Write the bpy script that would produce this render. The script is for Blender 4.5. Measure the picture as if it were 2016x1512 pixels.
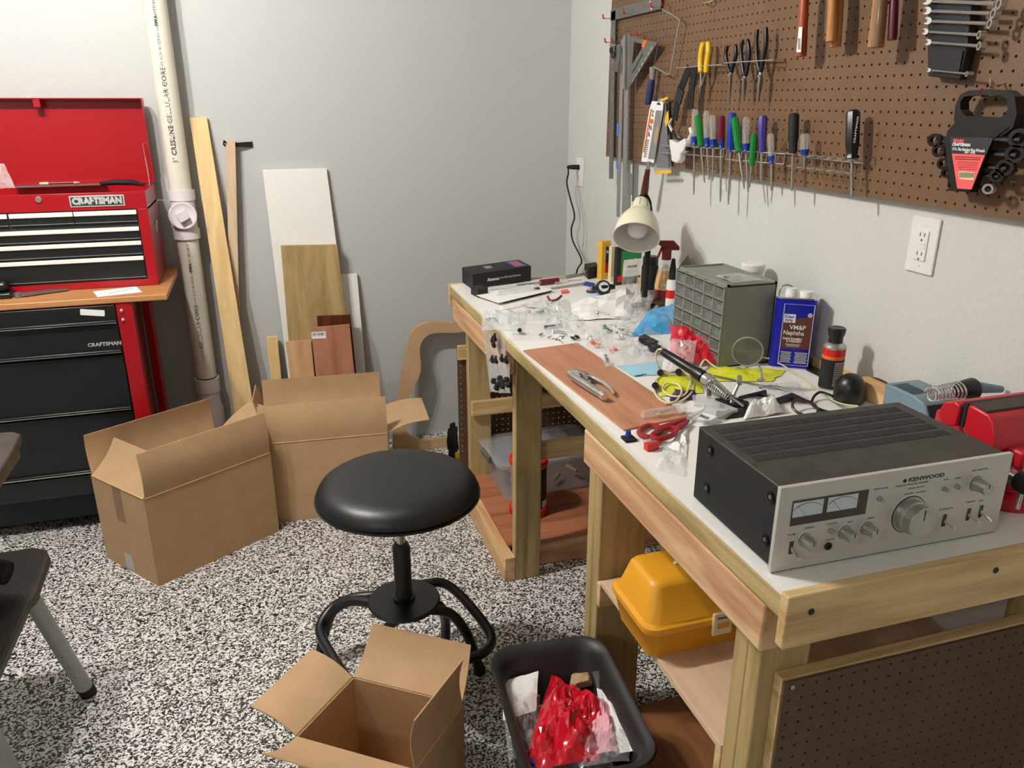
import bpy, math, random
from mathutils import Vector, Matrix, noise
R = math.radians
PI = math.pi
sc = bpy.context.scene
for o in list(bpy.data.objects): bpy.data.objects.remove(o)
C = bpy.context.collection

# ---------------------------------------------------------------- camera, light, exposure
CAM = (-1.40, -3.613, 1.578); YAW = .3012; PIT = .3444; FPX = 1550.8
cd = bpy.data.cameras.new('camera'); cam = bpy.data.objects.new('camera', cd); C.objects.link(cam)
cd.sensor_width = 36; cd.lens = FPX / 2016 * 36; cd.clip_start = .02
cam.location = CAM; cam.rotation_euler = (PI/2 - PIT, 0, -YAW)
sc.camera = cam
sc.view_settings.view_transform = 'Standard'; sc.view_settings.look = 'None'
sc.view_settings.gamma = 1; sc.view_settings.use_curve_mapping = False
sc.view_settings.exposure = 0.06
w = bpy.data.worlds.new('world'); sc.world = w; w.use_nodes = True
w.node_tree.nodes['Background'].inputs[0].default_value = (.8, .85, 1, 1)
w.node_tree.nodes['Background'].inputs[1].default_value = .12
def lamp(name, loc, power, radius, col):
    l = bpy.data.lights.new(name, 'POINT'); l.energy = power; l.shadow_soft_size = radius; l.color = col
    o = bpy.data.objects.new(name, l); C.objects.link(o); o.location = loc
lamp('ceiling_bulb', (-2.34, -1.56, 2.58), 74, .030, (1, .975, .935))
lamp('ceiling_bulb', (-2.06, -1.56, 2.58), 74, .030, (1, .975, .935))
lamp('far_fill_lamp', (-3.6, -4.6, 2.55), 44, .12, (1, .975, .935))  # unseen lamp added as fill from behind the camera

# ---------------------------------------------------------------- helpers
def lin(c):
    def f(v):
        v /= 255
        return v / 12.92 if v <= .04045 else ((v + .055) / 1.055) ** 2.4
    return (f(c[0]), f(c[1]), f(c[2]), 1)
def nt(name):
    m = bpy.data.materials.new(name); m.use_nodes = True
    n = m.node_tree.nodes; return m, n, m.node_tree.links, n['Principled BSDF']
def coords(n, l, scale=(1, 1, 1), rot=(0, 0, 0)):
    tc = n.new('ShaderNodeTexCoord'); mp = n.new('ShaderNodeMapping')
    mp.inputs['Scale'].default_value = scale; mp.inputs['Rotation'].default_value = rot
    l.new(tc.outputs['Object'], mp.inputs['Vector']); return mp.outputs['Vector']
def ramp(n, stops, interp='LINEAR'):
    r = n.new('ShaderNodeValToRGB'); r.color_ramp.interpolation = interp
    e = r.color_ramp.elements
    while len(e) < len(stops): e.new(.5)
    for k, (p, c) in zip(e, stops): k.position = p; k.color = c
    return r
def noise_tex(n, l, vec, scale, detail=3, rough=.5, dist=0):
    t = n.new('ShaderNodeTexNoise'); t.inputs['Scale'].default_value = scale
    t.inputs['Detail'].default_value = detail; t.inputs['Roughness'].default_value = rough
    t.inputs['Distortion'].default_value = dist
    l.new(vec, t.inputs['Vector']); return t
def bump(n, l, h, p, strength=.2, dist=.002):
    b = n.new('ShaderNodeBump'); b.inputs['Strength'].default_value = strength; b.inputs['Distance'].default_value = dist
    l.new(h, b.inputs['Height']); l.new(b.outputs['Normal'], p.inputs['Normal'])
def mul(c, k): return (c[0]*k, c[1]*k, c[2]*k, 1)
def mat(name, c, rough=.5, metal=0, var=.12, scale=40, bmp=.05, spec=.5, coat=0):
    m, n, l, p = nt(name); b = lin(c)
    v = coords(n, l); t = noise_tex(n, l, v, scale, 3)
    r = ramp(n, [(.3, mul(b, 1-var)), (.7, mul(b, 1+var*.6))])
    l.new(t.outputs['Fac'], r.inputs['Fac']); l.new(r.outputs['Color'], p.inputs['Base Color'])
    p.inputs['Roughness'].default_value = rough; p.inputs['Metallic'].default_value = metal
    p.inputs['Specular IOR Level'].default_value = spec; p.inputs['Coat Weight'].default_value = coat
    if bmp: bump(n, l, t.outputs['Fac'], p, bmp, .001)
    return m
def wood(name, c1, c2, axis='y', grain=28, knots=0, rough=.62, ring=0.5, seed=0):
    m, n, l, p = nt(name); a, b = lin(c1), lin(c2)
    s = {'x': (.07, 1, 1), 'y': (1, .07, 1), 'z': (1, 1, .07)}[axis]
    v = coords(n, l, s); off = n.new('ShaderNodeVectorMath'); off.operation = 'ADD'
    off.inputs[1].default_value = (seed*3.1, seed*1.7, seed*2.3); l.new(v, off.inputs[0]); v = off.outputs[0]
    t1 = noise_tex(n, l, v, grain, 4, .6, .6); t2 = noise_tex(n, l, v, grain*7, 3, .7)
    t3 = noise_tex(n, l, coords(n, l, tuple(x*1.0 for x in s)), grain*.28, 2, .5, 1.5)
    wv = n.new('ShaderNodeMath'); wv.operation = 'MULTIPLY_ADD'; wv.inputs[1].default_value = 42*ring; wv.inputs[2].default_value = 0
    l.new(t3.outputs['Fac'], wv.inputs[0])
    sn = n.new('ShaderNodeMath'); sn.operation = 'SINE'; l.new(wv.outputs[0], sn.inputs[0])
    ad = n.new('ShaderNodeMath'); ad.operation = 'MULTIPLY_ADD'; ad.inputs[1].default_value = .13*ring*2; l.new(sn.outputs[0], ad.inputs[0]); l.new(t1.outputs['Fac'], ad.inputs[2])
    ad2 = n.new('ShaderNodeMath'); ad2.operation = 'MULTIPLY_ADD'; ad2.inputs[1].default_value = .35; l.new(t2.outputs['Fac'], ad2.inputs[0]); l.new(ad.outputs[0], ad2.inputs[2])
    r = ramp(n, [(.42, b), (.82, a)]); l.new(ad2.outputs[0], r.inputs['Fac'])
    out = r.outputs['Color']
    if knots:
        vo = n.new('ShaderNodeTexVoronoi'); vo.inputs['Scale'].default_value = knots
        l.new(coords(n, l, tuple(.45 if x < .5 else 1 for x in s)), vo.inputs['Vector'])
        kr = ramp(n, [(.035, (1, 1, 1, 1)), (.085, (0, 0, 0, 1))]); l.new(vo.outputs['Distance'], kr.inputs['Fac'])
        mx = n.new('ShaderNodeMixRGB'); mx.inputs[2].default_value = mul(b, .45); l.new(kr.outputs['Color'], mx.inputs[0]); l.new(out, mx.inputs[1]); out = mx.outputs[0]
    l.new(out, p.inputs['Base Color']); p.inputs['Roughness'].default_value = rough
    bump(n, l, ad2.outputs[0], p, .12, .001); return m
def clear(name, tint=(255, 255, 255), alpha=.3, rough=.08):
    m, n, l, p = nt(name); p.inputs['Base Color'].default_value = lin(tint); p.inputs['Roughness'].default_value = rough
    p.inputs['Alpha'].default_value = alpha; p.inputs['Specular IOR Level'].default_value = .8
    t = noise_tex(n, l, coords(n, l), 60, 2); bump(n, l, t.outputs['Fac'], p, .1, .001); return m
def tinted(name, c, alpha=.6, rough=.1):
    return clear(name, c, alpha, rough)
def glassy(name, c, rough=.05, ior=1.45):
    m, n, l, p = nt(name); p.inputs['Base Color'].default_value = lin(c); p.inputs['Roughness'].default_value = rough
    p.inputs['Transmission Weight'].default_value = 1; p.inputs['IOR'].default_value = ior
    t = noise_tex(n, l, coords(n, l), 30, 2); bump(n, l, t.outputs['Fac'], p, .02, .001); return m

class MB:
    def __init__(s): s.v = []; s.f = []; s.m = []; s.cur = 0
    def add(s, vs, fs, M=None):
        k = len(s.v)
        s.v += [tuple(M @ Vector(q)) if M is not None else tuple(q) for q in vs]
        s.f += [tuple(i + k for i in f) for f in fs]; s.m += [s.cur]*len(fs); return s
    def box(s, x0, x1, y0, y1, z0, z1, M=None):
        vs = [(x, y, z) for x in (x0, x1) for y in (y0, y1) for z in (z0, z1)]
        return s.add(vs, [(0, 1, 3, 2), (4, 6, 7, 5), (0, 4, 5, 1), (2, 3, 7, 6), (0, 2, 6, 4), (1, 5, 7, 3)], M)
    def hexa(s, b, t, M=None):      # bottom quad, top quad
        return s.add(list(b) + list(t), [(3, 2, 1, 0), (4, 5, 6, 7), (0, 1, 5, 4), (1, 2, 6, 5), (2, 3, 7, 6), (3, 0, 4, 7)], M)
    def lathe(s, prof, M=None, seg=20, cap=True):
        vs = []; fs = []; n = len(prof)
        for r, z in prof:
            for k in range(seg): a = 2*PI*k/seg; vs.append((r*math.cos(a), r*math.sin(a), z))
        for i in range(n-1):
            for k in range(seg):
                q = (k+1) % seg; fs.append((i*seg+k, i*seg+q, (i+1)*seg+q, (i+1)*seg+k))
        if cap: fs.append(tuple(range(seg-1, -1, -1))); fs.append(tuple(range((n-1)*seg, n*seg)))
        return s.add(vs, fs, M)
    def cyl(s, p0, p1, r0, r1=None, seg=14, cap=True):
        r1 = r0 if r1 is None else r1; p0 = Vector(p0); p1 = Vector(p1); d = p1 - p0
        M = Matrix.Translation(p0) @ d.to_track_quat('Z', 'Y').to_matrix().to_4x4()
        return s.lathe([(r0, 0), (r1, d.length)], M, seg, cap)
    def tube(s, pts, r, seg=8, closed=False, flat=1.0):
        pts = [Vector(p) for p in pts]; n = len(pts); vs = []; fs = []; prev = None
        for i, p in enumerate(pts):
            if closed: d = pts[(i+1) % n] - pts[i-1]
            else: d = pts[min(i+1, n-1)] - pts[max(i-1, 0)]
            d.normalize()
            if prev is None: u = d.orthogonal().normalized()
            else:
                u = prev - d*prev.dot(d); u.normalize()
            prev = u; q = d.cross(u); rr = r[i] if isinstance(r, (list, tuple)) else r
            for k in range(seg):
                a = 2*PI*k/seg; vs.append(p + u*rr*math.cos(a) + q*rr*flat*math.sin(a))
        for i in range(n if closed else n-1):
            j = (i+1) % n
            for k in range(seg): q = (k+1) % seg; fs.append((i*seg+k, i*seg+q, j*seg+q, j*seg+k))
        if not closed: fs.append(tuple(range(seg-1, -1, -1))); fs.append(tuple(range((n-1)*seg, n*seg)))
        return s.add(vs, fs)
    def prism(s, poly, h0, h1, M=None):
        n = len(poly); vs = [(x, y, h0) for x, y in poly] + [(x, y, h1) for x, y in poly]
        fs = [tuple(range(n-1, -1, -1)), tuple(range(n, 2*n))] + [(k, (k+1) % n, n+(k+1) % n, n+k) for k in range(n)]
        return s.add(vs, fs, M)
    def ball(s, c, r, seg=14, sz=1.0, M=None):
        c = Vector(c); rings = seg//2; prof = []
        T = Matrix.Translation(c)
        if M is not None: T = M @ T
        for i in range(rings+1):
            a = PI*i/rings; prof.append((max(r*math.sin(a), 1e-5), -r*sz*math.cos(a)))
        return s.lathe(prof, T, seg, False)
    def sheet(s, pts, th=.0005, M=None):   # thin quad solid from 4 corner points
        a = [Vector(p) for p in pts]; n = (a[1]-a[0]).cross(a[3]-a[0]).normalized()*th
        return s.hexa(a, [p + n for p in a], M)
def me_of(name, mb, mats, smooth, off):
    me = bpy.data.meshes.new(name)
    me.from_pydata([tuple(Vector(v) - off) for v in mb.v], [], mb.f)
    for m in (mats if isinstance(mats, (list, tuple)) else [mats]): me.materials.append(m)
    if any(mb.m): me.polygons.foreach_set('material_index', mb.m)
    me.validate(); me.update()
    if smooth:
        me.polygons.foreach_set('use_smooth', [True]*len(me.polygons)); me.set_sharp_from_angle(angle=R(smooth))
    return me
def tag(o, label=None, cat=None, group=None, kind=None):
    if label: o['label'] = label
    if cat: o['category'] = cat
    if group: o['group'] = group
    if kind: o['kind'] = kind
    return o
def thing(name, label, cat, loc=(0, 0, 0), rz=0, group=None, rot=None):
    o = bpy.data.objects.new(name, None); C.objects.link(o); o.location = loc
    o.rotation_euler = rot if rot else (0, 0, rz); o.empty_display_size = .05
    return tag(o, label, cat, group)
def bev(o, w, seg=2):
    b = o.modifiers.new('bevel', 'BEVEL'); b.width = w; b.segments = seg; b.limit_method = 'ANGLE'; b.angle_limit = R(40); return o
def part(name, mb, m, parent, bevel=0, smooth=40, world=False, label=None, kind=None):
    off = Vector((0, 0, 0))
    if world:
        p = parent
        while p: off = off + Vector(p.location); p = p.parent
    o = bpy.data.objects.new(name, me_of(name, mb, m, smooth, off)); C.objects.link(o); o.parent = parent
    if bevel: bev(o, bevel)
    if label: o['label'] = label
    if kind: o['kind'] = kind
    return o
def item(name, label, cat, mb, m, group=None, bevel=0, smooth=40, kind=None):
    xs = [v[0] for v in mb.v]; ys = [v[1] for v in mb.v]; zs = [v[2] for v in mb.v]
    off = Vector(((min(xs)+max(xs))/2, (min(ys)+max(ys))/2, min(zs)))
    o = bpy.data.objects.new(name, me_of(name, mb, m, smooth, off)); C.objects.link(o); o.location = off
    if bevel: bev(o, bevel)
    return tag(o, label, cat, group, kind)
def struct(name, mb, m, parent=None, smooth=40):
    o = bpy.data.objects.new(name, me_of(name, mb, m, smooth, Vector((0, 0, 0)))); C.objects.link(o)
    if parent: o.parent = parent
    else: o['kind'] = 'structure'
    return o
def text(name, s, size, m, parent, M, ext=.0004, align='LEFT', sx=1, bold=0, world=False):
    cu = bpy.data.curves.new(name, 'FONT'); cu.body = s; cu.size = size; cu.extrude = ext; cu.align_x = align; cu.align_y = 'CENTER'
    cu.offset = bold; cu.resolution_u = 2
    t = bpy.data.objects.new('tmp', cu); C.objects.link(t); dg = bpy.context.evaluated_depsgraph_get()
    me = bpy.data.meshes.new_from_object(t.evaluated_get(dg)); bpy.data.objects.remove(t)
    T = M @ Matrix.Diagonal((sx, 1, 1, 1))
    if world:
        off = Vector((0, 0, 0)); p = parent
        while p: off += Vector(p.location); p = p.parent
        T = Matrix.Translation(-off) @ T
    me.transform(T); me.materials.clear(); me.materials.append(m)
    o = bpy.data.objects.new(name, me); C.objects.link(o); o.parent = parent; return o
def adopt(c, p):
    c.parent = p; c.location = Vector(c.location) - Vector(p.location)
    for k in ('label', 'category', 'group'):
        if k in c: del c[k]
def frame(o, x, y):      # matrix from origin, x dir, y dir
    x = Vector(x).normalized(); y = Vector(y); z = x.cross(y).normalized(); y = z.cross(x)
    M = Matrix((x, y, z)).transposed().to_4x4(); M.translation = Vector(o); return M
def dup(root, loc=None, rz=None, label=None, group=None):
    r = root.copy(); C.objects.link(r)
    if loc is not None: r.location = loc
    if rz is not None: r.rotation_euler = (0, 0, rz)
    if label: r['label'] = label
    if group: r['group'] = group
    for ch in list(root.children):
        c = ch.copy(); C.objects.link(c); c.parent = r
        for g in list(ch.children):
            d = g.copy(); C.objects.link(d); d.parent = c
    return r
# points on real planes seen through the photograph (2016 x 1512)
_cp, _sp, _cy, _sy = math.cos(PIT), math.sin(PIT), math.cos(YAW), math.sin(YAW)
_fw = Vector((_sy*_cp, _cy*_cp, -_sp)); _rt = Vector((_cy, -_sy, 0)); _up = _rt.cross(_fw)
def _d(u, v): return _fw + _rt*((u-1008)/FPX) - _up*((v-756)/FPX)
def onz(u, v, z): d = _d(u, v); return Vector(CAM) + d*((z-CAM[2])/d.z)
def onx(u, v, x): d = _d(u, v); return Vector(CAM) + d*((x-CAM[0])/d.x)
def ony(u, v, y): d = _d(u, v); return Vector(CAM) + d*((y-CAM[1])/d.y)
def rrect(w, h, r, n=5, cx=0, cy=0):
    P = []
    for sx, sy, a0 in ((1, 1, 0), (-1, 1, 90), (-1, -1, 180), (1, -1, 270)):
        for k in range(n+1):
            a = R(a0 + 90*k/n); P.append((cx + sx*(w/2-r) + r*math.cos(a), cy + sy*(h/2-r) + r*math.sin(a)))
    return P
def spline(pts, n=8, closed=False):
    pts = [Vector(p) for p in pts]; out = []; N = len(pts)
    for i in range(N if closed else N-1):
        g = (lambda k: pts[k % N]) if closed else (lambda k: pts[max(0, min(N-1, k))])
        p0, p1, p2, p3 = g(i-1), g(i), g(i+1), g(i+2)
        for k in range(n):
            t = k/n; out.append(.5*((2*p1) + (p2-p0)*t + (2*p0-5*p1+4*p2-p3)*t*t + (3*p1-p0-3*p2+p3)*t**3))
    if not closed: out.append(pts[-1])
    return out

# ---------------------------------------------------------------- materials
M = {}
M['white_melamine'] = mat('white_melamine', (238, 236, 230), .35, var=.02, bmp=.01)
M['treated_y'] = wood('treated_pine_y', (186, 163, 112), (128, 106, 62), 'y', 24, 2.2, seed=1)
M['treated_z'] = wood('treated_pine_z', (182, 158, 108), (134, 110, 66), 'z', 26, 3.0, seed=2, ring=.35)
M['fir_y'] = wood('fir_y', (218, 180, 138), (182, 134, 96), 'y', 30, 2.0, seed=3)
M['fir_x'] = wood('fir_x', (205, 160, 118), (160, 112, 74), 'x', 30, 2.4, seed=4)
M['pine_y'] = wood('pale_pine_y', (226, 190, 140), (190, 146, 96), 'y', 26, 3, seed=5)
M['pine_x'] = wood('pale_pine_x', (222, 193, 142), (184, 150, 98), 'x', 30, 0, seed=6)
M['pine_z'] = wood('pale_pine_z', (235, 205, 150), (212, 176, 118), 'z', 22, 0, seed=7, ring=.25)
M['pale_z'] = wood('beige_stick_z', (214, 188, 158), (184, 152, 120), 'z', 22, 0, seed=8, ring=.25)
M['ply_red_y'] = wood('red_plywood_y', (188, 136, 104), (156, 100, 72), 'y', 34, 0, seed=9, ring=.15)
M['ply_red_z'] = wood('red_plywood_z', (178, 122, 94), (150, 96, 70), 'z', 14, 0, seed=10, ring=.45)
M['ply_red_x'] = wood('red_plywood_x', (176, 112, 78), (132, 74, 46), 'x', 18, 0, seed=11, ring=.3)
M['ply_pale'] = wood('pale_plywood', (226, 196, 166), (198, 162, 130), 'y', 8, 2.0, seed=12, ring=.2)
M['birch_z'] = wood('birch_plywood_z', (208, 166, 122), (180, 134, 92), 'z', 12, 0, seed=13, ring=.4)
M['brown_board'] = wood('brown_board', (146, 96, 58), (112, 68, 38), 'y', 24, 0, seed=14, rough=.45, ring=.3)
M['stained_z'] = wood('stained_frame_z', (96, 44, 18), (52, 20, 8), 'z', 20, 0, seed=15, rough=.25)
M['shelf_top'] = wood('particle_top_x', (196, 140, 88), (156, 102, 60), 'x', 12, 0, seed=16, ring=.2, rough=.4)
M['ply_edge'] = wood('plywood_edge', (200, 164, 118), (150, 110, 70), 'x', 60, 0, seed=17)
M['treated_board'] = wood('treated_board_z', (180, 154, 104), (138, 112, 66), 'z', 16, 5, seed=18, ring=.25)
M['dark_wood'] = wood('dark_handle_wood', (116, 58, 26), (60, 26, 10), 'z', 30, 0, rough=.3, seed=19)
M['card'] = mat('cardboard', (184, 150, 112), .85, var=.07, scale=14, bmp=.03)
M['card_edge'] = mat('cardboard_edge', (206, 166, 118), .9, var=.1, scale=200)
M['paint_red'] = mat('red_enamel', (158, 12, 24), .28, var=.05, scale=8, bmp=.01)
M['vise_red'] = mat('vise_red', (196, 26, 40), .38, var=.08, scale=30, bmp=.04)
M['black_steel'] = mat('black_enamel', (22, 23, 24), .38, var=.15, scale=8, bmp=.01)
M['black_plastic'] = mat('black_plastic', (20, 20, 22), .35, var=.1)
M['black_matte'] = mat('black_matte', (26, 26, 27), .7, var=.15)
M['dull_black'] = mat('dusty_black_metal', (60, 57, 51), .55, var=.35, scale=30, bmp=.05)
M['dark_chrome'] = mat('dark_chrome', (70, 70, 70), .22, .9, var=.08)
M['vinyl'] = mat('black_vinyl', (14, 15, 17), .42, var=.05, scale=300, bmp=.04)
M['black_satin'] = mat('black_tube_enamel', (16, 16, 17), .36, var=.08, scale=10)
M['chrome'] = mat('chrome', (222, 222, 220), .16, .9, var=.03, bmp=.01)
M['steel'] = mat('brushed_steel', (186, 184, 178), .30, .8, var=.1)
M['dull_steel'] = mat('dull_steel', (138, 136, 132), .5, .8, var=.15)
M['alu'] = mat('aluminium', (172, 172, 170), .42, .75, var=.08)
M['brushed'] = mat('brushed_panel', (204, 201, 194), .38, .30, var=.04, scale=8, bmp=.02)
M['strip_reflection'] = mat('polished_strip_reflection', (240, 238, 230), .25, .0, var=.02)  # plain white base colour carries the strip's bright reflection
M['white_plastic'] = mat('white_plastic', (232, 228, 224), .35, var=.03)
M['pvc'] = mat('pvc_pipe', (222, 216, 200), .35, var=.03, scale=12, bmp=.01)
M['pvc_fit'] = mat('pvc_fitting', (226, 220, 222), .3, var=.02, bmp=.01)
M['ink'] = mat('black_ink', (40, 40, 42), .6, var=.02, bmp=0)
M['silver_ink'] = mat('silver_ink', (205, 203, 196), .4, .3, var=.02, bmp=0)
M['white_ink'] = mat('white_ink', (235, 235, 232), .5, var=.02, bmp=0)
M['grey_ink'] = mat('grey_ink', (84, 80, 76), .6, var=.02, bmp=0)
M['blue_ink'] = mat('blue_ink', (60, 90, 190), .6, var=.02, bmp=0)
M['paper'] = mat('white_paper', (236, 235, 232), .8, var=.03, scale=20)
M['cream'] = mat('cream_enamel', (232, 226, 200), .3, var=.03, scale=12)
M['lamp_inside'] = mat('lamp_inside_white', (228, 222, 218), .5, var=.02)
M['bulb'] = mat('frosted_bulb', (226, 220, 216), .25, var=.02, bmp=0)
M['yellow_plastic'] = mat('mustard_plastic', (228, 160, 34), .42, var=.05, scale=10, bmp=.02)
M['ivory'] = mat('ivory_plastic', (226, 214, 172), .4, var=.04)
M['red_plastic'] = mat('red_plastic', (206, 26, 24), .3, var=.05)
M['dark_red'] = mat('dark_red_plastic', (120, 30, 26), .35, var=.06)
M['orange'] = mat('orange_plastic', (226, 110, 40), .4, var=.06)
M['blue_paint'] = mat('blue_tin', (10, 18, 158), .25, var=.04)
M['blue_plastic'] = mat('blue_plastic', (22, 60, 158), .3, var=.06)
M['navy'] = mat('navy_rubber', (34, 44, 92), .5, var=.08)
M['purple'] = mat('violet_plastic', (70, 56, 140), .35, var=.06)
M['purple_foil'] = mat('purple_foil', (58, 26, 86), .3, var=.1)
M['green_plastic'] = tinted('green_handle', (8, 130, 40), .93, .12)
M['clear_handle'] = clear('clear_handle', (214, 206, 200), .34, .05)
M['red_blue'] = mat('maroon_handle', (110, 18, 48), .2, var=.05)
M['grey_plastic'] = mat('slate_plastic', (132, 134, 122), .5, var=.04)
M['grey_dark'] = mat('dark_grey_plastic', (92, 92, 86), .5, var=.04)  # plain dark grey for small parts
M['weller'] = mat('blue_grey_plastic', (112, 134, 146), .5, var=.05)
M['brown_label'] = mat('brown_label', (96, 50, 38), .4, var=.03, bmp=0)
M['pink_label'] = mat('coral_label', (246, 98, 98), .45, var=.04, bmp=0)
M['yellow'] = mat('yellow_grip', (236, 186, 20), .4, var=.05)
M['yellow_plain'] = mat('yellow_box', (226, 176, 60), .5, var=.04)
M['green_label'] = mat('green_label', (20, 130, 62), .4, var=.04)
M['neon'] = mat('neon_yellow_film', (216, 220, 50), .35, var=.08)
M['cyan_bag'] = tinted('cyan_film', (30, 160, 226), .85, .15)
M['pale_blue'] = mat('pale_blue_paper', (160, 208, 226), .6, var=.05)
M['red_film'] = tinted('red_film', (206, 14, 38), .90, .13)
M['pink_paper'] = mat('pink_paper', (232, 168, 182), .7, var=.05)
M['film'] = clear('clear_film', (240, 240, 242), .22, .1)
M['film_milky'] = clear('milky_film', (236, 237, 238), .38, .10)
M['bin_plastic'] = clear('bin_plastic', (206, 208, 212), .26, .12)
M['drawer_clear'] = clear('drawer_clear', (170, 172, 166), .20, .10)
M['amber'] = tinted('amber_liquid', (232, 166, 0), .95, .08)
M['scissor_red'] = mat('scissor_red', (156, 26, 34), .35, var=.05)
M['lens'] = glassy('magnifier_glass', (235, 240, 235))
M['wire_grey'] = mat('grey_wire', (150, 146, 140), .5, var=.04)
M['cord_cream'] = mat('cream_cord', (222, 210, 166), .5, var=.05)
M['cord_brown'] = mat('brown_cord', (58, 34, 28), .4, var=.05)
M['rubber'] = mat('rubber_black', (11, 11, 11), .75, var=.1)
M['trash'] = mat('charcoal_bin', (36, 34, 34), .5, var=.22, scale=9, bmp=.05)
M['dusty_work'] = mat('dusty_black_deck', (52, 44, 38), .45, var=.45, scale=22, bmp=.06)
M['leg_paint'] = mat('grey_green_tube', (168, 172, 166), .42, .1, var=.06)
M['brown_hard'] = mat('dark_hardboard', (62, 44, 32), .6, var=.12, scale=120)
M['tan_wood'] = wood('tan_hammer_z', (196, 138, 78), (156, 98, 48), 'z', 30, 0, seed=21, ring=.2)
M['orange_wood'] = wood('orange_hammer_z', (172, 76, 36), (128, 48, 20), 'z', 30, 0, seed=22, ring=.2, rough=.35)
M['film_brown'] = clear('sleeve_film', (150, 130, 108), .5, .1)
M['maroon'] = mat('maroon_paint', (82, 16, 34), .35, var=.05)
M['red_cap'] = mat('red_hook_tip', (198, 26, 28), .4, var=.04)
M['blue_tape'] = mat('blue_tape', (70, 130, 210), .6, var=.05)
M['meter_face'] = mat('meter_face', (206, 214, 220), .3, var=.02, bmp=0)
M['meter_window'] = mat('meter_window', (66, 54, 50), .2, var=.05, bmp=0)
M['tape_film'] = clear('packing_tape', (165, 135, 100), .35, .12)

def floor_mat():
    m, n, l, p = nt('epoxy_flake_floor'); v = coords(n, l)
    nz = noise_tex(n, l, v, 60, 2); mx = n.new('ShaderNodeMixRGB'); mx.inputs[0].default_value = .012
    l.new(v, mx.inputs[1]); l.new(nz.outputs['Color'], mx.inputs[2])
    vo = n.new('ShaderNodeTexVoronoi'); vo.inputs['Scale'].default_value = 215; l.new(mx.outputs[0], vo.inputs['Vector'])
    sp = n.new('ShaderNodeSeparateColor'); l.new(vo.outputs['Color'], sp.inputs[0])
    r = ramp(n, [(0, lin((18, 15, 18))), (.27, lin((70, 64, 66))), (.39, lin((136, 130, 128))), (.50, lin((214, 211, 206))), (.72, lin((238, 235, 229)))], 'CONSTANT')
    l.new(sp.outputs[0], r.inputs['Fac']); l.new(r.outputs['Color'], p.inputs['Base Color'])
    p.inputs['Roughness'].default_value = .38; bump(n, l, sp.outputs[1], p, .15, .001); return m
def wall_mat(name, c, s=1.0):
    m, n, l, p = nt(name); v = coords(n, l)
    a = noise_tex(n, l, v, 55, 3, .55); b = noise_tex(n, l, v, 160, 2, .5)
    ad = n.new('ShaderNodeMath'); ad.operation = 'MULTIPLY_ADD'; ad.inputs[1].default_value = .4
    l.new(b.outputs['Fac'], ad.inputs[0]); l.new(a.outputs['Fac'], ad.inputs[2])
    r = ramp(n, [(.3, mul(lin(c), .97)), (.8, lin(c))]); l.new(a.outputs['Fac'], r.inputs['Fac']); l.new(r.outputs['Color'], p.inputs['Base Color'])
    p.inputs['Roughness'].default_value = .52; p.inputs['Specular IOR Level'].default_value = .35
    bump(n, l, ad.outputs[0], p, .28*s, .004); return m
def pegboard_mat(name, c):
    m, n, l, p = nt(name); v = coords(n, l)
    a = noise_tex(n, l, v, 260, 3, .7); b = noise_tex(n, l, v, 5, 3, .6)
    r = ramp(n, [(.35, mul(lin(c), .78)), (.65, mul(lin(c), 1.1))]); l.new(a.outputs['Fac'], r.inputs['Fac'])
    r2 = ramp(n, [(.3, (.86, .86, .86, 1)), (.7, (1.06, 1.04, 1.02, 1))]); l.new(b.outputs['Fac'], r2.inputs['Fac'])
    mx = n.new('ShaderNodeMixRGB'); mx.blend_type = 'MULTIPLY'; mx.inputs[0].default_value = 1
    l.new(r.outputs['Color'], mx.inputs[1]); l.new(r2.outputs['Color'], mx.inputs[2]); l.new(mx.outputs[0], p.inputs['Base Color'])
    p.inputs['Roughness'].default_value = .5; bump(n, l, a.outputs['Fac'], p, .08, .0005); return m
M['floor'] = floor_mat(); M['wall'] = wall_mat('painted_wall', (191, 192, 190)); M['wall_r'] = wall_mat('painted_wall_right_lit', (208, 207, 202), 1.6)  # right wall's brighter light is put into a lighter base colour
M['ceiling'] = wall_mat('painted_ceiling', (196, 194, 189))
M['pegboard'] = pegboard_mat('brown_pegboard', (116, 86, 60)); M['pegdark'] = pegboard_mat('dark_pegboard', (98, 74, 54))

# ---------------------------------------------------------------- room
XL, YF, ZC = -5.2, -6.2, 2.72
struct('floor', MB().box(XL, 0, YF, 0, -.1, 0), M['floor'])
struct('ceiling', MB().box(XL, 0, YF, 0, ZC, ZC+.1), M['ceiling'])
struct('wall_back', MB().box(XL, .1, 0, .1, 0, ZC), M['wall'])
struct('wall_right', MB().box(0, .1, YF, 0, 0, ZC), M['wall_r'])
struct('wall_left', MB().box(XL-.1, XL, YF, .1, 0, ZC), M['wall'])
struct('wall_front', MB().box(XL-.1, .1, YF-.1, YF, 0, ZC), M['wall'])

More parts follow.
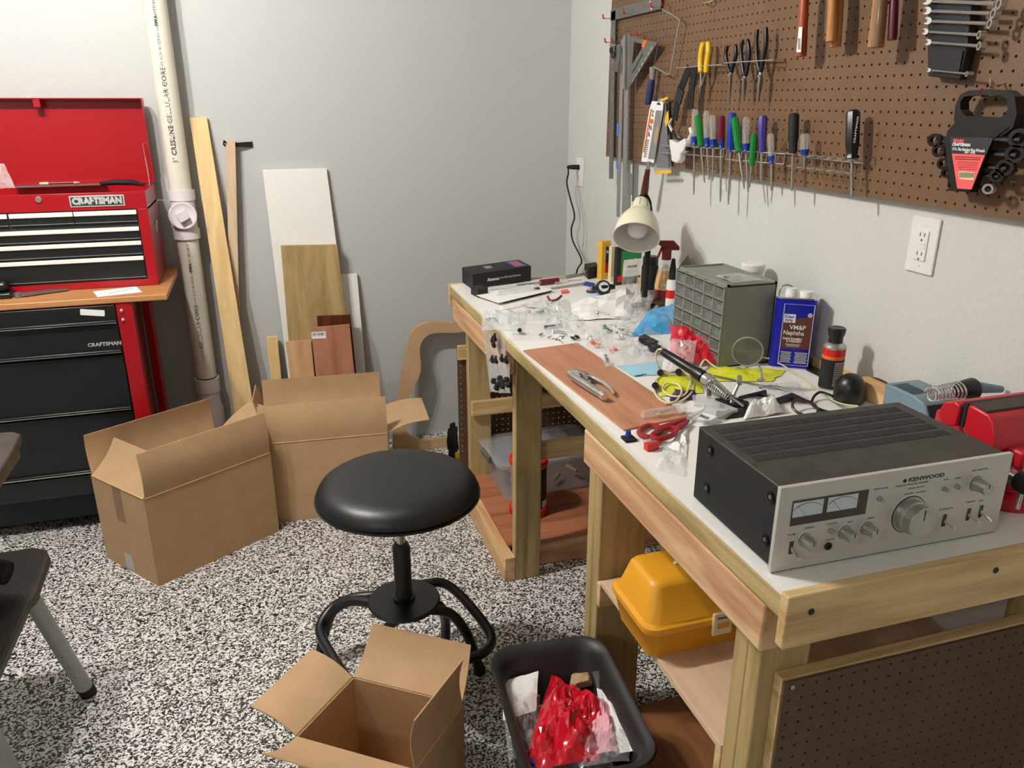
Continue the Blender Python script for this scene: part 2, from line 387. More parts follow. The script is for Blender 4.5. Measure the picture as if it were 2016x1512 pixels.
# ---------------------------------------------------------------- workbench
XB, XK, YN, YB, HB = -.7264, -.02, -2.79, -.632, .90
bench = thing('workbench', 'long timber workbench with white top and treated pine legs under the tool board', 'workbench', (XB, YN, 0))
def bp(name, b, m, bevel=.002, **k): return part(name, MB().box(*b), m, bench, bevel=bevel, world=True, **k)
bp('tabletop', (XB+.001, XK, YN, YB, .890, HB), M['white_melamine'], 0)
bp('edge_board', (XB, XB+.14, YN, YB, .850, .8885), M['treated_y'], .004, label='treated pine edge board')
bp('edge_board', (XK-.14, XK-.005, YN, YB, .850, .8885), M['treated_y'], .004)
bp('cross_member', (XB+.14, XK-.14, -1.36, -1.25, .850, .8885), M['treated_y'], .004)
bp('end_board', (XB-.006, XK, YN-.020, YN-.0005, .812, .9035), M['pine_x'], .003, label='pale pine end board with screw holes')
bp('end_board', (XB-.006, XK, YB+.0005, YB+.020, .812, .902), M['pine_x'], .003)
bp('apron', (XB, XB+.038, -2.752, -2.02, .762, .8495), M['fir_y'], .005, label='reddish fir apron')
bp('apron', (XB, XB+.038, -1.361, -.652, .762, .8495), M['fir_y'], .005, label='reddish fir apron')
for x0, x1, y0, y1 in ((XB+.038, XB+.13, -1.361, -1.323), (XB+.038, XB+.13, -.741, -.703),
                       (XB+.038, -.560, -2.050, -2.012), (XB+.0381, -.562, -2.011, -1.973),
                       (XB+.038, -.590, -2.710, -2.672), (XB+.0381, -.592, -2.671, -2.633)):
    bp('leg', (x0, x1, y0, y1, 0, .8495), M['treated_z'], .004)
for y0 in (-1.361, -.741, -2.05, -2.71):
    bp('leg', (-.115, -.025, y0, y0+.038, 0, .8495), M['treated_z'], .004)
bp('bottom_rail', (XB, XB+.038, -1.361, -.66, .001, .0945), M['pine_y'], .003)
bp('bottom_rail', (XB+.135, XK-.01, -1.297, -1.259, .001, .0945), M['fir_x'], .003)
bp('bottom_rail', (XB+.04, XK-.01, -.70, -.662, .001, .0945), M['fir_x'], .003)
bp('lower_shelf', (XB+.032, XK-.01, -1.298, -.655, .095, .108), M['ply_red_x'], .001, label='reddish plywood lower shelf')
bp('ledger', (XB+.045, -.03, -.762, -.742, .385, .447), M['pine_x'], .002, label='pale pine ledger strip')
bp('ledger', (XB+.11, -.03, -1.3225, -1.3035, .432, .498), M['pine_x'], .002, label='pale pine ledger strip')
bp('ledger', (-.690, -.03, -2.070, -2.0505, .372, .4395), M['pine_x'], .002, label='pale pine ledger strip')
bp('ledger', (-.690, -.03, -2.6325, -2.6135, .372, .4395), M['pine_x'], .002)
bp('upper_shelf', (-.690, -.03, -2.632, -2.075, .440, .455), M['ply_pale'], .001, label='pale plywood shelf')
for x in (-.690, -.345):
    part('screw_hole', MB().lathe([(.0055, 0), (.0055, .001)], frame((x, YN-.0205, .872 if x < -.6 else .876), (1, 0, 0), (0, 0, 1)), 8), M['ink'], bench, world=True)

def pegpanel(name, nx, ny, m, pitch=.0254, r=.0031, th=.005, seg=8, mx=.0127):
    # local x right, y up, front face at z=th ; holes pierced
    vs = []; fs = []; idx = {}
    def V(x, y, z):
        k = (round(x, 5), round(y, 5), z)
        if k not in idx: idx[k] = len(vs); vs.append((x, y, z))
        return idx[k]
    for i in range(nx):
        for j in range(ny):
            cx, cy = (i+.5)*pitch, (j+.5)*pitch; h = pitch/2
            sq = [(cx+h, cy), (cx+h, cy+h), (cx, cy+h), (cx-h, cy+h), (cx-h, cy), (cx-h, cy-h), (cx, cy-h), (cx+h, cy-h)]
            ci = [(cx+r*math.cos(PI/4*k), cy+r*math.sin(PI/4*k)) for k in range(8)]
            for k in range(8):
                q = (k+1) % 8
                a, b, c, d = V(*sq[k], th), V(*sq[q], th), V(*ci[q], th), V(*ci[k], th)
                fs.append((a, b, c, d)); fs.append((d, c, V(*ci[q], 0), V(*ci[k], 0)))
    W, H = nx*pitch, ny*pitch
    k = len(vs); vs += [(0, 0, 0), (W, 0, 0), (W, H, 0), (0, H, 0), (0, 0, th), (W, 0, th), (W, H, th), (0, H, th)]
    fs += [(k, k+1, k+5, k+4), (k+1, k+2, k+6, k+5), (k+2, k+3, k+7, k+6), (k+3, k, k+4, k+7)]
    b = MB(); b.v = vs; b.f = fs; b.m = [0]*len(fs); return b
# near end low pegboard (front faces -y)
pb = pegpanel('p', 24, 22, M['pegdark']); T = frame((-.657, -2.7330, .674-22*.0254), (1, 0, 0), (0, 0, 1))
pb.v = [tuple(T @ Vector(v)) for v in pb.v]
part('pegboard_panel', pb, M['pegdark'], bench, world=True, smooth=0, label='dark perforated hardboard panel')
bp('panel_batten', (-.658, -.028, -2.7325, -2.7105, .640, .678), M['pine_x'], .001, label='rough wooden batten')
bp('panel_batten', (-.658, -.62, -2.7325, -2.7105, .3, .6398), M['pine_x'], .001)
bp('panel_batten', (-.658, -.028, -2.7325, -2.7105, .13, .17), M['pine_x'], .001)
part('screw', MB().lathe([(.0045, 0), (.003, .0015)], frame((-.640, -2.7385, .662), (1, 0, 0), (0, 0, 1)), 10), M['steel'], bench, world=True)
# far end pegboard
pb = pegpanel('p', 27, 22, M['pegdark']); T = frame((-.7105, -.6415, .095), (1, 0, 0), (0, 0, 1))
pb.v = [tuple(T @ Vector(v)) for v in pb.v]
part('pegboard_panel', pb, M['pegdark'], bench, world=True, smooth=0)
bp('panel_batten', (-.7105, -.028, -.6620, -.6475, .595, .654), M['pine_x'], .001)
pb = pegpanel('p', 24, 20, M['pegdark'])
T = frame((-.030, -.665, .13), (0, -1, 0), (0, 0, 1)); pb.v = [tuple(T @ Vector(v)) for v in pb.v]
part('back_panel', pb, M['pegdark'], bench, world=True, smooth=0)

item('floor_board', 'brown wood grained board lying on the floor under the near bench half', 'board', MB().box(-.735, -.03, -2.60, -2.058, 0, .02), M['brown_board'], bevel=.001)
b = MB().box(XK+.001, -.001, YN+.03, YB-.2, .8, .925)
item('backstop_board', 'pale pine strip standing between bench top and right wall', 'wood strip', b, M['pine_y'], bevel=.002)

# ---------------------------------------------------------------- amplifier
amp = thing('stereo_amplifier', 'silver faced vintage stereo amplifier with black case and two meters', 'amplifier', (-.7170, -2.740, .900), -.012)
AW, AH, AD = .430, .1455, .245
part('case', MB().box(.004, AW-.004, .004, AD, .006, AH-.0045), M['black_matte'], amp, bevel=.002, label='black metal case')
part('top_cover', MB().box(.004, AW-.004, .004, AD, AH-.0048, AH-.003), M['dull_black'], amp, bevel=.001, label='dusty grey brown metal top')
f = MB().box(-.001, AW+.001, -.004, .004, .002, AH)
part('front_panel', f, M['brushed'], amp, bevel=.0008, label='brushed silver front panel')
part('panel_lip', MB().box(.002, AW, -.002, .006, -.0003, .0019), M['ink'], amp)
for x, y in ((.03, .03), (AW-.03, .03), (.03, AD-.03), (AW-.03, AD-.03)):
    part('foot', MB().lathe([(.014, 0), (.016, .006)], Matrix.Translation((x, y, 0)), 12), M['rubber'], amp)
v = MB()
for r_ in range(5):
    y = AD - .030 - r_*.0285
    n = 74
    for k in range(n):
        x = .022 + k*(AW-.05)/n
        v.box(x, x+.0030, y-.0098, y+.0098, AH-.0032, AH-.0021)
part('vent_slot', v, M['ink'], amp, kind='stuff')
def ring(x, y, z, r, m=M['black_plastic']):
    b = MB().lathe([(r, 0), (r, .003), (r*.65, .0035), (r*.6, .001)], frame((x, y, z), (0, -1, 0), (0, 0, 1)), 16)
    part('side_screw', b, M['chrome'] if m is None else m, amp)
    part('side_screw', MB().lathe([(r*.5, 0), (r*.45, .0032)], frame((x, y, z), (0, -1, 0), (0, 0, 1)), 10), M['dull_steel'], amp)
for y, z in ((.022, .118), (.022, .045), (.200, .045), (.200, .118)): ring(.0035, y, z, .0085)
def ap(u, v):   # photo point on the front panel -> local x,z
    p = ony(u, v, -2.744) - Vector((-.7170, -2.740, .900)); return p.x, p.z
def knob(u, v, r, L, name='knob'):
    x, z = ap(u, v)
    b = MB().lathe([(r*1.12, 0), (r*1.12, .002), (r, .0025), (r, L*.45), (r*.93, L*.5), (r*.93, L*.96), (r*.88, L), (r*.3, L+.0002), (.0001, L+.0002)], frame((x, -.004, z), (1, 0, 0), (0, 0, 1)), 28, False)
    k = part(name, b, M['steel'], amp)
    part('gap_ring', MB().lathe([(r*1.17, 0), (r*1.17, .0013)], frame((x, -.004, z), (1, 0, 0), (0, 0, 1)), 28), M['ink'], amp)
    part('collar', MB().lathe([(r*1.3, 0), (r*1.22, .0009)], frame((x, -.004, z), (1, 0, 0), (0, 0, 1)), 24), M['brushed'], amp)
    part('pointer_line', MB().box(x-.0006, x+.0006, -.0047-L, -.0041-L, z+r*.2, z+r*.85), M['ink'], amp)
    return k
# photo positions of knob bases
for u, v, r, L in ((1583, 1062, .0098, .023), (1661, 1046, .0098, .023), (1704, 1038, .0098, .023), (1917, 949, .0112, .025)):
    knob(u, v, r, L)
knob(1785, 1010, .0275, .032, 'volume_knob')
for u, v in ((1729, 980), (1634, 1044), (1856, 960), (1879, 955)):
    x, z = ap(u, v)
    part('push_button', MB().lathe([(.005, 0), (.005, .001), (.0036, .0012), (.0034, .010), (.0001, .0102)], frame((x, -.004, z), (1, 0, 0), (0, 0, 1)), 14, False), M['steel'], amp)
x, z = ap(1629, 1074)
part('phone_jack', MB().lathe([(.0065, 0), (.0065, .002), (.0036, .0022), (.0034, .0005), (.0001, .0004)], frame((x, -.004, z), (1, 0, 0), (0, 0, 1)), 18, False), M['black_plastic'], amp)
for u, v, s in ((1557, 1078, -1), (1855, 1022, 0), (1902, 1010, 0), (1926, 1004, -1)):
    x, z = ap(u, v)
    part('switch_slot', MB().box(x-.0035, x+.0035, -.0046, -.0040, z-.011, z+.011), M['meter_window'], amp)
    part('toggle_lever', MB().hexa([(x-.002, -.004, z-.002), (x+.002, -.004, z-.002), (x+.002, -.004, z+.002), (x-.002, -.004, z+.002)],
         [(x-.0025, -.026, z-.004+s*.004), (x+.0025, -.026, z-.004+s*.004), (x+.0025, -.026, z-.001+s*.004), (x-.0025, -.026, z-.001+s*.004)]), M['chrome'], amp)
c = [ap(*q) for q in ((1561, 987), (1709, 962), (1703, 1008), (1561, 1036))]
x0, x1 = c[0][0], c[1][0]; z1 = (c[0][1]+c[1][1])/2; z0 = (c[2][1]+c[3][1])/2
mw = part('meter_window', MB().box(x0, x1, -.0050, -.0040, z0, z1), M['meter_window'], amp, label='dark smoked meter window')
for i, (a, b_) in enumerate(((.01, .40), (.46, .86))):
    fx0, fx1 = x0+(x1-x0)*a, x0+(x1-x0)*b_; fz0 = z0+(z1-z0)*.34
    part('meter_face', MB().box(fx0, fx1, -.0054, -.0050, fz0, z1-.003), M['meter_face'], mw)
    arc = []; mxx = (fx0+fx1)/2; R_ = (fx1-fx0)*.62
    for k in range(13):
        t = R(40+100*k/12); arc.append((mxx+R_*math.cos(t), -.0056, fz0-.004+R_*math.sin(t)*.8))
    part('scale_arc', MB().tube(arc, .0004, 4), M['ink'], mw)
    part('needle', MB().tube([(mxx-.002, -.0056, fz0), (mxx-R_*.62, -.0056, fz0+R_*.62)], .00025, 4), M['ink'], mw)
T = lambda u, v: frame((ap(u, v)[0], -.0041, ap(u, v)[1]), (1, 0, 0), (0, 0, 1))
text('maker_lettering', 'KENWOOD', .0095, M['ink'], amp, T(1786, 944), .0003, sx=1.35, bold=.0002)
part('maker_emblem', MB().lathe([(.0034, 0), (.0034, .0004)], T(1779, 945), 12), M['ink'], amp)
text('lettering', 'STEREO INTEGRATED AMPLIFIER', .0036, M['grey_ink'], amp, T(1760, 957), .0002, sx=1.2)
text('lettering', 'MODEL  KA-7100', .0034, M['grey_ink'], amp, T(1785, 961), .0002, sx=1.2)
for s, u, v in (('VOLUME  \u2022  BALANCE', 1778, 972), ('INPUT SELECTOR', 1909, 925), ('METER RANGE', 1718, 963), ('POWER', 1550, 1054), ('SPEAKERS', 1583, 1040), ('LOUDNESS', 1625, 1032),
                ('BASS', 1668, 1027), ('TREBLE', 1705, 1020), ('PHONES', 1625, 1063), ('ATTENUATOR', 1846, 1002), ('SUBSONIC', 1897, 987), ('TAPE', 1922, 984), ('LOW', 1854, 943), ('MODE', 1876, 940)):
    text('lettering', s, .0036, M['grey_ink'], amp, T(u, v), .0002, sx=1.15)

def lerp(a, b, t): return a + (b-a)*t
def crumple(pts, amp, n=18, seed=0, th=0, base=0, freq=14, sharp=1.0):
    """crumpled sheet over a quad outline (4 world points, ccw)"""
    a, b_, c_, d_ = [Vector(p) for p in pts]; nrm = (b_-a).cross(d_-a).normalized()
    if nrm.z < 0: nrm = -nrm
    vs = []; fs = []; rnd = random.Random(seed); o = Vector((seed*1.7, seed*.9, seed*2.1))
    for i in range(n+1):
        for j in range(n+1):
            s_, t = i/n, j/n
            # wobbly outline
            ws = s_ + .04*noise.noise(Vector((t*5, seed, s_*3)))*math.sin(PI*min(1, max(0, s_)))**0
            wt = t + .04*noise.noise(Vector((s_*5, seed+9, t*3)))
            p = lerp(lerp(a, b_, ws), lerp(d_, c_, ws), wt)
            q = p*freq + o
            h = abs(noise.noise(q))*1.1 + .55*abs(noise.noise(q*2.3)) + .3*abs(noise.noise(q*5.1))
            e = min(1, 4*min(s_, 1-s_, t, 1-t) + .12)
            vs.append(p + nrm*(base + amp*h*e*sharp))
    for i in range(n):
        for j in range(n):
            k = i*(n+1)+j
            if (i+j) % 2: fs += [(k, k+n+1, k+n+2), (k, k+n+2, k+1)]
            else: fs += [(k, k+n+1, k+1), (k+1, k+n+1, k+n+2)]
    return MB().add(vs, fs)

# ---------------------------------------------------------------- tool chest on its cabinet
BZ = .920
cab = thing('tool_cabinet', 'black drawer cabinet with red corner posts standing under the wooden slab', 'tool cabinet', (-2.25, -.30, 0))
def cp(name, b, m, bevel=.002, parent=None, **k): return part(name, MB().box(*b), m, parent or cab, bevel=bevel, world=True, **k)
CX0, CX1, CYF = -2.72, -1.940, -.560
cp('cabinet_body', (CX0, CX1-.006, CYF+.012, -.10, .17, .895), M['black_steel'])
cp('corner_post', (CX1-.001, CX1+.050, CYF-.002, CYF+.002, .10, .897), M['paint_red'], label='red enamel corner post')
cp('corner_post', (CX1+.048, CX1+.052, CYF, CYF+.055, .10, .897), M['paint_red'])
cp('corner_post', (CX1+.030, CX1+.060, -.20, -.12, .10, .897), M['paint_red'])
cp('side_panel', (CX1+.008, CX1+.014, CYF+.02, -.12, .10, .897), M['paint_red'], label='red side panel')
cp('top_rail', (CX0, CX1+.05, CYF+.01, -.10, .885, .8975), M['paint_red'])
cp('base_panel', (CX0, CX1+.04, CYF-.001, CYF+.01, .165, .245), M['black_steel'])
cp('under_shade', (CX0, CX1+.02, CYF+.05, -.12, .05, .165), M['black_matte'])  # black block stands in for the dark shade under the cabinet
for z0, z1 in ((.832, .893), (.722, .822), (.500, .706), (.262, .484)):
    d = cp('drawer', (CX0, CX1-.004, CYF-.004, CYF+.012, z0, z1), M['black_steel'], .003)
    cp('drawer_pull', (CX0, CX1-.005, CYF-.016, CYF-.004, z0-.004, z0+.006), M['black_satin'], .003, parent=d)
    cp('chrome_bead', (CX0, CX1-.005, CYF-.0175, CYF-.0155, z0-.0045, z0-.0015), M['chrome'], 0, parent=d)
for z in (.869, .835):
    p = (CX1+.016, CYF-.002, z)
    part('bolt', MB().lathe([(.0075, 0), (.007, .003), (.004, .006), (.0001, .0065)], frame(p, (1, 0, 0), (0, 0, 1)), 12, False), M['chrome'], cab, world=True)
p0, p1 = ony(162, 608, CYF-.005), ony(203, 622, CYF-.005)
T = frame(ony(182, 615.5, CYF-.0045), (1, 0, -.14), (0, 0, 1))
part('sticker', MB().prism(rrect(.078, .022, .003), 0, .0006, T), M['paper'], cab, world=True, label='blank beige sticker')
p = ony(206, 677.5, CYF-.0042)
text('lettering', 'CRAFTSMAN', .0185, M['silver_ink'], cab, frame(p, (1, 0, 0), (0, 0, 1)), .0004, 'CENTER', 1.05, .0006, world=True)
for x in (CX1-.02, CX0+.05):
    for y in (CYF+.07, -.16):
        w_ = part('caster', MB().cyl((x-.015, y, .028), (x+.015, y, .028), .028, seg=18), M['rubber'], cab, world=True)
        cp('caster_fork', (x-.02, x+.02, y-.015, y+.015, .03, .055), M['steel'], parent=w_)

slab = item('wooden_slab', 'thick orange wooden slab between the red tool chest and the black cabinet', 'board', MB().box(-2.76, -1.766, -.567, -.035, .898, BZ), M['shelf_top'], bevel=.003)

chest = thing('tool_chest', 'red metal tool chest with open lid and black drawers on the wooden slab', 'tool chest', (-2.14, -.24, BZ))
def hp(name, b, m, bevel=.0015, parent=None, **k): return part(name, MB().box(*b), m, parent or chest, bevel=bevel, world=True, **k)
X0, X1, FY, BY = -2.47, -1.808, -.394, -.085
Z0, Z1 = BZ+.001, 1.268
b = MB(); b.box(X0, X1, FY+.006, BY, Z0, 1.21); b.box(X0, X1, FY+.002, FY+.006, 1.206, Z1); b.box(X0, X1, BY-.004, BY, 1.2, Z1)
b.box(X0, X0+.004, FY+.004, BY, 1.2, Z1); b.box(X1-.004, X1, FY+.004, BY, 1.2, Z1); b.box(X0, X1, FY, FY+.004, 1.2065, Z1-.004)
b.box(X0, X1, FY, FY+.006, Z0, .947); b.box(X1-.036, X1, FY, FY+.006, .947, 1.2065); b.box(X0, X1-.0, FY+.0, FY+.012, Z1-.006, Z1)
part('chest_body', b, M['paint_red'], chest, world=True, bevel=.0012, label='red enamel chest body')
hp('drawer_recess', (X0+.04, X1-.036, FY+.003, FY+.0075, .947, 1.2055), M['ink'], 0)
def drawer(xa, xb, z0, z1, sh):
    d = hp('drawer', (xa, xb, FY-.004, FY+.003, z0, z1-.002), M['black_steel'], .001)
    hp('drawer_strip', (xa, xb, FY-.010, FY-.003, z1-sh, z1), M['strip_reflection'], .002, parent=d, label='polished metal strip')
    hp('chrome_bead', (xa, xb, FY-.0065, FY-.0035, z0+.001, z0+.0035), M['chrome'], 0, parent=d)
xr = X1-.037
for xa, xb in ((ony(147, 430, FY).x, xr), (ony(19, 430, FY).x, ony(146, 430, FY).x), (-2.43, ony(16, 430, FY).x)):
    drawer(xa, xb-.001, 1.161, 1.204, .0165)
for v0, v1 in ((445, 469), (473, 499), (503, 545)):
    z1, z0 = ony(280, v0, FY).z, ony(283, v1, FY).z
    drawer(-2.43, xr-.001, z0, z1, .0155)
# name plate and lock
u = [ony(*q, FY-.0035) for q in ((135, 388), (243, 381.5), (135, 409), (243, 405))]
xa, xb = u[0].x, u[1].x; zt, zb = (u[0].z+u[1].z)/2, (u[2].z+u[3].z)/2
npl = hp('name_plate', (xa, xb, FY-.003, FY, zb, zt), M['silver_ink'], .001, label='black and silver name plate')
hp('plate_field', (xa+.0045, xb-.0045, FY-.0036, FY-.003, zb+.0045, zt-.0045), M['ink'], 0, parent=npl)
text('lettering', 'CRAFTSMAN', .031, M['silver_ink'], npl, frame(((xa+xb)/2, FY-.0036, (zb+zt)/2), (1, 0, 0), (0, 0, 1)), .0005, 'CENTER', .92, .0022, world=True)
p = ony(76, 393, FY)
lk = part('lock', MB().lathe([(.0115, 0), (.0115, .003), (.009, .006), (.0001, .006)], frame(p, (1, 0, 0), (0, 0, 1)), 18, False), M['chrome'], chest, world=True)
part('keyhole', MB().box(p.x-.001, p.x+.001, FY-.0065, FY-.0058, p.z-.004, p.z+.004), M['ink'], lk, world=True)
# side handle opening
p = onx(312, 440, X1); part('side_handle', MB().box(X1-.001, X1+.004, -.27, -.21, 1.10, 1.135).box(X1+.003, X1+.007, -.262, -.218, 1.130, 1.142), M['chrome'], chest, world=True)
# open lid, standing against the wall
LZ0, LZ1, LY = 1.272, ony(278, 193, -.085).z, -.052
b = MB(); b.box(X0, X1+.002, LY, LY+.004, LZ0, LZ1); b.box(X0, X1+.002, LY-.052, LY, LZ1-.004, LZ1); b.box(X1-.002, X1+.002, LY-.052, LY, LZ0+.10, LZ1-.004)
b.box(X1-.002, X1+.002, LY-.03, LY, LZ0, LZ0+.10)
b.box(X0, X0+.004, LY-.052, LY, LZ0, LZ1-.004); b.box(X0, X1+.002, LY-.034, LY, LZ0-.001, LZ0+.003)
lid = part('lid', b, M['paint_red'], chest, world=True, label='open red lid')
p = ony(76, 206, LY-.02); hp('latch', (p.x-.012, p.x+.012, LY-.050, LY-.030, LZ1-.034, LZ1-.004), M['paint_red'], .002, parent=lid)
part('lid_stay', MB().tube([(X1-.020, LY-.034, LZ0+.15), (X1-.006, LY-.034, LZ0+.153), (X1-.004, LY-.03, LZ0+.16)], .0015, 6).tube([(X1-.020, LY-.034, LZ0+.15), (X1-.016, LY-.04, LZ0+.03), (X1-.016, -.11, Z1-.02)], .0018, 6), M['chrome'], chest, world=True)
# things in the open top tray
def on_tray(u, v, z=1.272): return onz(u, v, z)
item('tray_liner', 'grey steel rule lying in the open top of the red chest', 'ruler', MB().hexa([on_tray(30, 370), on_tray(210, 364), on_tray(205, 360), on_tray(30, 366)], [Vector(p)+Vector((0, 0, .002)) for p in (on_tray(30, 370), on_tray(210, 364), on_tray(205, 360), on_tray(30, 366))]), M['dull_steel'])
pn = thing('marker_pen', 'red and white pen lying along the chest top rim', 'pen', on_tray(117, 362))
a, c = on_tray(78, 361.5, 1.285), on_tray(157, 359, 1.285)
def lerp(a, b, t): return a + (b-a)*t
part('barrel', MB().cyl(lerp(a, c, .22), lerp(a, c, .85), .0045), M['dark_red'], pn, world=True)
part('cap', MB().cyl(a, lerp(a, c, .22), .005), M['ivory'], pn, world=True)
part('tip', MB().cyl(lerp(a, c, .85), c, .0042, .001), M['ivory'], pn, world=True)
hd = thing('handled_tool', 'black handled tool with beige clip in the chest top', 'tool', on_tray(240, 360))
part('grip', MB().tube([on_tray(198, 362, 1.280), on_tray(225, 359, 1.282), on_tray(262, 359, 1.282), on_tray(283, 364, 1.278)], [.008, .0105, .0115, .006], 10), M['rubber'], hd, world=True)
p = on_tray(231, 357, 1.276); part('clip', MB().box(p.x-.010, p.x+.008, p.y-.014, p.y+.014, 1.262, 1.296), M['ivory'], hd, world=True, bevel=.002)
item('clear_bag', 'crumpled clear plastic bag standing at the left of the open chest', 'plastic bag', crumple([ony(-25, 372, -.37), ony(31, 370, -.37), ony(8, 322, -.33), ony(-20, 322, -.33)], .020, 12, 101, freq=20), M['film_milky'], smooth=25)
# items on the slab
q = [onz(*k, BZ+.0006) for k in ((192, 585), (280, 575), (268, 564), (183, 574))]
pc = thing('paper_card', 'white paper card with purple stamp on the slab before the chest', 'card', tuple(q[0]))
part('sheet', MB().sheet(q, .0004), M['paper'], pc, world=True)
part('stamp', MB().tube([onz(212+2.6*k, 577.5-.55*k+(1.6 if k % 2 else 0), BZ+.0014) for k in range(20)], .0006, 4), M['purple'], pc, world=True)
tm = thing('black_gadget', 'black plastic gadget with a steel arm on the slab corner', 'tool', onz(5, 590, BZ))
c0 = onz(8, 590, BZ)
part('housing', MB().box(c0.x-.10, c0.x+.022, c0.y+.005, c0.y+.075, BZ, BZ+.020), M['black_satin'], tm, world=True, bevel=.005)
part('housing', MB().box(c0.x-.10, c0.x+.008, c0.y+.03, c0.y+.085, BZ+.020, BZ+.055), M['black_satin'], tm, world=True, bevel=.012)
part('arm', MB().hexa([onz(44, 584, BZ+.004), onz(137, 571, BZ+.004), onz(125, 568, BZ+.004), onz(44, 578, BZ+.004)], [v+Vector((0, 0, .003)) for v in (onz(44, 584, BZ+.004), onz(137, 571, BZ+.004), onz(125, 568, BZ+.004), onz(44, 578, BZ+.004))]), M['dull_steel'], tm, world=True)
part('hinge', MB().cyl(onz(36, 586, BZ), onz(36, 586, BZ)+Vector((0, 0, .018)), .012), M['dull_steel'], tm, world=True)

# ---------------------------------------------------------------- drain pipe
PX_, PY_ = -1.7125, -.085
pipe = thing('drain_pipe', 'cream coloured plastic drain pipe with cleanout fitting standing against back wall', 'pipe', (PX_, PY_, 0))
part('pipe_length', MB().cyl((PX_, PY_, 1.16), (PX_, PY_, 2.70), .0430, seg=40, cap=False), M['pvc'], pipe, world=True)
part('pipe_length', MB().cyl((PX_, PY_, .44), (PX_, PY_, 1.12), .0430, seg=40, cap=False), M['pvc'], pipe, world=True)
T0 = Matrix.Translation((PX_, PY_, 0))
zc = ony(361, 424, -.14).z
part('cleanout_tee', MB().lathe([(.0445, zc-.100), (.052, zc-.100), (.052, zc-.062), (.047, zc-.058), (.047, zc+.052), (.052, zc+.056), (.052, zc+.095), (.0445, zc+.095)], T0, 40, False).cyl((PX_, PY_-.02, zc), (PX_, PY_-.064, zc), .052, seg=40), M['pvc_fit'], pipe, world=True)
cpz = part('cleanout_cap', MB().lathe([(.0535, 0), (.0535, .004), (.049, .005), (.047, .0035), (.0001, .0035)], frame((PX_, PY_-.062, zc), (1, 0, 0), (0, 0, 1)), 40, False), M['pvc_fit'], pipe, world=True)
cpz_T = frame((PX_, PY_-.065, zc), (1, 0, .5), (-.5, 0, 1))
part('cap_square', MB().prism(rrect(.040, .040, .004), 0, .024, cpz_T), M['pvc_fit'], cpz, world=True, bevel=.002)
part('lower_coupling', MB().lathe([(.0445, .372), (.052, .372), (.052, .435), (.0445, .435)], T0, 40, False), M['pvc_fit'], pipe, world=True)
part('lower_bend', MB().lathe([(.040, 0), (.040, .20), (.052, .22), (.054, .29), (.046, .32), (.046, .375)], T0, 40, False), M['pvc_fit'], pipe, world=True)
def pipe_text(s, size, v_start, bold=0, m='ink', up=True, ang=0):
    cu = bpy.data.curves.new('t', 'FONT'); cu.body = s; cu.size = size; cu.align_y = 'CENTER'; cu.offset = bold; cu.resolution_u = 2; cu.space_character = 1.05
    t = bpy.data.objects.new('tmp', cu); C.objects.link(t); me = bpy.data.meshes.new_from_object(t.evaluated_get(bpy.context.evaluated_depsgraph_get())); bpy.data.objects.remove(t)
    z0 = ony(345, v_start, PY_-.043).z; r = .0434
    for vt in me.vertices:
        x, y = vt.co.x, vt.co.y
        if not up: a = ang + y/r; z = z0 - x
        else: a = ang - y/r; z = z0 + x
        vt.co = (r*math.sin(a), -r*math.cos(a), z)
    if not up: pass
    me.materials.clear(); me.materials.append(M[m]); o = bpy.data.objects.new('printed_lettering', me); C.objects.link(o); o.parent = pipe
    return max(v.co.z for v in me.vertices)
pipe_text('3"', .026, 322); pipe_text('CRESLINE', .025, 306, .0008); pipe_text('COEXTRUDED', .013, 275, 0, 'grey_ink'); pipe_text('CELLULAR CORE', .026, 243, 0)
pipe_text('PVC PIPE DWV IPS SCH 40 SERIES nsf-dwv ASTM F891-10', .0145, 188, 0); pipe_text('PPFA', .016, 52, .0008); pipe_text('111108 3000', .014, 30, 0, 'grey_ink')
z0 = ony(395, 712, PY_).z
pipe_text('COEXTRUDED', .012, 716, 0, 'grey_ink', ang=.02); pipe_text('CELLULAR CORE', .024, 690, 0, ang=.02); pipe_text('PVC PIPE DWV IPS SCH 40 SERIES ASTM F891-10', .0135, 640, 0, ang=.02)
pipe_text('PPFA', .016, 538, .0008, ang=.02); pipe_text('111108 3"', .014, 510, 0, ang=.02)

# ---------------------------------------------------------------- boards leaning on the back wall
def lean(name, label, cat, tl, tr, yt, yb, ll, lr, th, m, group=None, parts=None, parent=None):
    """front face through tl,tr (photo) at y=yt and the floor line y=yb"""
    A, B = ony(*tl, yt), ony(*tr, yt); zt = (A.z+B.z)/2
    def hit(u, v):
        d = _d(u, v); k = (yt-yb)/zt; t = (yb + k*CAM[2] - CAM[1])/(d.y - k*d.z); return Vector(CAM) + d*t
    A, B, L, Q = hit(*tl), hit(*tr), hit(*ll), hit(*lr)
    def ext(a, l): t = a.z/(a.z-l.z); return a + (l-a)*t
    L0, R0 = ext(A, L), ext(B, Q); L0.z = R0.z = 0
    n = (B-A).cross(L0-A).normalized()
    if n.y < 0: n = -n
    n = n*th
    lift = Vector((0, 0, abs(n.z)+.0005))
    b = MB().hexa([L0+lift, R0+lift, R0+n+lift, L0+n+lift], [A, B, B+n, A+n])
    o = item(name, label, cat, b, m, group, bevel=.001)
    return o, hit, n
lean('timber_plank', 'long pale pine plank leaning on the wall beside the drain pipe', 'plank', (373, 232), (407, 230), -.022, -.22, (457, 780), (494, 770), .019, M['pine_z'])
lean('timber_stick', 'pale stick with black strap leaning behind the long pine plank', 'stick', (444, 276), (463, 277), -.045, -.10, (450, 500), (469, 520), .038, M['pale_z'])
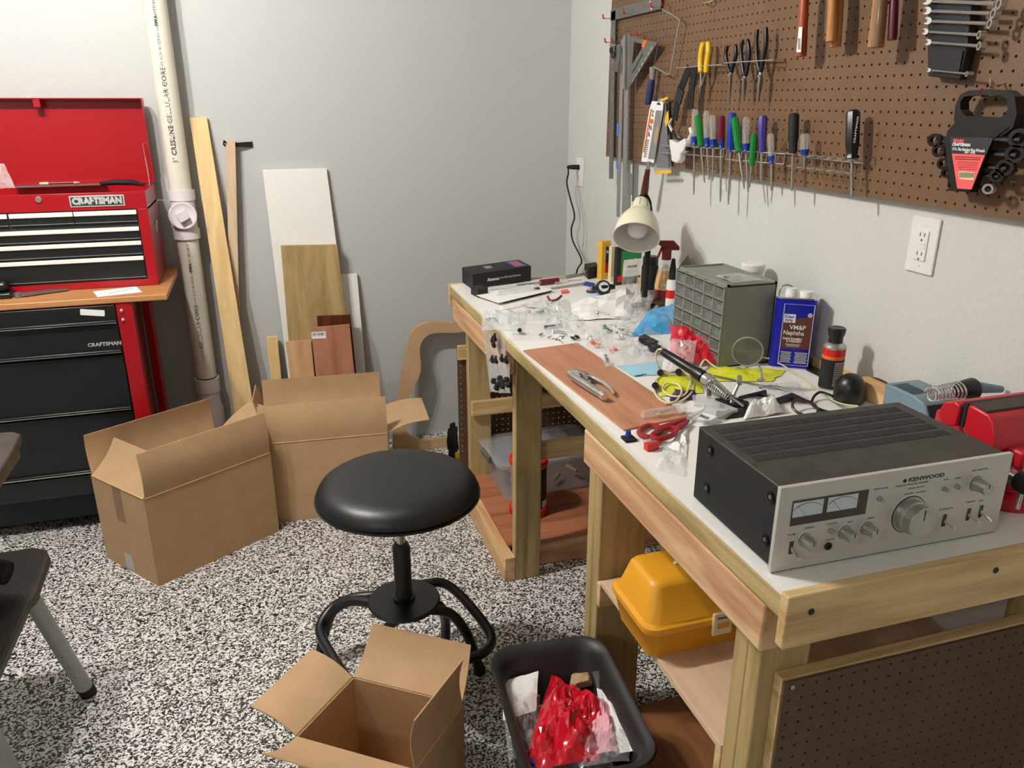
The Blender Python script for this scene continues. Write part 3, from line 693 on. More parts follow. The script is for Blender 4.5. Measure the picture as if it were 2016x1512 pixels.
st = MB().tube([ony(444, 281, -.05), ony(441, 277, -.052), ony(440, 284, -.046), ony(446, 289, -.040)], .006, 8, flat=.5)
st.hexa([ony(463, 289, -.030), ony(494, 289, -.010), ony(494, 290, -.006), ony(463, 289, -.026)], [ony(463, 281, -.030), ony(492, 279, -.010), ony(492, 280, -.006), ony(463, 281, -.026)])
st.hexa([ony(490, 289, -.012), ony(498, 290, -.006), ony(498, 290, -.004), ony(490, 289, -.009)], [ony(490, 282, -.012), ony(496, 277, -.006), ony(496, 277, -.004), ony(490, 282, -.009)])
item('fabric_strap', 'short black fabric strap stuck across the top of the pale stick', 'strap', st, M['rubber'])
lean('white_board', 'tall white melamine board leaning on the wall behind the greenish board', 'board', (517, 334), (643, 331), -.022, -.09, (545, 560), (663, 485), .016, M['white_melamine'])
lean('white_board', 'shorter white board leaning at right behind the reddish plywood', 'board', (668, 540), (703, 538), -.022, -.12, (699, 760), (722, 762), .016, M['white_melamine'])
lean('treated_board', 'wide greenish treated board leaning in front of the tall white board', 'board', (553, 484), (664, 482), -.078, -.160, (570, 690), (686, 660), .036, M['treated_board'])
lean('stained_board', 'dark brown stained board peeking out above the reddish plywood', 'board', (624, 622), (690, 620), -.13, -.20, (630, 700), (698, 700), .018, M['stained_z'])
o, hit, n = lean('birch_plywood', 'small pale birch plywood piece leaning left of the reddish plywood', 'plywood', (562, 673), (612, 669), -.135, -.205, (575, 770), (622, 765), .012, M['birch_z'])
o, hit, n = lean('red_plywood', 'small reddish plywood piece with a white barcode sticker leaning at front', 'plywood', (612, 645), (688, 638), -.16, -.235, (625, 765), (701, 765), .012, M['ply_red_z'])
q = [hit(*k) - n*.02 for k in ((614, 667), (642, 666), (641, 652), (613, 654))]
adopt(item('barcode_sticker', '', '', MB().sheet([x - n*.03 for x in q], .0002), M['paper']), o)
bc = MB(); rnd = random.Random(4)
for k in range(22):
    t = .06 + .88*k/22; wd = rnd.choice((.012, .02, .03))
    P0, P1 = lerp(q[0], q[1], t), lerp(q[3], q[2], t); P2, P3 = lerp(q[0], q[1], t+wd), lerp(q[3], q[2], t+wd)
    bc.sheet([lerp(P0, P1, .42)-n*.07, lerp(P2, P3, .42)-n*.07, lerp(P2, P3, .86)-n*.07, lerp(P0, P1, .86)-n*.07], .0001)
adopt(item('barcode', '', '', bc, M['ink'], smooth=0, kind='stuff'), o)
lean('timber_stick', 'short pale stick with a drilled hole leaning left of the white board', 'stick', (524, 664), (546, 662), -.05, -.12, (538, 778), (557, 778), .025, M['pine_z'])

# ---------------------------------------------------------------- cardboard cut-out
yb_, yt_, zt_ = -.20, -.075, .64
def gp(u, v):
    d = _d(u, v); k = (yt_-yb_)/zt_; t = (yb_ + k*CAM[2] - CAM[1])/(d.y - k*d.z); return Vector(CAM) + d*t
s = 4.7222; G = lambda L: [gp(760+x/s, 580+y/s) for x, y in L]
outer = G([(62, 1340), (60, 1010), (85, 880), (130, 660), (165, 470), (205, 270), (245, 190), (300, 140), (370, 116), (480, 110), (620, 116)])
inner = G([(330, 1222), (200, 1160), (170, 1010), (172, 920), (200, 835), (262, 700), (312, 590), (320, 490), (306, 385), (322, 300), (370, 240), (450, 210), (620, 210)])
def resamp(P, n):
    L = [0]
    for a, b in zip(P, P[1:]): L.append(L[-1] + (b-a).length)
    out = []; j = 0
    for k in range(n):
        t = L[-1]*k/(n-1)
        while j < len(L)-2 and L[j+1] < t: j += 1
        out.append(lerp(P[j], P[j+1], (t-L[j])/max(1e-6, L[j+1]-L[j])))
    return out
outer = resamp(spline(outer, 4), 40); inner = resamp(spline(inner, 4), 40)
bl, br = G([(62, 1340), (620, 1330)]); ib = G([(330, 1222), (620, 1218)])
xm = outer[-1].x + .02
def full(P):
    Q = [Vector((2*xm-p.x, p.y, p.z)) for p in reversed(P)]; return P + Q
O, I = full(outer), full(inner); b = MB(); nn = len(O); dth = Vector((0, .022, 0))
b.add(O + I + [p+dth for p in O] + [p+dth for p in I],
      [(k, (k+1) % nn, nn+(k+1) % nn, nn+k) for k in range(nn)] + [(2*nn+k, 3*nn+k, 3*nn+(k+1) % nn, 2*nn+(k+1) % nn) for k in range(nn)] +
      [(k, 2*nn+k, 2*nn+(k+1) % nn, (k+1) % nn) for k in range(nn)] + [(nn+k, nn+(k+1) % nn, 3*nn+(k+1) % nn, 3*nn+k) for k in range(nn)])
mz = min(v[2] for v in b.v); b.v = [(x, y, z-mz+.001) for x, y, z in b.v]
item('cardboard_cutout', 'brown cardboard guitar packing frame leaning on wall behind the bench end', 'cardboard', b, M['card'], smooth=0)

# ---------------------------------------------------------------- open cartons
def carton(name, label, c0, ux, uy, H, flaps, th=.005, tape=False):
    """c0 floor corner, ux/uy edge vectors; flaps = (edge, outward angle deg, length, skew)"""
    c0 = Vector((c0[0], c0[1], 0)); ux = Vector((ux[0], ux[1], 0)); uy = Vector((uy[0], uy[1], 0)); up = Vector((0, 0, 1))
    t = thing(name, label, 'cardboard box', tuple(c0))
    P = [c0, c0+ux, c0+ux+uy, c0+uy]; ctr = c0 + (ux+uy)/2
    for k in range(4):
        a, b_ = P[k], P[(k+1) % 4]; n = (b_-a).cross(up).normalized()
        if n.dot(ctr-a) > 0: n = -n
        part('side_panel', MB().hexa([a, b_, b_-n*th, a-n*th], [p+up*H for p in (a, b_, b_-n*th, a-n*th)]), M['card'], t, world=True, smooth=0)
        for e, ang, L, i0, i1 in flaps:
            if e != k: continue
            d = (n*math.sin(R(ang)) + up*math.cos(R(ang)))*L
            a1, b1 = a+up*(H+.0008), b_+up*(H+.0008); w_ = (b_-a).normalized(); a1 = a1 + w_*.004; b1 = b1 - w_*.004
            tn = (d.cross(b1-a1)).normalized()*.0032
            N = 6; vs = []; fs = []
            for j in range(N+1):
                s_ = j/N; cur = tn.normalized()*(.010*math.sin(s_*PI)*(1 if k % 2 else -1))
                for p, q, iv in ((a1, b1, 0),):
                    l_ = a1 + d*s_ + cur + w_*(i0*s_); r_ = b1 + d*s_ + cur - w_*(i1*s_)
                    vs += [l_, r_, r_+tn, l_+tn]
            for j in range(N):
                q = j*4
                for z in range(4): fs.append((q+z, q+(z+1) % 4, q+4+(z+1) % 4, q+4+z))
            fs += [(0, 3, 2, 1), (N*4, N*4+1, N*4+2, N*4+3)]
            part('fold_edge', MB().tube([a1, b1], .0022, 6), M['card_edge'], t, world=True)
            part('flap', MB().add(vs, fs), M['card'], t, world=True, smooth=30)
    ins = [p + (ctr-p)*.02 for p in P]
    part('bottom_panel', MB().hexa([p+up*.001 for p in ins], [p+up*.006 for p in ins]), M['card'], t, world=True, smooth=0)
    return t, P
zr = ony(282.4, 983, -1.03).z
c1, P1 = carton('cardboard_box', 'large open brown carton standing by the black cabinet', (-1.875, -1.030), (.409, .263), (-.201, .254), .336,
       [(0, -3, .160, .0, 0.0), (1, 38, .16, .10, .10), (2, 2, .150, 0, 0), (3, -38, .15, .02, .05)])
p = Vector((-1.875, -1.03, 0)); e = Vector((-.201, .254, 0)); n = Vector((-.254, -.201, 0)).normalized()*.0006
part('tape', MB().sheet([p+e*.44+n+Vector((0, 0, .20)), p+e*.60+n+Vector((0, 0, .20)), p+e*.60+n+Vector((0, 0, .335)), p+e*.44+n+Vector((0, 0, .335))], .0003), M['tape_film'], c1, world=True)
part('tape', MB().sheet([p+e*.44+n+Vector((0, 0, .01)), p+e*.60+n+Vector((0, 0, .01)), p+e*.60+n+Vector((0, 0, .07)), p+e*.44+n+Vector((0, 0, .07))], .0003), M['film_milky'], c1, world=True)
A, B = Vector((-1.505, -.695, 0)), Vector((-1.015, -.727, 0)); ux = B-A; uy = Vector((-ux.y, ux.x, 0)).normalized()*.30
zr2 = ony(764, 853, -.727).z
c2, P2 = carton('cardboard_box', 'open brown carton behind the stool in front of the leaning boards', (A.x, A.y), ux, uy, zr2,
       [(0, -6, .150, .0, .0), (1, 80, .17, .02, .02), (2, 14, .150, 0, 0), (3, 5, .16, .05, .05)])
p = onz(708, 1493, .004); H3 = ony(695, 1332, p.y).z
q0, q1, q2 = onz(695, 1332, H3), onz(913, 1386, H3), onz(580, 1452, H3)
ux = q1-q0; uy = q2-q0
c3, P3 = carton('cardboard_box', 'open brown carton in the foreground left of the black waste bin', (q2.x, q2.y), ux, -uy, H3,
       [(0, 62, .13, .0, .0), (1, 2, .13, -.0, .0), (2, 42, .13, .01, .01), (3, 76, .13, -.01, .0)])

# ---------------------------------------------------------------- stool
SX, SY, SZ = -1.14, -1.784, .64
stool = thing('shop_stool', 'round black padded stool with tubular black base', 'stool', (SX, SY, 0))
part('seat', MB().lathe([(.0001, .036), (.10, .036), (.150, .034), (.178, .028), (.196, .017), (.206, .002), (.210, -.008), (.209, -.013), (.10, -.0145), (.0001, -.0145)], Matrix.Translation((0, 0, SZ)), 64, False), M['vinyl'], stool, smooth=80, label='black vinyl padded seat')
part('seat_rim', MB().lathe([(.208, -.022), (.2125, -.020), (.2125, -.0145), (.208, -.014)], Matrix.Translation((0, 0, SZ)), 64, False).lathe([(.10, -.023), (.209, -.022), (.209, -.02)], Matrix.Translation((0, 0, SZ)), 64, True), M['black_plastic'], stool)
part('gas_rod', MB().cyl((0, 0, .45), (0, 0, SZ-.02), .0125, seg=20), M['chrome'], stool, label='chrome gas rod')
part('column', MB().lathe([(.026, .25), (.0235, .256), (.0235, .464), (.019, .470), (.019, .476), (.012, .477)], None, 28), M['black_satin'], stool)
zp = ony(797, 1178, SY).z
part('base_plate', MB().lathe([(.095, zp-.012), (.098, zp-.004), (.094, zp), (.030, zp+.002), (.030, zp+.010), (.024, zp+.012)], None, 48), M['black_satin'], stool)
for P in (((735, 1188, .215), (690, 1184, .20), (655, 1205, .165), (636, 1258, .08), (627, 1312, .012)),
          ((848, 1186, .225), (868, 1196, .19), (877, 1225, .10), (877, 1268, .012)),
          ((790, 1214, .215), (762, 1238, .175), (742, 1290, .09), (733, 1352, .012)),
          ((842, 1200, .215), (886, 1208, .195), (920, 1250, .13), (944, 1318, .012))):
    q = [onz(*k) for k in P]
    part('leg', MB().tube(spline(q, 7), .0145, 14), M['black_satin'], stool, world=True)
    part('foot_cap', MB().lathe([(.0165, 0), (.018, .018), (.015, .022)], Matrix.Translation((q[-1].x, q[-1].y, 0)), 14), M['rubber'], stool, world=True)
rp = [onz(*k) for k in ((695, 1177, .19), (655, 1196, .16), (630, 1238, .13), (650, 1285, .12), (690, 1345, .115), (760, 1420, .11), (850, 1360, .115), (905, 1306, .12), (950, 1286, .125), (968, 1260, .13), (952, 1226, .145), (910, 1176, .17), (877, 1150, .19), (845, 1148, .20), (790, 1160, .20), (735, 1172, .20))]
part('foot_ring', MB().tube(spline(rp, 7, True), .0145, 14, True), M['black_satin'], stool, world=True)

# ---------------------------------------------------------------- folding work stand at the left edge
wm = thing('folding_workbench', 'dusty black folding work stand with grey tube legs at left edge', 'work stand', (-2.3, -1.75, 0))
def wp(name, b, m, bevel=.004, **k): return part(name, MB().box(*b), m, wm, bevel=bevel, world=True, **k)
b = MB().prism([(-2.75, -1.45), (-2.075, -1.45), (-2.048, -1.475), (-2.040, -1.60), (-2.035, -1.76), (-2.032, -1.98), (-2.75, -1.98)], .755, .780)
part('upper_deck', b, M['dusty_work'], wm, world=True, bevel=.004, label='dusty black upper deck')
b = MB().prism([(-2.75, -1.47), (-2.080, -1.47), (-2.045, -1.492), (-2.030, -1.53), (-2.022, -1.72), (-2.030, -1.74), (-2.030, -2.02), (-2.75, -2.02)], .425, .450)
part('lower_deck', b, M['dusty_work'], wm, world=True, bevel=.004, label='dusty black lower deck')
wp('deck_skirt', (-2.72, -2.050, -1.98, -1.48, .395, .425), M['black_plastic'])
wp('deck_skirt', (-2.72, -2.060, -1.95, -1.47, .715, .755), M['black_plastic'])
part('upright', MB().hexa([(-2.36, -1.66, .45), (-2.14, -1.62, .45), (-2.14, -1.56, .45), (-2.36, -1.56, .45)], [(-2.40, -1.64, .72), (-2.22, -1.62, .72), (-2.22, -1.52, .72), (-2.40, -1.52, .72)]), M['black_plastic'], wm, world=True, bevel=.01)
part('pivot_knob', MB().cyl((-2.16, -1.66, .52), (-2.08, -1.68, .50), .035, .028), M['rubber'], wm, world=True)
_a, _b, _c, _d2 = onz(167, 1352, .035), onz(62, 1180, .40), onz(30, 1535, .035), onz(-70, 1345, .40)
for (x0, y0, x1, y1) in ((_a.x, _a.y, _b.x, _b.y), (_c.x, _c.y, _d2.x, _d2.y), (-2.6, -1.55, -2.55, -1.76), (-2.6, -1.92, -2.5, -1.85)):
    a, c = Vector((x0, y0, .035)), Vector((x1, y1, .40))
    L = part('leg', MB().cyl(a, c, .0205, seg=20), M['leg_paint'], wm, world=True, label='grey metal tube leg')
    d = (a-c).normalized(); part('rubber_foot', MB().cyl(a - d*.002, a+d*.030, .0225, .0215, seg=20), M['rubber'], L, world=True)
    for t in (.18, .30, .42): q = lerp(a, c, t); part('leg_hole', MB().cyl(q+Vector((0, -.0208, 0)), q+Vector((0, -.0200, 0)), .003, seg=8), M['ink'], L, world=True)

# ---------------------------------------------------------------- waste bin and its contents
def loft(rings, M_=None):
    b = MB(); n = len(rings[0]); vs = []; fs = []
    for r_ in rings: vs += r_
    for i in range(len(rings)-1):
        for k in range(n): q = (k+1) % n; fs.append((i*n+k, i*n+q, (i+1)*n+q, (i+1)*n+k))
    fs.append(tuple(range(n-1, -1, -1))); fs.append(tuple(range((len(rings)-1)*n, len(rings)*n)))
    return b.add(vs, fs, M_)
def rr3(w_, h_, r_, z, n=6): return [(x, y, z) for x, y in rrect(w_, h_, r_, n)]
TC = (-.862, -2.300, 0); trz = R(-5)
tb = thing('waste_bin', 'charcoal plastic waste bin full of wrappers beside the near bench leg', 'waste bin', TC, trz)
part('bin_shell', loft([rr3(.185, .27, .04, .002), rr3(.245, .375, .055, .300), rr3(.285, .42, .062, .312), rr3(.292, .428, .065, .318), rr3(.285, .42, .062, .324), rr3(.262, .395, .058, .322), rr3(.238, .368, .054, .30), rr3(.178, .262, .036, .008)]), M['trash'], tb, smooth=60)

def crumpled(name, label, cat, pts, amp, m, n=18, seed=0, base=.001, freq=14, group=None, smooth=25):
    return item(name, label, cat, crumple(pts, amp, n, seed, base=base, freq=freq), M[m] if isinstance(m, str) else m, group, smooth=smooth)
def tz(L, z): return [onz(u, v, z) for u, v in L]
item('waste_pile', 'grey crumpled wrappers filling the waste bin underneath the other rubbish', 'wrapper', (lambda b: b)(crumple([(-.96, -2.47, .17), (-.765, -2.47, .17), (-.765, -2.135, .17), (-.96, -2.135, .17)], .07, 22, 5, freq=18)), M['film_milky'], smooth=20)
crumpled('red_bag', 'crumpled translucent red plastic bag on top of the waste bin', 'plastic bag', [onz(1028, 1520, .26), onz(1180, 1500, .26), onz(1190, 1385, .25), onz(1085, 1330, .24)], .075, 'red_film', 22, 3, freq=11, smooth=30)
crumpled('receipt', 'white printed receipt sticking up at the back left of the bin', 'receipt', [onz(990, 1420, .25), onz(1055, 1400, .24), onz(1060, 1322, .27), onz(988, 1342, .26)], .012, 'paper', 8, 7)
crumpled('clear_bag', 'crumpled clear plastic bag at the left side of the waste bin', 'plastic bag', [onz(1000, 1500, .25), onz(1060, 1500, .25), onz(1062, 1370, .25), onz(990, 1370, .25)], .06, 'film', 18, 11, freq=20)
crumpled('clear_bag', 'crumpled clear bag at the front right corner of the waste bin', 'plastic bag', [onz(1140, 1512, .26), onz(1240, 1500, .26), onz(1235, 1440, .26), onz(1150, 1440, .26)], .05, 'film', 16, 13, freq=20)
crumpled('pink_wrapper', 'pale pink crumpled paper on the right side of the waste bin', 'paper', [onz(1155, 1490, .26), onz(1215, 1480, .26), onz(1205, 1390, .25), onz(1170, 1370, .25)], .04, 'pink_paper', 12, 17)
crumpled('white_envelope', 'long white paper leaning along the right inside of the bin', 'paper', [onz(1195, 1490, .24), onz(1247, 1480, .26), onz(1205, 1370, .26), onz(1175, 1355, .24)], .02, 'paper', 8, 19)
crumpled('brown_paper', 'small tan paper bag at the back of the waste bin', 'paper', [onz(1120, 1360, .22), onz(1170, 1350, .22), onz(1160, 1325, .24), onz(1125, 1325, .24)], .03, 'card', 8, 23)
crumpled('cellophane_strip', 'upright clear cellophane strip behind the pink paper in the bin', 'wrapper', [onz(1180, 1370, .22), onz(1200, 1365, .22), onz(1178, 1320, .28), onz(1165, 1322, .28)], .01, 'film', 6, 25)
crumpled('blue_scrap', 'small bright blue scrap at the front of the waste bin', 'wrapper', [onz(1030, 1511, .27), onz(1055, 1511, .27), onz(1050, 1494, .27), onz(1035, 1494, .27)], .02, 'blue_plastic', 6, 29)

# ---------------------------------------------------------------- yellow tackle box on the pale shelf
TW, TD = .365, .190     # x, y
TX, TY = -.722+TW/2, -2.388+TD/2
tk = thing('tackle_box', 'mustard yellow plastic tackle box on the pale plywood shelf', 'tackle box', (TX, TY, .4555))
part('box_base', loft([rr3(TW-.03, TD-.03, .02, 0), rr3(TW-.028, TD-.028, .022, .004), rr3(TW-.002, TD-.002, .028, .064), rr3(TW+.006, TD+.006, .03, .067), rr3(TW+.006, TD+.006, .03, .074)]), M['yellow_plastic'], tk, smooth=50)
part('box_lid', loft([rr3(TW+.010, TD+.010, .03, .075), rr3(TW+.010, TD+.010, .03, .083), rr3(TW-.010, TD-.010, .028, .087), rr3(TW-.042, TD-.060, .024, .158), rr3(TW-.054, TD-.072, .022, .166), rr3(TW-.075, TD-.092, .02, .169)]), M['yellow_plastic'], tk, smooth=50)
x_ = ony(1421, 1245, TY-TD/2-.01).x - TX
lt = part('latch', MB().box(x_-.024, x_+.024, -TD/2-.012, -TD/2-.004, .044, .100), M['ivory'], tk, bevel=.003, label='ivory latch')
part('latch_slot', MB().box(x_-.014, x_+.014, -TD/2-.0128, -TD/2-.0118, .062, .075), M['yellow_plastic'], lt)
part('embossed_line', MB().box(x_-.015, x_+.015, -TD/2-.0128, -TD/2-.0118, .086, .090), M['grey_dark'], lt)
part('carry_handle', MB().tube([(-.075, 0, .168), (-.073, -.004, .181), (.073, -.004, .181), (.075, 0, .168)], .006, 8), M['ivory'], tk, label='ivory carry handle')

# ---------------------------------------------------------------- clear bin, jar, gloves under the far half
sb = thing('storage_bin', 'clear plastic storage bin with lid on the lower bench shelf', 'storage bin', (-.425, -.855, .1085), R(2))
part('tub', loft([rr3(.37, .24, .03, 0), rr3(.42, .29, .04, .145), rr3(.44, .31, .04, .146), rr3(.44, .31, .04, .152), rr3(.414, .284, .038, .151), rr3(.364, .234, .028, .004)]), M['bin_plastic'], sb, smooth=50)
part('bin_lid', loft([rr3(.445, .315, .042, .153), rr3(.45, .32, .044, .163), rr3(.40, .27, .03, .170), rr3(.395, .265, .03, .166), rr3(.33, .20, .02, .166), rr3(.325, .195, .02, .170)]), M['bin_plastic'], sb, smooth=50)
part('clip_handle', MB().box(-.236, -.222, -.05, .05, .135, .160), M['grey_dark'], sb, bevel=.003)
part('clip_handle', MB().box(.222, .236, -.05, .05, .135, .160), M['grey_dark'], sb, bevel=.003)
rnd = random.Random(8)
for k in range(9):
    x, y, a = rnd.uniform(-.56, -.30), rnd.uniform(-.93, -.79), rnd.uniform(0, PI)
    p = Vector((x, y, .125 + .02*(k % 3))); d = Vector((math.cos(a), math.sin(a), .1))*.028
    item('wooden_offcut', 'pale wooden offcut inside the clear storage bin', 'wood piece', MB().cyl(p-d, p+d, .009, seg=10), M['birch_z'], 'wood pieces in the clear bin')
jc = onz(1040, 1006, .1085); JR = .071
jar = thing('candy_jar', 'clear tub with red lid and base standing behind the middle bench leg', 'jar', tuple(jc))
part('base', MB().lathe([(JR, 0), (JR+.002, .004), (JR+.002, .026), (JR-.001, .028)], None, 36), M['red_plastic'], jar)
part('tub_wall', MB().lathe([(JR-.003, .026), (JR-.003, .205)], None, 36, False), M['bin_plastic'], jar)
part('tub_lid', MB().lathe([(JR, .203), (JR+.002, .206), (JR+.002, .226), (JR-.004, .230), (.0001, .231)], None, 36, False), M['red_plastic'], jar)
vs = []; fs = []
for k in range(13):
    a = R(-70 + 62*k/12)
    for z in (.034, .198): vs.append(((JR-.0022)*math.cos(a), (JR-.0022)*math.sin(a), z))
for k in range(12): fs.append((2*k, 2*k+2, 2*k+3, 2*k+1))
part('label', MB().add(vs, fs), M['black_plastic'], jar, label='black paper label')
vs = []
for k in range(7):
    a = R(-60 + 30*k/6)
    for z in (.038, .066): vs.append(((JR-.0015)*math.cos(a), (JR-.0015)*math.sin(a), z))
part('barcode_patch', MB().add(vs, fs[:6]), M['paper'], jar)
for k in range(60):
    a = rnd.uniform(0, 2*PI); r_ = rnd.uniform(.012, .044); z = .040 + .0026*k
    part('jar_piece', MB().ball((r_*math.cos(a), r_*math.sin(a), z), .0125, 8, 1.3), M[('red_plastic', 'orange', 'blue_plastic', 'red_plastic')[k % 4]], jar)
gl = thing('work_glove', 'black glove with yellow patch stuck behind the far bench leg', 'glove', (-.80, -.56, 0))
gx = onz(893, 872, .10)
for k, (du, h_) in enumerate(((-7, .14), (-3, .165), (1, .17), (5, .15))):
    p = onz(893+du, 872, .10); part('finger', MB().tube([(p.x, p.y, .07), (p.x-.004, p.y-.002, .11), (p.x, p.y, h_+.03)], [.013, .012, .008], 8), M['rubber'], gl, world=True)
part('palm', MB().tube([(gx.x-.01, gx.y, .012), (gx.x-.004, gx.y, .05), (gx.x, gx.y, .10)], [.022, .030, .026], 10, flat=.6), M['rubber'], gl, world=True)
part('patch', MB().box(gx.x+.0, gx.x+.024, gx.y-.030, gx.y-.018, .03, .062), M['yellow'], gl, world=True, bevel=.003, label='yellow patch')

# ================================================================ tool board on the right wall
PB = -.030
NB = 98; ZB0 = 1.3653; YL = -.5066
tbd = thing('tool_board', 'large brown perforated tool board on the right wall above the bench', 'pegboard', (PB, YL, ZB0))
pb = pegpanel('p', NB, 40, M['pegboard']); T = frame((0, 0, 0), (0, -1, 0), (0, 0, 1)); pb.v = [tuple(T @ (Vector(v) - Vector((0, 0, .005)))) for v in pb.v]
part('perforated_panel', pb, M['pegboard'], tbd, smooth=0)
def tbp(name, b): part(name, MB().box(*b), M['pine_y'], tbd, world=True)
tbp('batten', (PB+.0055, -.0005, YL-NB*.0254+.01, YL-.03, ZB0+.012, ZB0+.05))
tbp('batten', (PB+.0055, -.0005, YL-.06, YL-.02, ZB0+.055, ZB0+1.0))
tbp('batten', (PB+.0055, -.0005, YL-NB*.0254+.01, YL-.03, ZB0+.96, ZB0+1.0))

def bar2(b, pts, w_, x0, x1):   # flat polyline strip on the board plane: pts = photo points; w_ width m
    P = [onx(u, v, x0) for u, v in pts]
    for a, c in zip(P, P[1:]):
        d = (c-a).normalized(); n = Vector((0, -d.z, d.y))*w_/2; e = Vector((x1-x0, 0, 0))
        b.hexa([a-n, c-n, c+n, a+n], [q+e for q in (a-n, c-n, c+n, a+n)])
    return b
def flatpoly(px, x0, x1):       # solid from photo outline on board plane
    P = [onx(u, v, x0) for u, v in px]; n = len(P); e = Vector((x1-x0, 0, 0))
    return MB().add(P + [p+e for p in P], [tuple(range(n)), tuple(range(2*n-1, n-1, -1))] + [(k, n+k, n+(k+1) % n, (k+1) % n) for k in range(n)])
def hook(u, v, L=.035, red=True, up=.014, name_l='steel peg hook with red tip'):
    p = onx(u, v, PB); b = MB().tube([(PB+.001, p.y, p.z+up*.4), (PB-.004, p.y, p.z+up*.1), (PB-L, p.y, p.z), (PB-L-.003, p.y, p.z+up)], .0016, 6)
    h_ = thing('peg_hook', name_l, 'hook', (PB, p.y, p.z)); part('wire', b, M['chrome'], h_, world=True)
    if red: part('tip', MB().tube([(PB-L+.004, p.y, p.z+.0005), (PB-L-.003, p.y, p.z+.001), (PB-L-.0045, p.y, p.z+up+.001)], .0028, 8), M['red_cap'], h_, world=True)
    return h_
HL = {}
for u, v, l in ((1205, 37, 'red tipped peg hook at the bend of the steel square'), (1246, 27, 'red tipped peg hook under the long arm of the steel square'),
                (1301, 15, 'red tipped peg hook holding the coping saw'), (1322, 12, 'chrome and red peg hook right of the coping saw top'),
                (1272, 70, 'red tipped peg hook holding the triangular square'), (1209, 84, 'red tipped peg hook holding the small black clamp'),
                (1249, 80, 'red tipped peg hook inside the triangular square'), (1223, 84, 'red tipped peg hook by the straightedges'), (1294, 193, 'red tipped peg hook holding the white saw pack'),
                (1961, 190, 'red tipped peg hook through the black wrench handle')):
    hook(u, v, name_l=l)
for u, v, l in ((1226, 66, 'plain chrome peg hook above the thin straightedge'), (1245, 62, 'plain chrome peg hook above the wide straightedge'),
                (1309, 184, 'plain chrome peg hook above the black and yellow pack'), (1978, 168, 'plain chrome peg hook above the black wrench handle')):
    hook(u, v, red=False, name_l=l)
# framing square
fsq = item('framing_square', 'large dull steel L shaped square at the left edge of the board', 'square', bar2(bar2(MB(), [(1203, 30), (1302, 5)], .040, PB-.012, PB-.014), [(1208.5, 22), (1203.5, 352)], .038, PB-.012, PB-.014), M['dull_steel'])
adopt(item('paper_tag', '', '', bar2(MB(), [(1280, 2), (1283, 19)], .008, PB-.0145, PB-.0155), M['ivory']), fsq)
se = thing('straightedge', 'thin bright aluminium straightedge with blue tape hanging left of the wide one', 'straightedge', tuple(onx(1216, 427, PB-.02)))
part('blade', bar2(MB(), [(1227, 78), (1217.5, 427)], .028, PB-.018, PB-.021), M['alu'], se, world=True)
part('blue_tape', bar2(MB(), [(1217, 243), (1216, 268)], .016, PB-.0215, PB-.0222), M['blue_tape'], se, world=True)
part('blue_tape', bar2(MB(), [(1214.5, 319), (1214, 332)], .016, PB-.0215, PB-.0222), M['blue_tape'], se, world=True)
item('straightedge', 'wide brushed aluminium straightedge hanging beside the triangular square', 'straightedge', bar2(MB(), [(1238, 69), (1230.5, 424)], .036, PB-.026, PB-.032), M['alu'])
sl = thing('slotted_upright', 'slotted grey steel strip on the wall below the board corner', 'bracket', tuple(onx(1244, 410, -.004)))
part('strip', bar2(MB(), [(1244, 310), (1241.5, 415)], .040, -.002, -.006), M['alu'], sl, world=True)
for v in (333, 393): part('slot', bar2(MB(), [(1243.5, v-9), (1243, v+9)], .010, -.0062, -.0068), M['paper'], sl, world=True)
# speed square
sq = thing('triangular_square', 'grey triangular speed square with orange mark on the board', 'square', tuple(onx(1241, 174, PB-.03)))
def tri_ring(outer, inner, x0, x1):
    O = [onx(*k, x0) for k in outer]; I = [onx(*k, x0) for k in inner]; n = len(O); e = Vector((x1-x0, 0, 0))
    V = O+I+[p+e for p in O]+[p+e for p in I]; F = []
    for k in range(n):
        q = (k+1) % n; F += [(k, q, n+q, n+k), (2*n+k, 3*n+k, 3*n+q, 2*n+q), (k, 2*n+k, 2*n+q, q), (n+k, n+q, 3*n+q, 3*n+k)]
    return MB().add(V, F)
part('plate', tri_ring([(1240, 70), (1296, 84), (1239.5, 174)], [(1250, 82), (1270, 88), (1246, 128)], PB-.034, PB-.038), M['dull_steel'], sq, world=True, smooth=0)
part('fence', bar2(MB(), [(1239.5, 70), (1238, 175)], .018, PB-.024, PB-.046), M['alu'], sq, world=True)
part('orange_mark', flatpoly([(1267, 78), (1275, 80), (1268, 94), (1263, 92)], PB-.0385, PB-.039), M['orange'], sq, world=True, smooth=0)
part('slot', bar2(MB(), [(1265, 106), (1244, 145)], .004, PB-.0385, PB-.039), M['ink'], sq, world=True)
for k in range(7):
    a = (1284-k*6.0, 92+k*10.5); part('scale_mark', bar2(MB(), [a, (a[0]-3, a[1]+6)], .0022, PB-.0385, PB-.039), M['white_ink'], sq, world=True)
# clamp and feeler
cl = thing('spring_clamp', 'small black ring clamp hanging in front of the steel square', 'clamp', tuple(onx(1208, 120, PB-.03)))
for u, v, r_ in ((1203, 99, .010), (1207, 108, .012), (1213, 95, .009)):
    p = onx(u, v, PB-.035); part('ring', MB().tube([(p.x, p.y+r_*math.cos(a*.6), p.z+r_*math.sin(a*.6)) for a in range(10)], .003, 6, True), M['black_satin'], cl, world=True)
part('bar', MB().cyl(onx(1198, 89, PB-.04), onx(1224, 89, PB-.02), .002), M['steel'], cl, world=True)
item('feeler_blade', 'grey green steel blade hanging below the small clamp', 'blade', flatpoly([(1214, 90), (1223, 90), (1222, 108), (1217, 142), (1207, 141), (1215, 108)], PB-.040, PB-.042), M['grey_dark'], smooth=0)
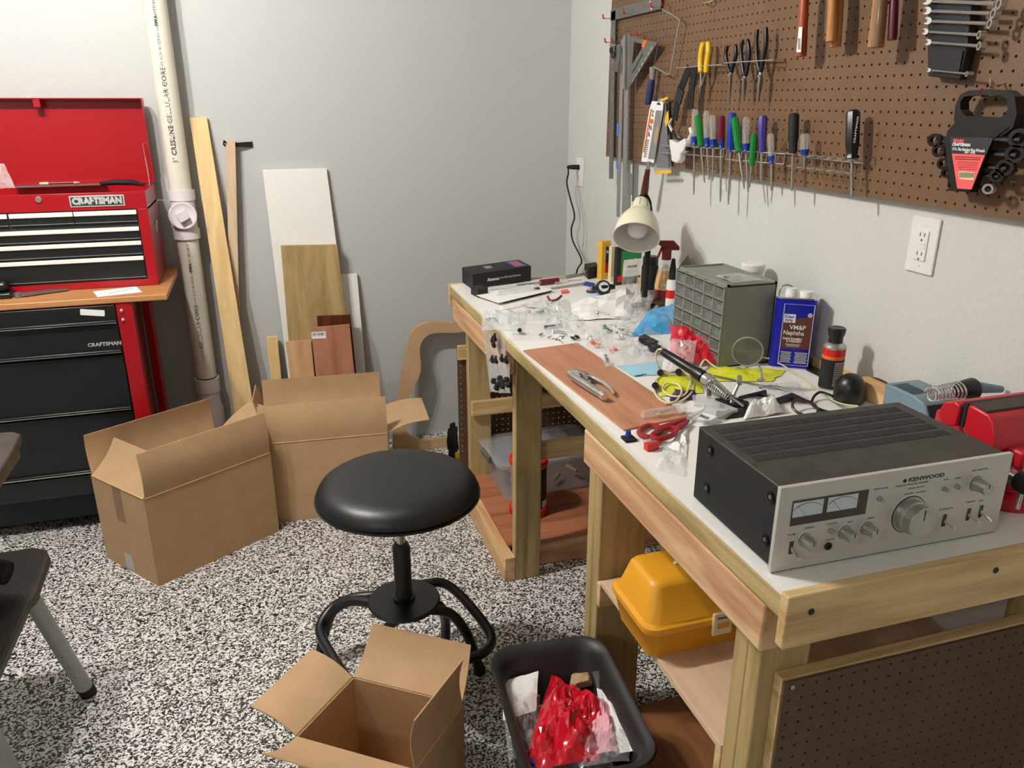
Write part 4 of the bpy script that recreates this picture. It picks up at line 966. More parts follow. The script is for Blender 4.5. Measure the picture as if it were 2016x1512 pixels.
# coping saw
cs = thing('coping_saw', 'coping saw with bent steel frame and navy handle', 'saw', tuple(onx(1279, 205, PB-.03)))
part('saw_frame', MB().tube(spline([onx(1286, 131, PB-.03), onx(1300, 138, PB-.03), onx(1313, 146, PB-.03), onx(1318, 145, PB-.03), onx(1321, 136, PB-.03), onx(1329, 90, PB-.03), onx(1337.5, 45, PB-.03), onx(1337.5, 39, PB-.03), onx(1333, 35, PB-.03), onx(1320, 27, PB-.03), onx(1304, 18, PB-.03)], 4), .0028, 8), M['steel'], cs, world=True)
part('saw_blade', MB().cyl(onx(1306, 26, PB-.03), onx(1288, 128, PB-.03), .0011, seg=6), M['dull_steel'], cs, world=True)
part('ferrule', MB().cyl(onx(1286, 132, PB-.03), onx(1284, 157, PB-.03), .013, .009), M['grey_plastic'], cs, world=True)
part('handle', MB().tube([onx(1284, 155, PB-.03), onx(1282, 165, PB-.03), onx(1279, 185, PB-.03), onx(1276, 204, PB-.03), onx(1276, 206, PB-.03)], [.010, .0135, .014, .0125, .009], 12), M['navy'], cs, world=True, label='navy blue handle')
# saw pack
zp_ = thing('saw_pack', 'white and orange hang pack with razor saw and dark wooden handle', 'package', tuple(onx(1277, 322, PB-.03)))
x0 = PB-.030
part('card_back', flatpoly([(1285, 199), (1307, 201), (1306, 215), (1288, 321), (1264, 318), (1267, 295), (1280, 215)], x0, x0-.003), M['paper'], zp_, world=True, smooth=0)
part('orange_edge', flatpoly([(1281, 214), (1284, 214), (1269, 300), (1266, 300)], x0-.0032, x0-.0036), M['orange'], zp_, world=True, smooth=0)
part('grey_field', flatpoly([(1292, 217), (1303, 218), (1289, 314), (1276, 313)], x0-.0032, x0-.0040), M['alu'], zp_, world=True, smooth=0)
part('tan_window', flatpoly([(1298, 245), (1295, 268), (1292, 286), (1288, 282), (1287, 270), (1290, 256)], x0-.0042, x0-.0046), M['card'], zp_, world=True, smooth=0)
part('red_disc', flatpoly([(1283+3.6*math.cos(k*PI/6), 239+5*math.sin(k*PI/6)) for k in range(12)], x0-.0036, x0-.0044), M['orange'], zp_, world=True, smooth=0)
part('hang_slot', flatpoly([(1293, 206), (1301, 207), (1300, 204), (1297, 201), (1294, 203)], x0-.0032, x0-.0038), M['ink'], zp_, world=True, smooth=0)
for s, u, v in (('Z', 1285, 224), ('N', 1280.5, 252), ('A', 1277.5, 265)):
    text('lettering', s, .026, M['ink'], zp_, frame(onx(u, v, x0-.0038), (0, -1, .0), (0, .14, 1)), .0003, 'CENTER', 1.0, .0003, world=True)
for k in range(10):
    v = 275+3.6*k; part('print_line', flatpoly([(1272.5-k*.6, v), (1278-k*.6, v+.6), (1278-k*.6, v+2.2), (1272.5-k*.6, v+1.6)], x0-.0036, x0-.0040), M['grey_ink'], zp_, world=True, smooth=0)
hh = [onx(1277, 318, x0-.012), onx(1276, 330, x0-.012), onx(1275, 335, x0-.012)]
part('ferrule', MB().cyl(hh[0], hh[2], .007, seg=12), M['steel'], zp_, world=True)
part('handle', MB().tube([onx(1275.5, 333, x0-.012), onx(1273, 348, x0-.012), onx(1270, 370, x0-.012), onx(1268, 384, x0-.012), onx(1267, 391, x0-.012)], [.009, .0105, .0135, .0135, .012], 14), M['dark_wood'], zp_, world=True, label='dark wooden handle')
yp = thing('blade_pack', 'clear hang pack with black tool and yellow ends behind the white saw pack', 'package', tuple(onx(1305, 340, PB-.015)))
x0 = PB-.014
part('shell', flatpoly([(1301, 195), (1315, 192), (1317, 230), (1322, 340), (1292, 342), (1300, 230)], x0, x0-.010), M['film'], yp, world=True, smooth=0)
part('card', flatpoly([(1302, 198), (1314, 195), (1317, 240), (1319, 330), (1296, 330), (1301, 240)], x0-.002, x0-.008), M['rubber'], yp, world=True, smooth=0)
part('yellow_end', flatpoly([(1300, 197), (1315, 190), (1315, 195), (1301, 201)], x0-.0105, x0-.012), M['yellow'], yp, world=True, smooth=0)
part('yellow_end', flatpoly([(1291, 336), (1322, 335), (1322, 341), (1291, 343)], x0-.0105, x0-.012), M['yellow'], yp, world=True, smooth=0)
part('yellow_flash', flatpoly([(1313, 222), (1316, 218), (1317, 240), (1311, 250), (1309, 238)], x0-.0105, x0-.012), M['yellow'], yp, world=True, smooth=0)
# head strap lamp
hs = thing('head_lamp', 'white head lamp hanging by black elastic straps', 'head lamp', tuple(onx(1345, 300, PB-.05)))
x0 = PB-.035
def strap(px, w_, x0, m='rubber', name='strap'): part(name, bar2(MB(), px, w_, x0, x0-.003), M[m], hs, world=True)
strap([(1358, 133), (1345, 165), (1335, 195), (1329, 236)], .034, x0); strap([(1368, 131), (1363, 170), (1360, 214)], .034, x0-.004)
part('strap_buckle', bar2(MB(), [(1342, 175), (1335, 200)], .044, x0-.004, x0-.008), M['black_plastic'], hs, world=True)
part('arm', MB().tube([onx(u, v, x0-.006) for u, v in ((1322, 234), (1318, 246), (1323, 257), (1333, 270), (1341, 276))], [.006, .0085, .0075, .007, .006], 8, flat=.6), M['white_plastic'], hs, world=True)
part('arm', MB().tube([onx(u, v, x0-.006) for u, v in ((1358, 252), (1362, 262), (1358, 274), (1350, 282))], [.005, .007, .008, .007], 8, flat=.6), M['white_plastic'], hs, world=True)
part('hinge_strip', MB().tube([onx(u, v, x0-.013) for u, v in ((1324, 258), (1332, 272), (1346, 279))], [.004, .0045, .004], 8), M['black_plastic'], hs, world=True)
part('lamp_body', flatpoly([(1329, 274), (1345, 281), (1359, 272), (1362, 284), (1357, 298), (1351, 303), (1350, 316), (1343, 321), (1334, 317), (1333, 303), (1331, 292)], x0-.002, x0-.026), M['white_plastic'], hs, world=True, bevel=.004)
p = onx(1359, 293, x0-.02); part('lamp_button', MB().cyl(p, p+Vector((-.014, 0, 0)), .0065), M['rubber'], hs, world=True)
# wire racks
def rack(label, u0, v0, u1, v1, n, drop, out=.042):
    t = thing('wire_rack', label, 'tool rack', tuple(onx((u0+u1)/2, (v0+v1)/2, PB)))
    a, c = onx(u0, v0, PB-out), onx(u1, v1, PB-out)
    part('front_wire', MB().cyl(a, c, .0016, seg=8), M['chrome'], t, world=True)
    a2, c2 = onx(u0, v0, PB-out) + Vector((out-.012, 0, 0)), onx(u1, v1, PB-out) + Vector((out-.012, 0, 0))
    part('back_wire', MB().cyl(a2, c2, .0016, seg=8), M['chrome'], t, world=True)
    if drop:
        d = Vector((0, 0, -drop)); part('lower_wire', MB().cyl(a+d, c+d, .0014, seg=8), M['chrome'], t, world=True)
    for k in range(n+1):
        q, q2 = lerp(a, c, k/n), lerp(a2, c2, k/n); m_ = [q2, q]
        if drop: m_.append(q+Vector((0, 0, -drop)))
        part('divider_wire', MB().tube(m_, .0013, 6), M['chrome'], t, world=True)
    for q in (lerp(a2, c2, .04), lerp(a2, c2, .96)):
        part('mounting_pin', MB().tube([q, (PB+.002, q.y, q.z+.004)], .0016, 6), M['chrome'], t, world=True)
    return t
rack('chrome wire rack holding the straps and yellow pliers', 1331, 134, 1421, 127, 5, 0)
rack('chrome wire rack holding the three black handled pliers', 1426, 124, 1522, 118, 6, 0)
rack('left chrome screwdriver rack under the head lamp straps', 1302, 286, 1425, 293, 7, .024)
rack('middle chrome screwdriver rack with the purple screwdriver', 1431, 296, 1545, 303, 7, .026)
r3 = thing('ring_rack', 'right grey rack of wire rings with the big black screwdriver', 'tool rack', tuple(onx(1630, 312, PB)))
for k in range(7):
    u, v = 1561+19.4*k, 303+1.9*k; c0 = onx(u, v, PB-.040)
    for dz in (0, -.030):
        part('ring', MB().tube([(c0.x+.0115*math.cos(a*PI/8), c0.y+.0115*math.sin(a*PI/8), c0.z+dz) for a in range(16)], .0015, 6, True), M['steel'], r3, world=True)
    part('ring_post', MB().tube([(c0.x+.0115, c0.y, c0.z), (PB-.012, c0.y-.004, c0.z-.006), (PB-.012, c0.y-.004, c0.z-.028), (c0.x+.0115, c0.y, c0.z-.030)], .0015, 6), M['steel'], r3, world=True)
a, c = onx(1561, 303, PB-.04), onx(1683, 315, PB-.04)
part('back_wire', MB().cyl((PB-.012, a.y, a.z-.008), (PB-.012, c.y, c.z-.008), .0016, seg=8), M['steel'], r3, world=True)
part('mounting_pin', MB().tube([(PB-.012, c.y-.02, c.z-.008), (PB+.002, c.y-.02, c.z+.01)], .0016, 6), M['steel'], r3, world=True)
# pliers
def pliers(label, hl, hr, pivot, tip, m, r_=.0062, x0=PB-.036, jaw=.010):
    t = thing('pliers', label, 'pliers', tuple(onx(*tip, x0)))
    for P in (hl, hr):
        part('grip', MB().tube(spline([onx(u, v, x0) for u, v in P], 4), [r_*.8] + [r_]*(4*(len(P)-1)-1) + [r_*.75], 10), M[m], t, world=True)
    pv, tp = onx(*pivot, x0), onx(*tip, x0)
    for P in (hl, hr):
        part('shank', MB().tube([onx(*P[-1], x0), lerp(onx(*P[-1], x0), pv, .6), pv], [.0035, .0042, .005], 8), M['dull_steel'], t, world=True)
    part('jaw', MB().tube([pv, lerp(pv, tp, .15), lerp(pv, tp, .5), tp], [.006, jaw, jaw*.75, .0016], 10, flat=.55), M['dull_steel'], t, world=True)
    part('pivot_pin', MB().cyl(pv+Vector((.004, 0, 0)), pv+Vector((-.0075, 0, 0)), .004), M['steel'], t, world=True)
pliers('slip joint pliers with yellow grips', [(1385, 84), (1381, 100), (1379, 122), (1380, 142)], [(1394, 83), (1395, 100), (1392, 122), (1390, 143)], (1381, 170), (1378, 196), 'yellow', .0085, jaw=.008)
pliers('leftmost of the three black handled pliers, long thin nose', [(1432, 90), (1429, 108), (1433, 130), (1437, 143)], [(1448, 88), (1449, 108), (1443, 130), (1440, 143)], (1439, 148), (1436, 206), 'black_satin', .0058, jaw=.008)
pliers('middle of the three black handled pliers, short nose', [(1462, 78), (1459, 100), (1462, 130), (1465, 150)], [(1472, 78), (1475, 100), (1472, 130), (1468, 150)], (1466, 156), (1465, 196), 'black_satin', .0058, jaw=.012)
pliers('rightmost of the three black handled pliers, tallest with cutter nose', [(1491, 58), (1489, 85), (1491, 120), (1496, 142)], [(1508, 54), (1508, 85), (1502, 120), (1498, 142)], (1498, 150), (1493, 200), 'black_satin', .006, jaw=.013)
# screwdrivers
def driver(label, top, base, tip, r_, kind, x0=PB-.040, sr=.0032):
    t = thing('screwdriver', label, 'screwdriver', tuple(onx(*tip, x0)))
    T_, B_, P_ = onx(*top, x0), onx(*base, x0), onx(*tip, x0)
    hm = {'green': 'green_plastic', 'clear': 'clear_handle', 'blue': 'blue_plastic', 'purple': 'purple', 'black': 'black_satin', 'rubber': 'black_matte', 'maroon': 'red_blue'}[kind]
    d = (B_-T_)
    prof = {'rubber': [(0, .7), (.05, 1), (.6, 1), (.75, .78), (.9, .82), (1, .7)], 'purple': [(0, .75), (.08, 1), (.55, .95), (.8, .75), (1, .8)]}.get(kind, [(0, .55), (.03, .85), (.08, 1), (.72, 1), (.86, .82), (.93, .78), (1, 1)])
    end = .76 if kind in ('clear', 'maroon') else 1
    pr = [(f, k) for f, k in prof if f <= end] + ([(end, 1)] if end < 1 else [])
    part('handle', MB().tube([T_+d*f for f, k in pr], [r_*k for f, k in pr], 8 if kind != 'rubber' else 14), M[hm], t, world=True, smooth=30)
    if end < 1: part('collar', MB().tube([T_+d*f for f in (.76, .80, .90, .96, 1)], [r_, r_*.95, r_*.72, r_*.72, r_*.9], 10), M['blue_plastic'], t, world=True)
    if kind == 'clear': part('core', MB().tube([T_+d*.45, T_+d*.76], [sr, sr], 6), M['steel'], t, world=True)
    part('shaft', MB().tube([B_-d.normalized()*.004, lerp(B_, P_, .9), P_], [sr, sr, sr*.55], 8), M['steel'], t, world=True)
    return t
driver('clear screwdriver with blue collar, first at left in the left rack', (1369, 215), (1367, 286), (1366, 384), .0115, 'clear')
driver('green screwdriver leaning in the left rack', (1374, 227), (1380, 288), (1387, 360), .0115, 'green')
driver('clear screwdriver with blue collar just right of the leaning green one', (1391, 218), (1392, 289), (1396, 354), .011, 'clear')
driver('clear screwdriver with blue collar left of the maroon one', (1403, 227), (1404, 290), (1403, 357), .011, 'clear')
driver('maroon and blue screwdriver at the right end of the left rack', (1421, 228), (1420, 292), (1418, 398), .0105, 'maroon')
driver('royal blue screwdriver at the left end of the middle rack', (1442, 222), (1438, 298), (1434, 403), .0125, 'blue')
driver('long green screwdriver leaning in front of the royal blue one', (1446, 231), (1455, 299), (1465, 372), .0115, 'green', PB-.046)
driver('clear screwdriver with blue collar in the middle of the middle rack', (1469, 230), (1469, 300), (1473, 379), .0115, 'clear')
driver('short green screwdriver dropped low in the middle rack', (1485, 263), (1480, 326), (1475, 370), .0095, 'green', PB-.046)
driver('purple screwdriver with a dark base', (1502, 228), (1500, 299), (1499, 357), .0125, 'purple', sr=.004)
driver('short clear screwdriver hanging low right of the purple one', (1517, 263), (1519, 322), (1519, 376), .0095, 'clear', PB-.046)
driver('large charcoal rubber gripped screwdriver at the left of the ring rack', (1563, 223), (1561, 302), (1559, 376), .0135, 'rubber')
driver('stubby clear screwdriver with blue collar in the ring rack', (1585, 263), (1584, 305), (1583, 334), .0125, 'clear')
b_ = driver('big glossy black screwdriver at the right end of the ring rack', (1680, 216), (1677, 312), (1677, 392), .0155, 'black')
text('lettering', 'CRAFTSMAN', .0085, M['silver_ink'], b_, frame(onx(1682, 282, PB-.040-.0157), (0, 0, 1), (0, 1, 0)), .0003, 'LEFT', 1.2, world=True)
# hammer handles
def shaft(name, label, cat, P, w0, w1, m, x0=PB-.05, flat=.8):
    t = thing(name, label, cat, tuple(onx(*P[-1], x0)))
    part('handle', MB().tube([onx(u, v, x0) for u, v in P], [w0, (w0+w1)/2, w1, w1*.96], 12, flat=flat), M[m], t, world=True)
    # head on top, outside the photograph's frame
    q = onx(*P[0], x0); part('hammer_head', MB().cyl(q+Vector((0, .05, .01)), q+Vector((0, -.06, .01)), .014), M['dull_steel'], t, world=True)
    return t
h1 = shaft('hammer', 'hammer with orange brown handle and white barcode label', 'hammer', [(1588, -60), (1583, 10), (1578, 95), (1577, 111)], .012, .0165, 'orange_wood')
part('label', flatpoly([(1573, 53), (1580, 53), (1577, 103), (1568, 103)], PB-.0665, PB-.067), M['paper'], h1, world=True, smooth=0)
for k in range(10): part('barcode_bar', flatpoly([(1571, 76+k*2.2), (1576, 76+k*2.2), (1576, 77.2+k*2.2), (1571, 77.2+k*2.2)], PB-.0671, PB-.0675), M['ink'], h1, world=True, smooth=0)
shaft('hammer', 'hammer with flat sided tan wooden handle', 'hammer', [(1641, -60), (1640, 10), (1637, 70), (1636, 82)], .014, .0155, 'tan_wood', PB-.058)
shaft('hammer', 'second tan hammer handle behind the flat sided one', 'hammer', [(1652, -60), (1651, 10), (1646, 80), (1645, 92)], .014, .0155, 'tan_wood', PB-.035)
h4 = shaft('hammer', 'hammer handle wrapped in clear film', 'hammer', [(1740, -60), (1733, 10), (1726, 80), (1724, 94)], .0165, .0195, 'film_brown', PB-.062)
part('wooden_core', MB().tube([onx(1740, -60, PB-.062), onx(1724, 93, PB-.062)], [.0145, .0175], 10), M['tan_wood'], h4, world=True)
shaft('hammer', 'hammer with slim maroon handle right of the wrapped one', 'hammer', [(1763, -60), (1760, 10), (1757, 70), (1756, 79)], .011, .0125, 'maroon', PB-.045)
# wrench rack
wr = thing('wrench_holder', 'black stepped wrench holder with chrome wrenches at top right', 'wrench rack', tuple(onx(1872, 157, PB-.02)))
part('holder', flatpoly([(1841, -40), (1935, -40), (1925, 40), (1920, 90), (1905, 158), (1841, 150)], PB-.010, PB-.030), M['black_plastic'], wr, world=True, smooth=0, bevel=.003)
part('holder_face', flatpoly([(1866, 100), (1898, 100), (1890, 143), (1860, 140)], PB-.0302, PB-.0335), M['black_matte'], wr, world=True, smooth=0)
def wrench(label, L, R_, w_, x0=PB-.040, rk=1.0):
    t = thing('combination_wrench', label, 'wrench', tuple(onx(*L, x0)))
    a, c = onx(*L, x0), onx(*R_, x0); d = (c-a).normalized()
    part('shank', MB().tube([a+d*w_, lerp(a, c, .5), c-d*w_*1.3], [w_*.34, w_*.30, w_*.42], 8, flat=.7), M['chrome'], t, world=True)
    ang = math.atan2(d.z, -d.y)
    F = frame(a, (0, -math.cos(ang), math.sin(ang)), (0, math.sin(ang), math.cos(ang)))
    pr = [(w_*1.0*math.cos(R(k)), w_*.60*math.sin(R(k))) for k in range(-140, 141, 20)] + [(-w_*.1, w_*.25), (-w_*.1, -w_*.25)][::1]
    part('open_jaw', MB().prism(pr, -.003, .004, F), M['chrome'], t, world=True, smooth=0)
    # ring end, set at an angle toward the viewer
    n = 14; o_ = []
    T2 = frame(c+Vector((-.004, 0, 0)), Vector((-.35, -math.cos(ang), math.sin(ang))), (0, math.sin(ang), math.cos(ang)))
    V_, F_ = [], []
    for k in range(n):
        s_, c_ = math.sin(2*PI*k/n), math.cos(2*PI*k/n)
        for rr, z in ((w_*.8*rk, -.006), (w_*.8*rk, .006), (w_*.45*rk, .006), (w_*.45*rk, -.006)): V_.append((rr*c_, rr*s_, z))
    for k in range(n):
        q = (k+1) % n
        for z in range(4): F_.append((4*k+z, 4*q+z, 4*q+(z+1) % 4, 4*k+(z+1) % 4))
    part('ring_end', MB().add(V_, F_, T2), M['chrome'], t, world=True, smooth=40)
for i, (L, R_, w_, l) in enumerate((((1828, 1), (1975, 8), .0155, 'largest chrome wrench, at the top edge of the photo'), ((1828, 21), (1964, 27), .014, 'second chrome wrench down the black holder'),
        ((1829, 41), (1957, 47), .0135, 'third chrome wrench down the black holder'), ((1824, 62), (1936, 69), .0115, 'fourth chrome wrench down the black holder'),
        ((1830, 83), (1936, 91), .0115, 'fifth chrome wrench down, above the empty slots of the black holder'), ((1831, 138), (1912, 146), .0075, 'smallest chrome wrench, alone at the bottom of the black holder'))):
    wrench(l, L, R_, w_*.85)
# hung ratchet wrench set
ws = thing('wrench_set', 'black hang handle with five dark ratchet wrenches and a coral label', 'wrench set', tuple(onx(1920, 385, PB-.02)))
x0 = PB-.020
hO = [(1901, 262), (1895, 235), (1898, 208), (1908, 186), (1925, 178), (1960, 176), (2000, 178), (2016, 190), (2020, 225), (2012, 252), (1990, 268)]
hI = [(1918, 228), (1908, 215), (1908, 200), (1916, 190), (1930, 188), (1960, 187), (1990, 188), (2000, 197), (2002, 215), (1996, 226), (1985, 232)]
HO = [onx(*k, x0) for k in hO]; HI = [onx(*k, x0) for k in hI]; n = len(HO); e = Vector((-.022, 0, 0))
V_ = HO+HI+[p+e for p in HO]+[p+e for p in HI]; F_ = []
for k in range(n):
    q = (k+1) % n; F_ += [(k, q, n+q, n+k), (2*n+k, 3*n+k, 3*n+q, 2*n+q), (k, 2*n+k, 2*n+q, q), (n+k, n+q, 3*n+q, 3*n+k)]
part('hang_handle', MB().add(V_, F_), M['black_plastic'], ws, world=True, smooth=0, label='black grip handle with finger waves')
part('handle_base', flatpoly([(1898, 240), (1990, 236), (2005, 250), (1975, 272), (1880, 268), (1882, 258)], x0-.002, x0-.024), M['black_plastic'], ws, world=True, smooth=0)
for k, (L, R_, w_) in enumerate((((1845, 276), (2012, 272), .0165), ((1853, 297), (2004, 303), .0155), ((1862, 322), (1984, 330), .0145), ((1868, 340), (1968, 346), .012), ((1879, 364), (1951, 372), .0095))):
    a, c = onx(*L, x0-.02), onx(*R_, x0-.02); d = (c-a).normalized()
    part('ratchet_wrench', MB().tube([a, lerp(a, c, .5), c], [w_*.5, w_*.42, w_*.5], 8, flat=.5), M['black_satin'], ws, world=True)
    for p, s_ in ((a, .9), (c, 1.15)):
        V_, F_ = [], []; n = 20; ww = w_*s_
        for q in range(n):
            cc, ss = math.cos(2*PI*q/n), math.sin(2*PI*q/n)
            for rr, xx in ((1.05, 0), (1.05, -.008), (.62, -.008), (.62, 0)): V_.append((p.x+xx+.012*ss*0, p.y+ww*rr*1.15*cc, p.z+ww*rr*.85*ss))
        for q in range(n):
            z_ = (q+1) % n
            for z in range(4): F_.append((4*q+z, 4*z_+z, 4*z_+(z+1) % 4, 4*q+(z+1) % 4))
        part('ratchet_ring', MB().add(V_, F_), M['steel' if s_ > 1 and k > 3 else 'dark_chrome'], ws, world=True)
part('tray', flatpoly([(1868, 268), (1960, 270), (1925, 378), (1882, 375)], x0-.004, x0-.022), M['black_plastic'], ws, world=True, smooth=0)
part('label_black', flatpoly([(1870, 269), (1956, 271), (1942, 304), (1874, 301)], x0-.0362, x0-.0368), M['ink'], ws, world=True, smooth=0)
part('label_backing', flatpoly([(1869, 268), (1957, 270), (1920, 376), (1883, 373)], x0-.022, x0-.036), M['black_plastic'], ws, world=True, smooth=0)
part('label_coral', flatpoly([(1874.5, 302), (1940, 305), (1913, 373), (1885, 371)], x0-.0362, x0-.0370), M['pink_label'], ws, world=True, smooth=0, label='coral trapezoid label')
xl = x0-.0372
text('lettering', 'SEARS', .0085, M['pink_label'], ws, frame(onx(1877, 277, xl), (0, -1, 0), (0, 0, 1)), .0002, 'LEFT', 1.1, .0004, world=True)
text('lettering', 'CRAFTSMAN', .0075, M['white_ink'], ws, frame(onx(1875, 284, xl), (0, -1, 0), (0, 0, 1)), .0002, 'LEFT', 1.0, .0004, world=True)
text('lettering', '5 Pc. Flat Ratchet Box Wrench', .0078, M['white_ink'], ws, frame(onx(1875, 293, xl), (0, -1, 0), (0, 0, 1)), .0002, 'LEFT', .78, .0002, world=True)
text('lettering', 'Set - SAE', .0078, M['white_ink'], ws, frame(onx(1899, 299, xl), (0, -1, 0), (0, 0, 1)), .0002, 'LEFT', .85, .0002, world=True)
for v_ in (308, 312): part('print_line', flatpoly([(1880, v_), (1930, v_+2), (1930, v_+3.6), (1880, v_+1.6)], xl, xl-.0002), M['dark_red'], ws, world=True, smooth=0)
for k in range(5): part('print_line', flatpoly([(1884+k*.9, 318+k*3.6), (1926-k*.9, 319.5+k*3.6), (1926-k*.9, 320.3+k*3.6), (1884+k*.9, 318.8+k*3.6)], xl, xl-.0002), M['dark_red'], ws, world=True, smooth=0)
part('barcode_field', flatpoly([(1887, 337), (1918, 339), (1917, 355), (1889, 352)], xl, xl-.0003), M['ivory'], ws, world=True, smooth=0)
for k in range(12): part('barcode_bar', flatpoly([(1889+k*2.4, 339+k*.12), (1890.2+k*2.4, 339+k*.12), (1890.6+k*2.3, 350), (1889.6+k*2.3, 350)], xl-.0004, xl-.0006), M['ink'], ws, world=True, smooth=0)
# steel hook at top
hk = thing('ring_hook', 'chrome double hook at the top edge above the pliers', 'hook', tuple(onx(1390, 8, PB)))
part('wire', MB().tube([onx(1381, 3, PB-.02), onx(1388, 6, PB-.03), onx(1402, 1, PB-.02), onx(1402, -4, PB)], .002, 6), M['chrome'], hk, world=True)

# ---------------------------------------------------------------- wall outlets and cords
def outlet(label, y0, y1, z0, z1, gfci):
    t = thing('wall_outlet', label, 'outlet', (0, (y0+y1)/2, z0))
    pl = MB().prism(rrect(abs(y1-y0), z1-z0, .004), 0, .006, frame((-.0002, (y0+y1)/2, (z0+z1)/2), (0, -1, 0), (0, 0, 1)))
    part('cover_plate', pl, M['white_plastic'], t, world=True, bevel=.002)
    yc, zc_ = (y0+y1)/2, (z0+z1)/2; w_ = .033; h_ = .067
    s_ = part('socket_face', MB().box(-.0095, -.006, yc-w_/2, yc+w_/2, zc_-h_/2, zc_+h_/2), M['white_plastic'], t, world=True, bevel=.001)
    for dz in (.021, -.021):
        for dy in (-.0063, .0063): part('slot', MB().box(-.0100, -.0094, yc+dy-.0009, yc+dy+.0009, zc_+dz-.001, zc_+dz+.007), M['ink'], s_, world=True)
        part('ground_hole', MB().lathe([(.0024, 0), (.0024, .0004)], frame((-.0096, yc, zc_+dz-.009), (0, -1, 0), (0, 0, 1)), 10), M['ink'], s_, world=True)
    if gfci:
        part('test_button', MB().box(-.0108, -.0094, yc-.013, yc+.007, zc_-.0062, zc_-.0012), M['white_plastic'], s_, world=True)
        part('test_button', MB().box(-.0108, -.0094, yc-.013, yc+.007, zc_+.0012, zc_+.0062), M['white_plastic'], s_, world=True)
    for dz in (.046, -.046): part('cover_screw', MB().lathe([(.003, 0), (.0025, .001)], frame((-.0062, yc, zc_+dz), (0, -1, 0), (0, 0, 1)), 10), M['white_plastic'], t, world=True)
outlet('white double socket with test buttons below the tool board at right', -2.166, -2.246, 1.214, 1.338, True)
outlet('white wall socket in the corner with the black plug', -.121, -.202, 1.211, 1.336, False)
pg = thing('plug_cord', 'black power cord hanging from the corner socket to the bench', 'cord', tuple(onx(1135, 330, -.01)))
a = onx(1140, 329, -.010); part('plug', MB().tube([a, a+Vector((-.02, .004, 0)), a+Vector((-.045, .008, .001)), a+Vector((-.055, .01, 0))], [.011, .011, .009, .005], 10), M['rubber'], pg, world=True)
part('cable', MB().tube(spline([a+Vector((-.05, .009, 0)), onx(1119, 341, -.06), onx(1116, 360, -.06), onx(1122, 388, -.05), onx(1131, 425, -.04), onx(1125, 450, -.04), onx(1128, 475, -.04), onx(1145, 512, -.03), onx(1137, 530, -.03), onx(1130, 560, -.03)], 6), .0038, 8), M['rubber'], pg, world=True)
item('phone_cord', 'thin grey cord hanging from the corner socket down to the bench', 'cord', MB().tube(spline([onx(1137, 338, -.012), onx(1137, 370, -.015), onx(1142, 400, -.02), onx(1149, 440, -.02), onx(1149, 470, -.02), onx(1147, 490, -.02), onx(1152, 508, -.02), onx(1160, 521, -.03)], 6), .0016, 6), M['wire_grey'])

# ================================================================ things on the bench top
Z = HB + .0003
def tp(u, v, z=0): return onz(u, v, Z+z)
def slabq(px, z0, z1): a = [onz(u, v, Z+z0) for u, v in px]; return MB().hexa(a, [p+Vector((0, 0, z1-z0)) for p in a])
# plywood board
item('plywood_board', 'thin reddish plywood board lying along the bench front under the locking pliers', 'plywood', slabq([(1030, 692), (1228, 849), (1357, 822), (1137, 677)], 0, .004), M['ply_red_y'], bevel=.0008)
BT = .0048
# locking pliers
lp = thing('locking_pliers', 'nickel locking pliers lying on the reddish plywood board', 'pliers', tuple(tp(1165, 755, BT)))
def L2(P, z=0): return [tp(u, v, BT+z) for u, v in P]
part('upper_handle', MB().tube(L2([(1124, 739), (1148, 754), (1170, 768), (1184, 777)], .014), [.0085, .0105, .0105, .009], 12), M['steel'], lp, world=True)
part('adjust_screw', MB().tube(L2([(1183, 776), (1189, 780), (1191, 781)], .014), [.0095, .0105, .0095], 18), M['chrome'], lp, world=True)
part('lower_handle', MB().tube(L2([(1150, 738), (1170, 744), (1188, 753), (1202, 765), (1209, 775)], .010), [.005, .006, .0055, .005, .0035], 8, flat=.7), M['steel'], lp, world=True)
part('jaw', MB().tube(L2([(1119, 733), (1128, 738), (1140, 742)], .010), [.007, .011, .012], 10, flat=.6), M['steel'], lp, world=True)
part('jaw', MB().tube(L2([(1124, 730), (1136, 732), (1150, 738), (1160, 748)], .012), [.004, .007, .010, .008], 10, flat=.6), M['dull_steel'], lp, world=True)
for u, v in ((1140, 742), (1158, 742), (1160, 752)): p = tp(u, v, BT+.0185); part('rivet', MB().cyl(p, p+Vector((0, 0, .0035)), .004, seg=12), M['chrome'], lp, world=True)
# meter box
mb_ = thing('meter_box', 'black printed box at the far left corner of the bench', 'box', tuple(tp(932, 563)))
a, b_, c_ = tp(931, 571), tp(1045.5, 553), tp(910, 556)
ux, uy = b_-a, c_-a
hb = ony(1045, 523.5, b_.y).z - Z
part('carton', MB().hexa([a, b_, b_+uy, a+uy], [p+Vector((0, 0, hb)) for p in (a, b_, b_+uy, a+uy)]), M['black_matte'], mb_, world=True, bevel=.0015)
fr = frame(a+ux*.24+Vector((0, 0, hb*.50))-uy.normalized()*.0004, ux, (0, 0, 1))
text('lettering', 'Aicevoos', .018, M['white_ink'], mb_, fr, .0002, 'LEFT', .85, .0005, world=True)
text('lettering', 'True RMS Digital Multimeter', .0105, M['silver_ink'], mb_, frame(a+ux*.46+Vector((0, 0, hb*.515))-uy.normalized()*.0004, ux, (0, 0, 1)), .0002, 'LEFT', .80, .0001, world=True)
tz_ = a+Vector((0, 0, hb+.0004))
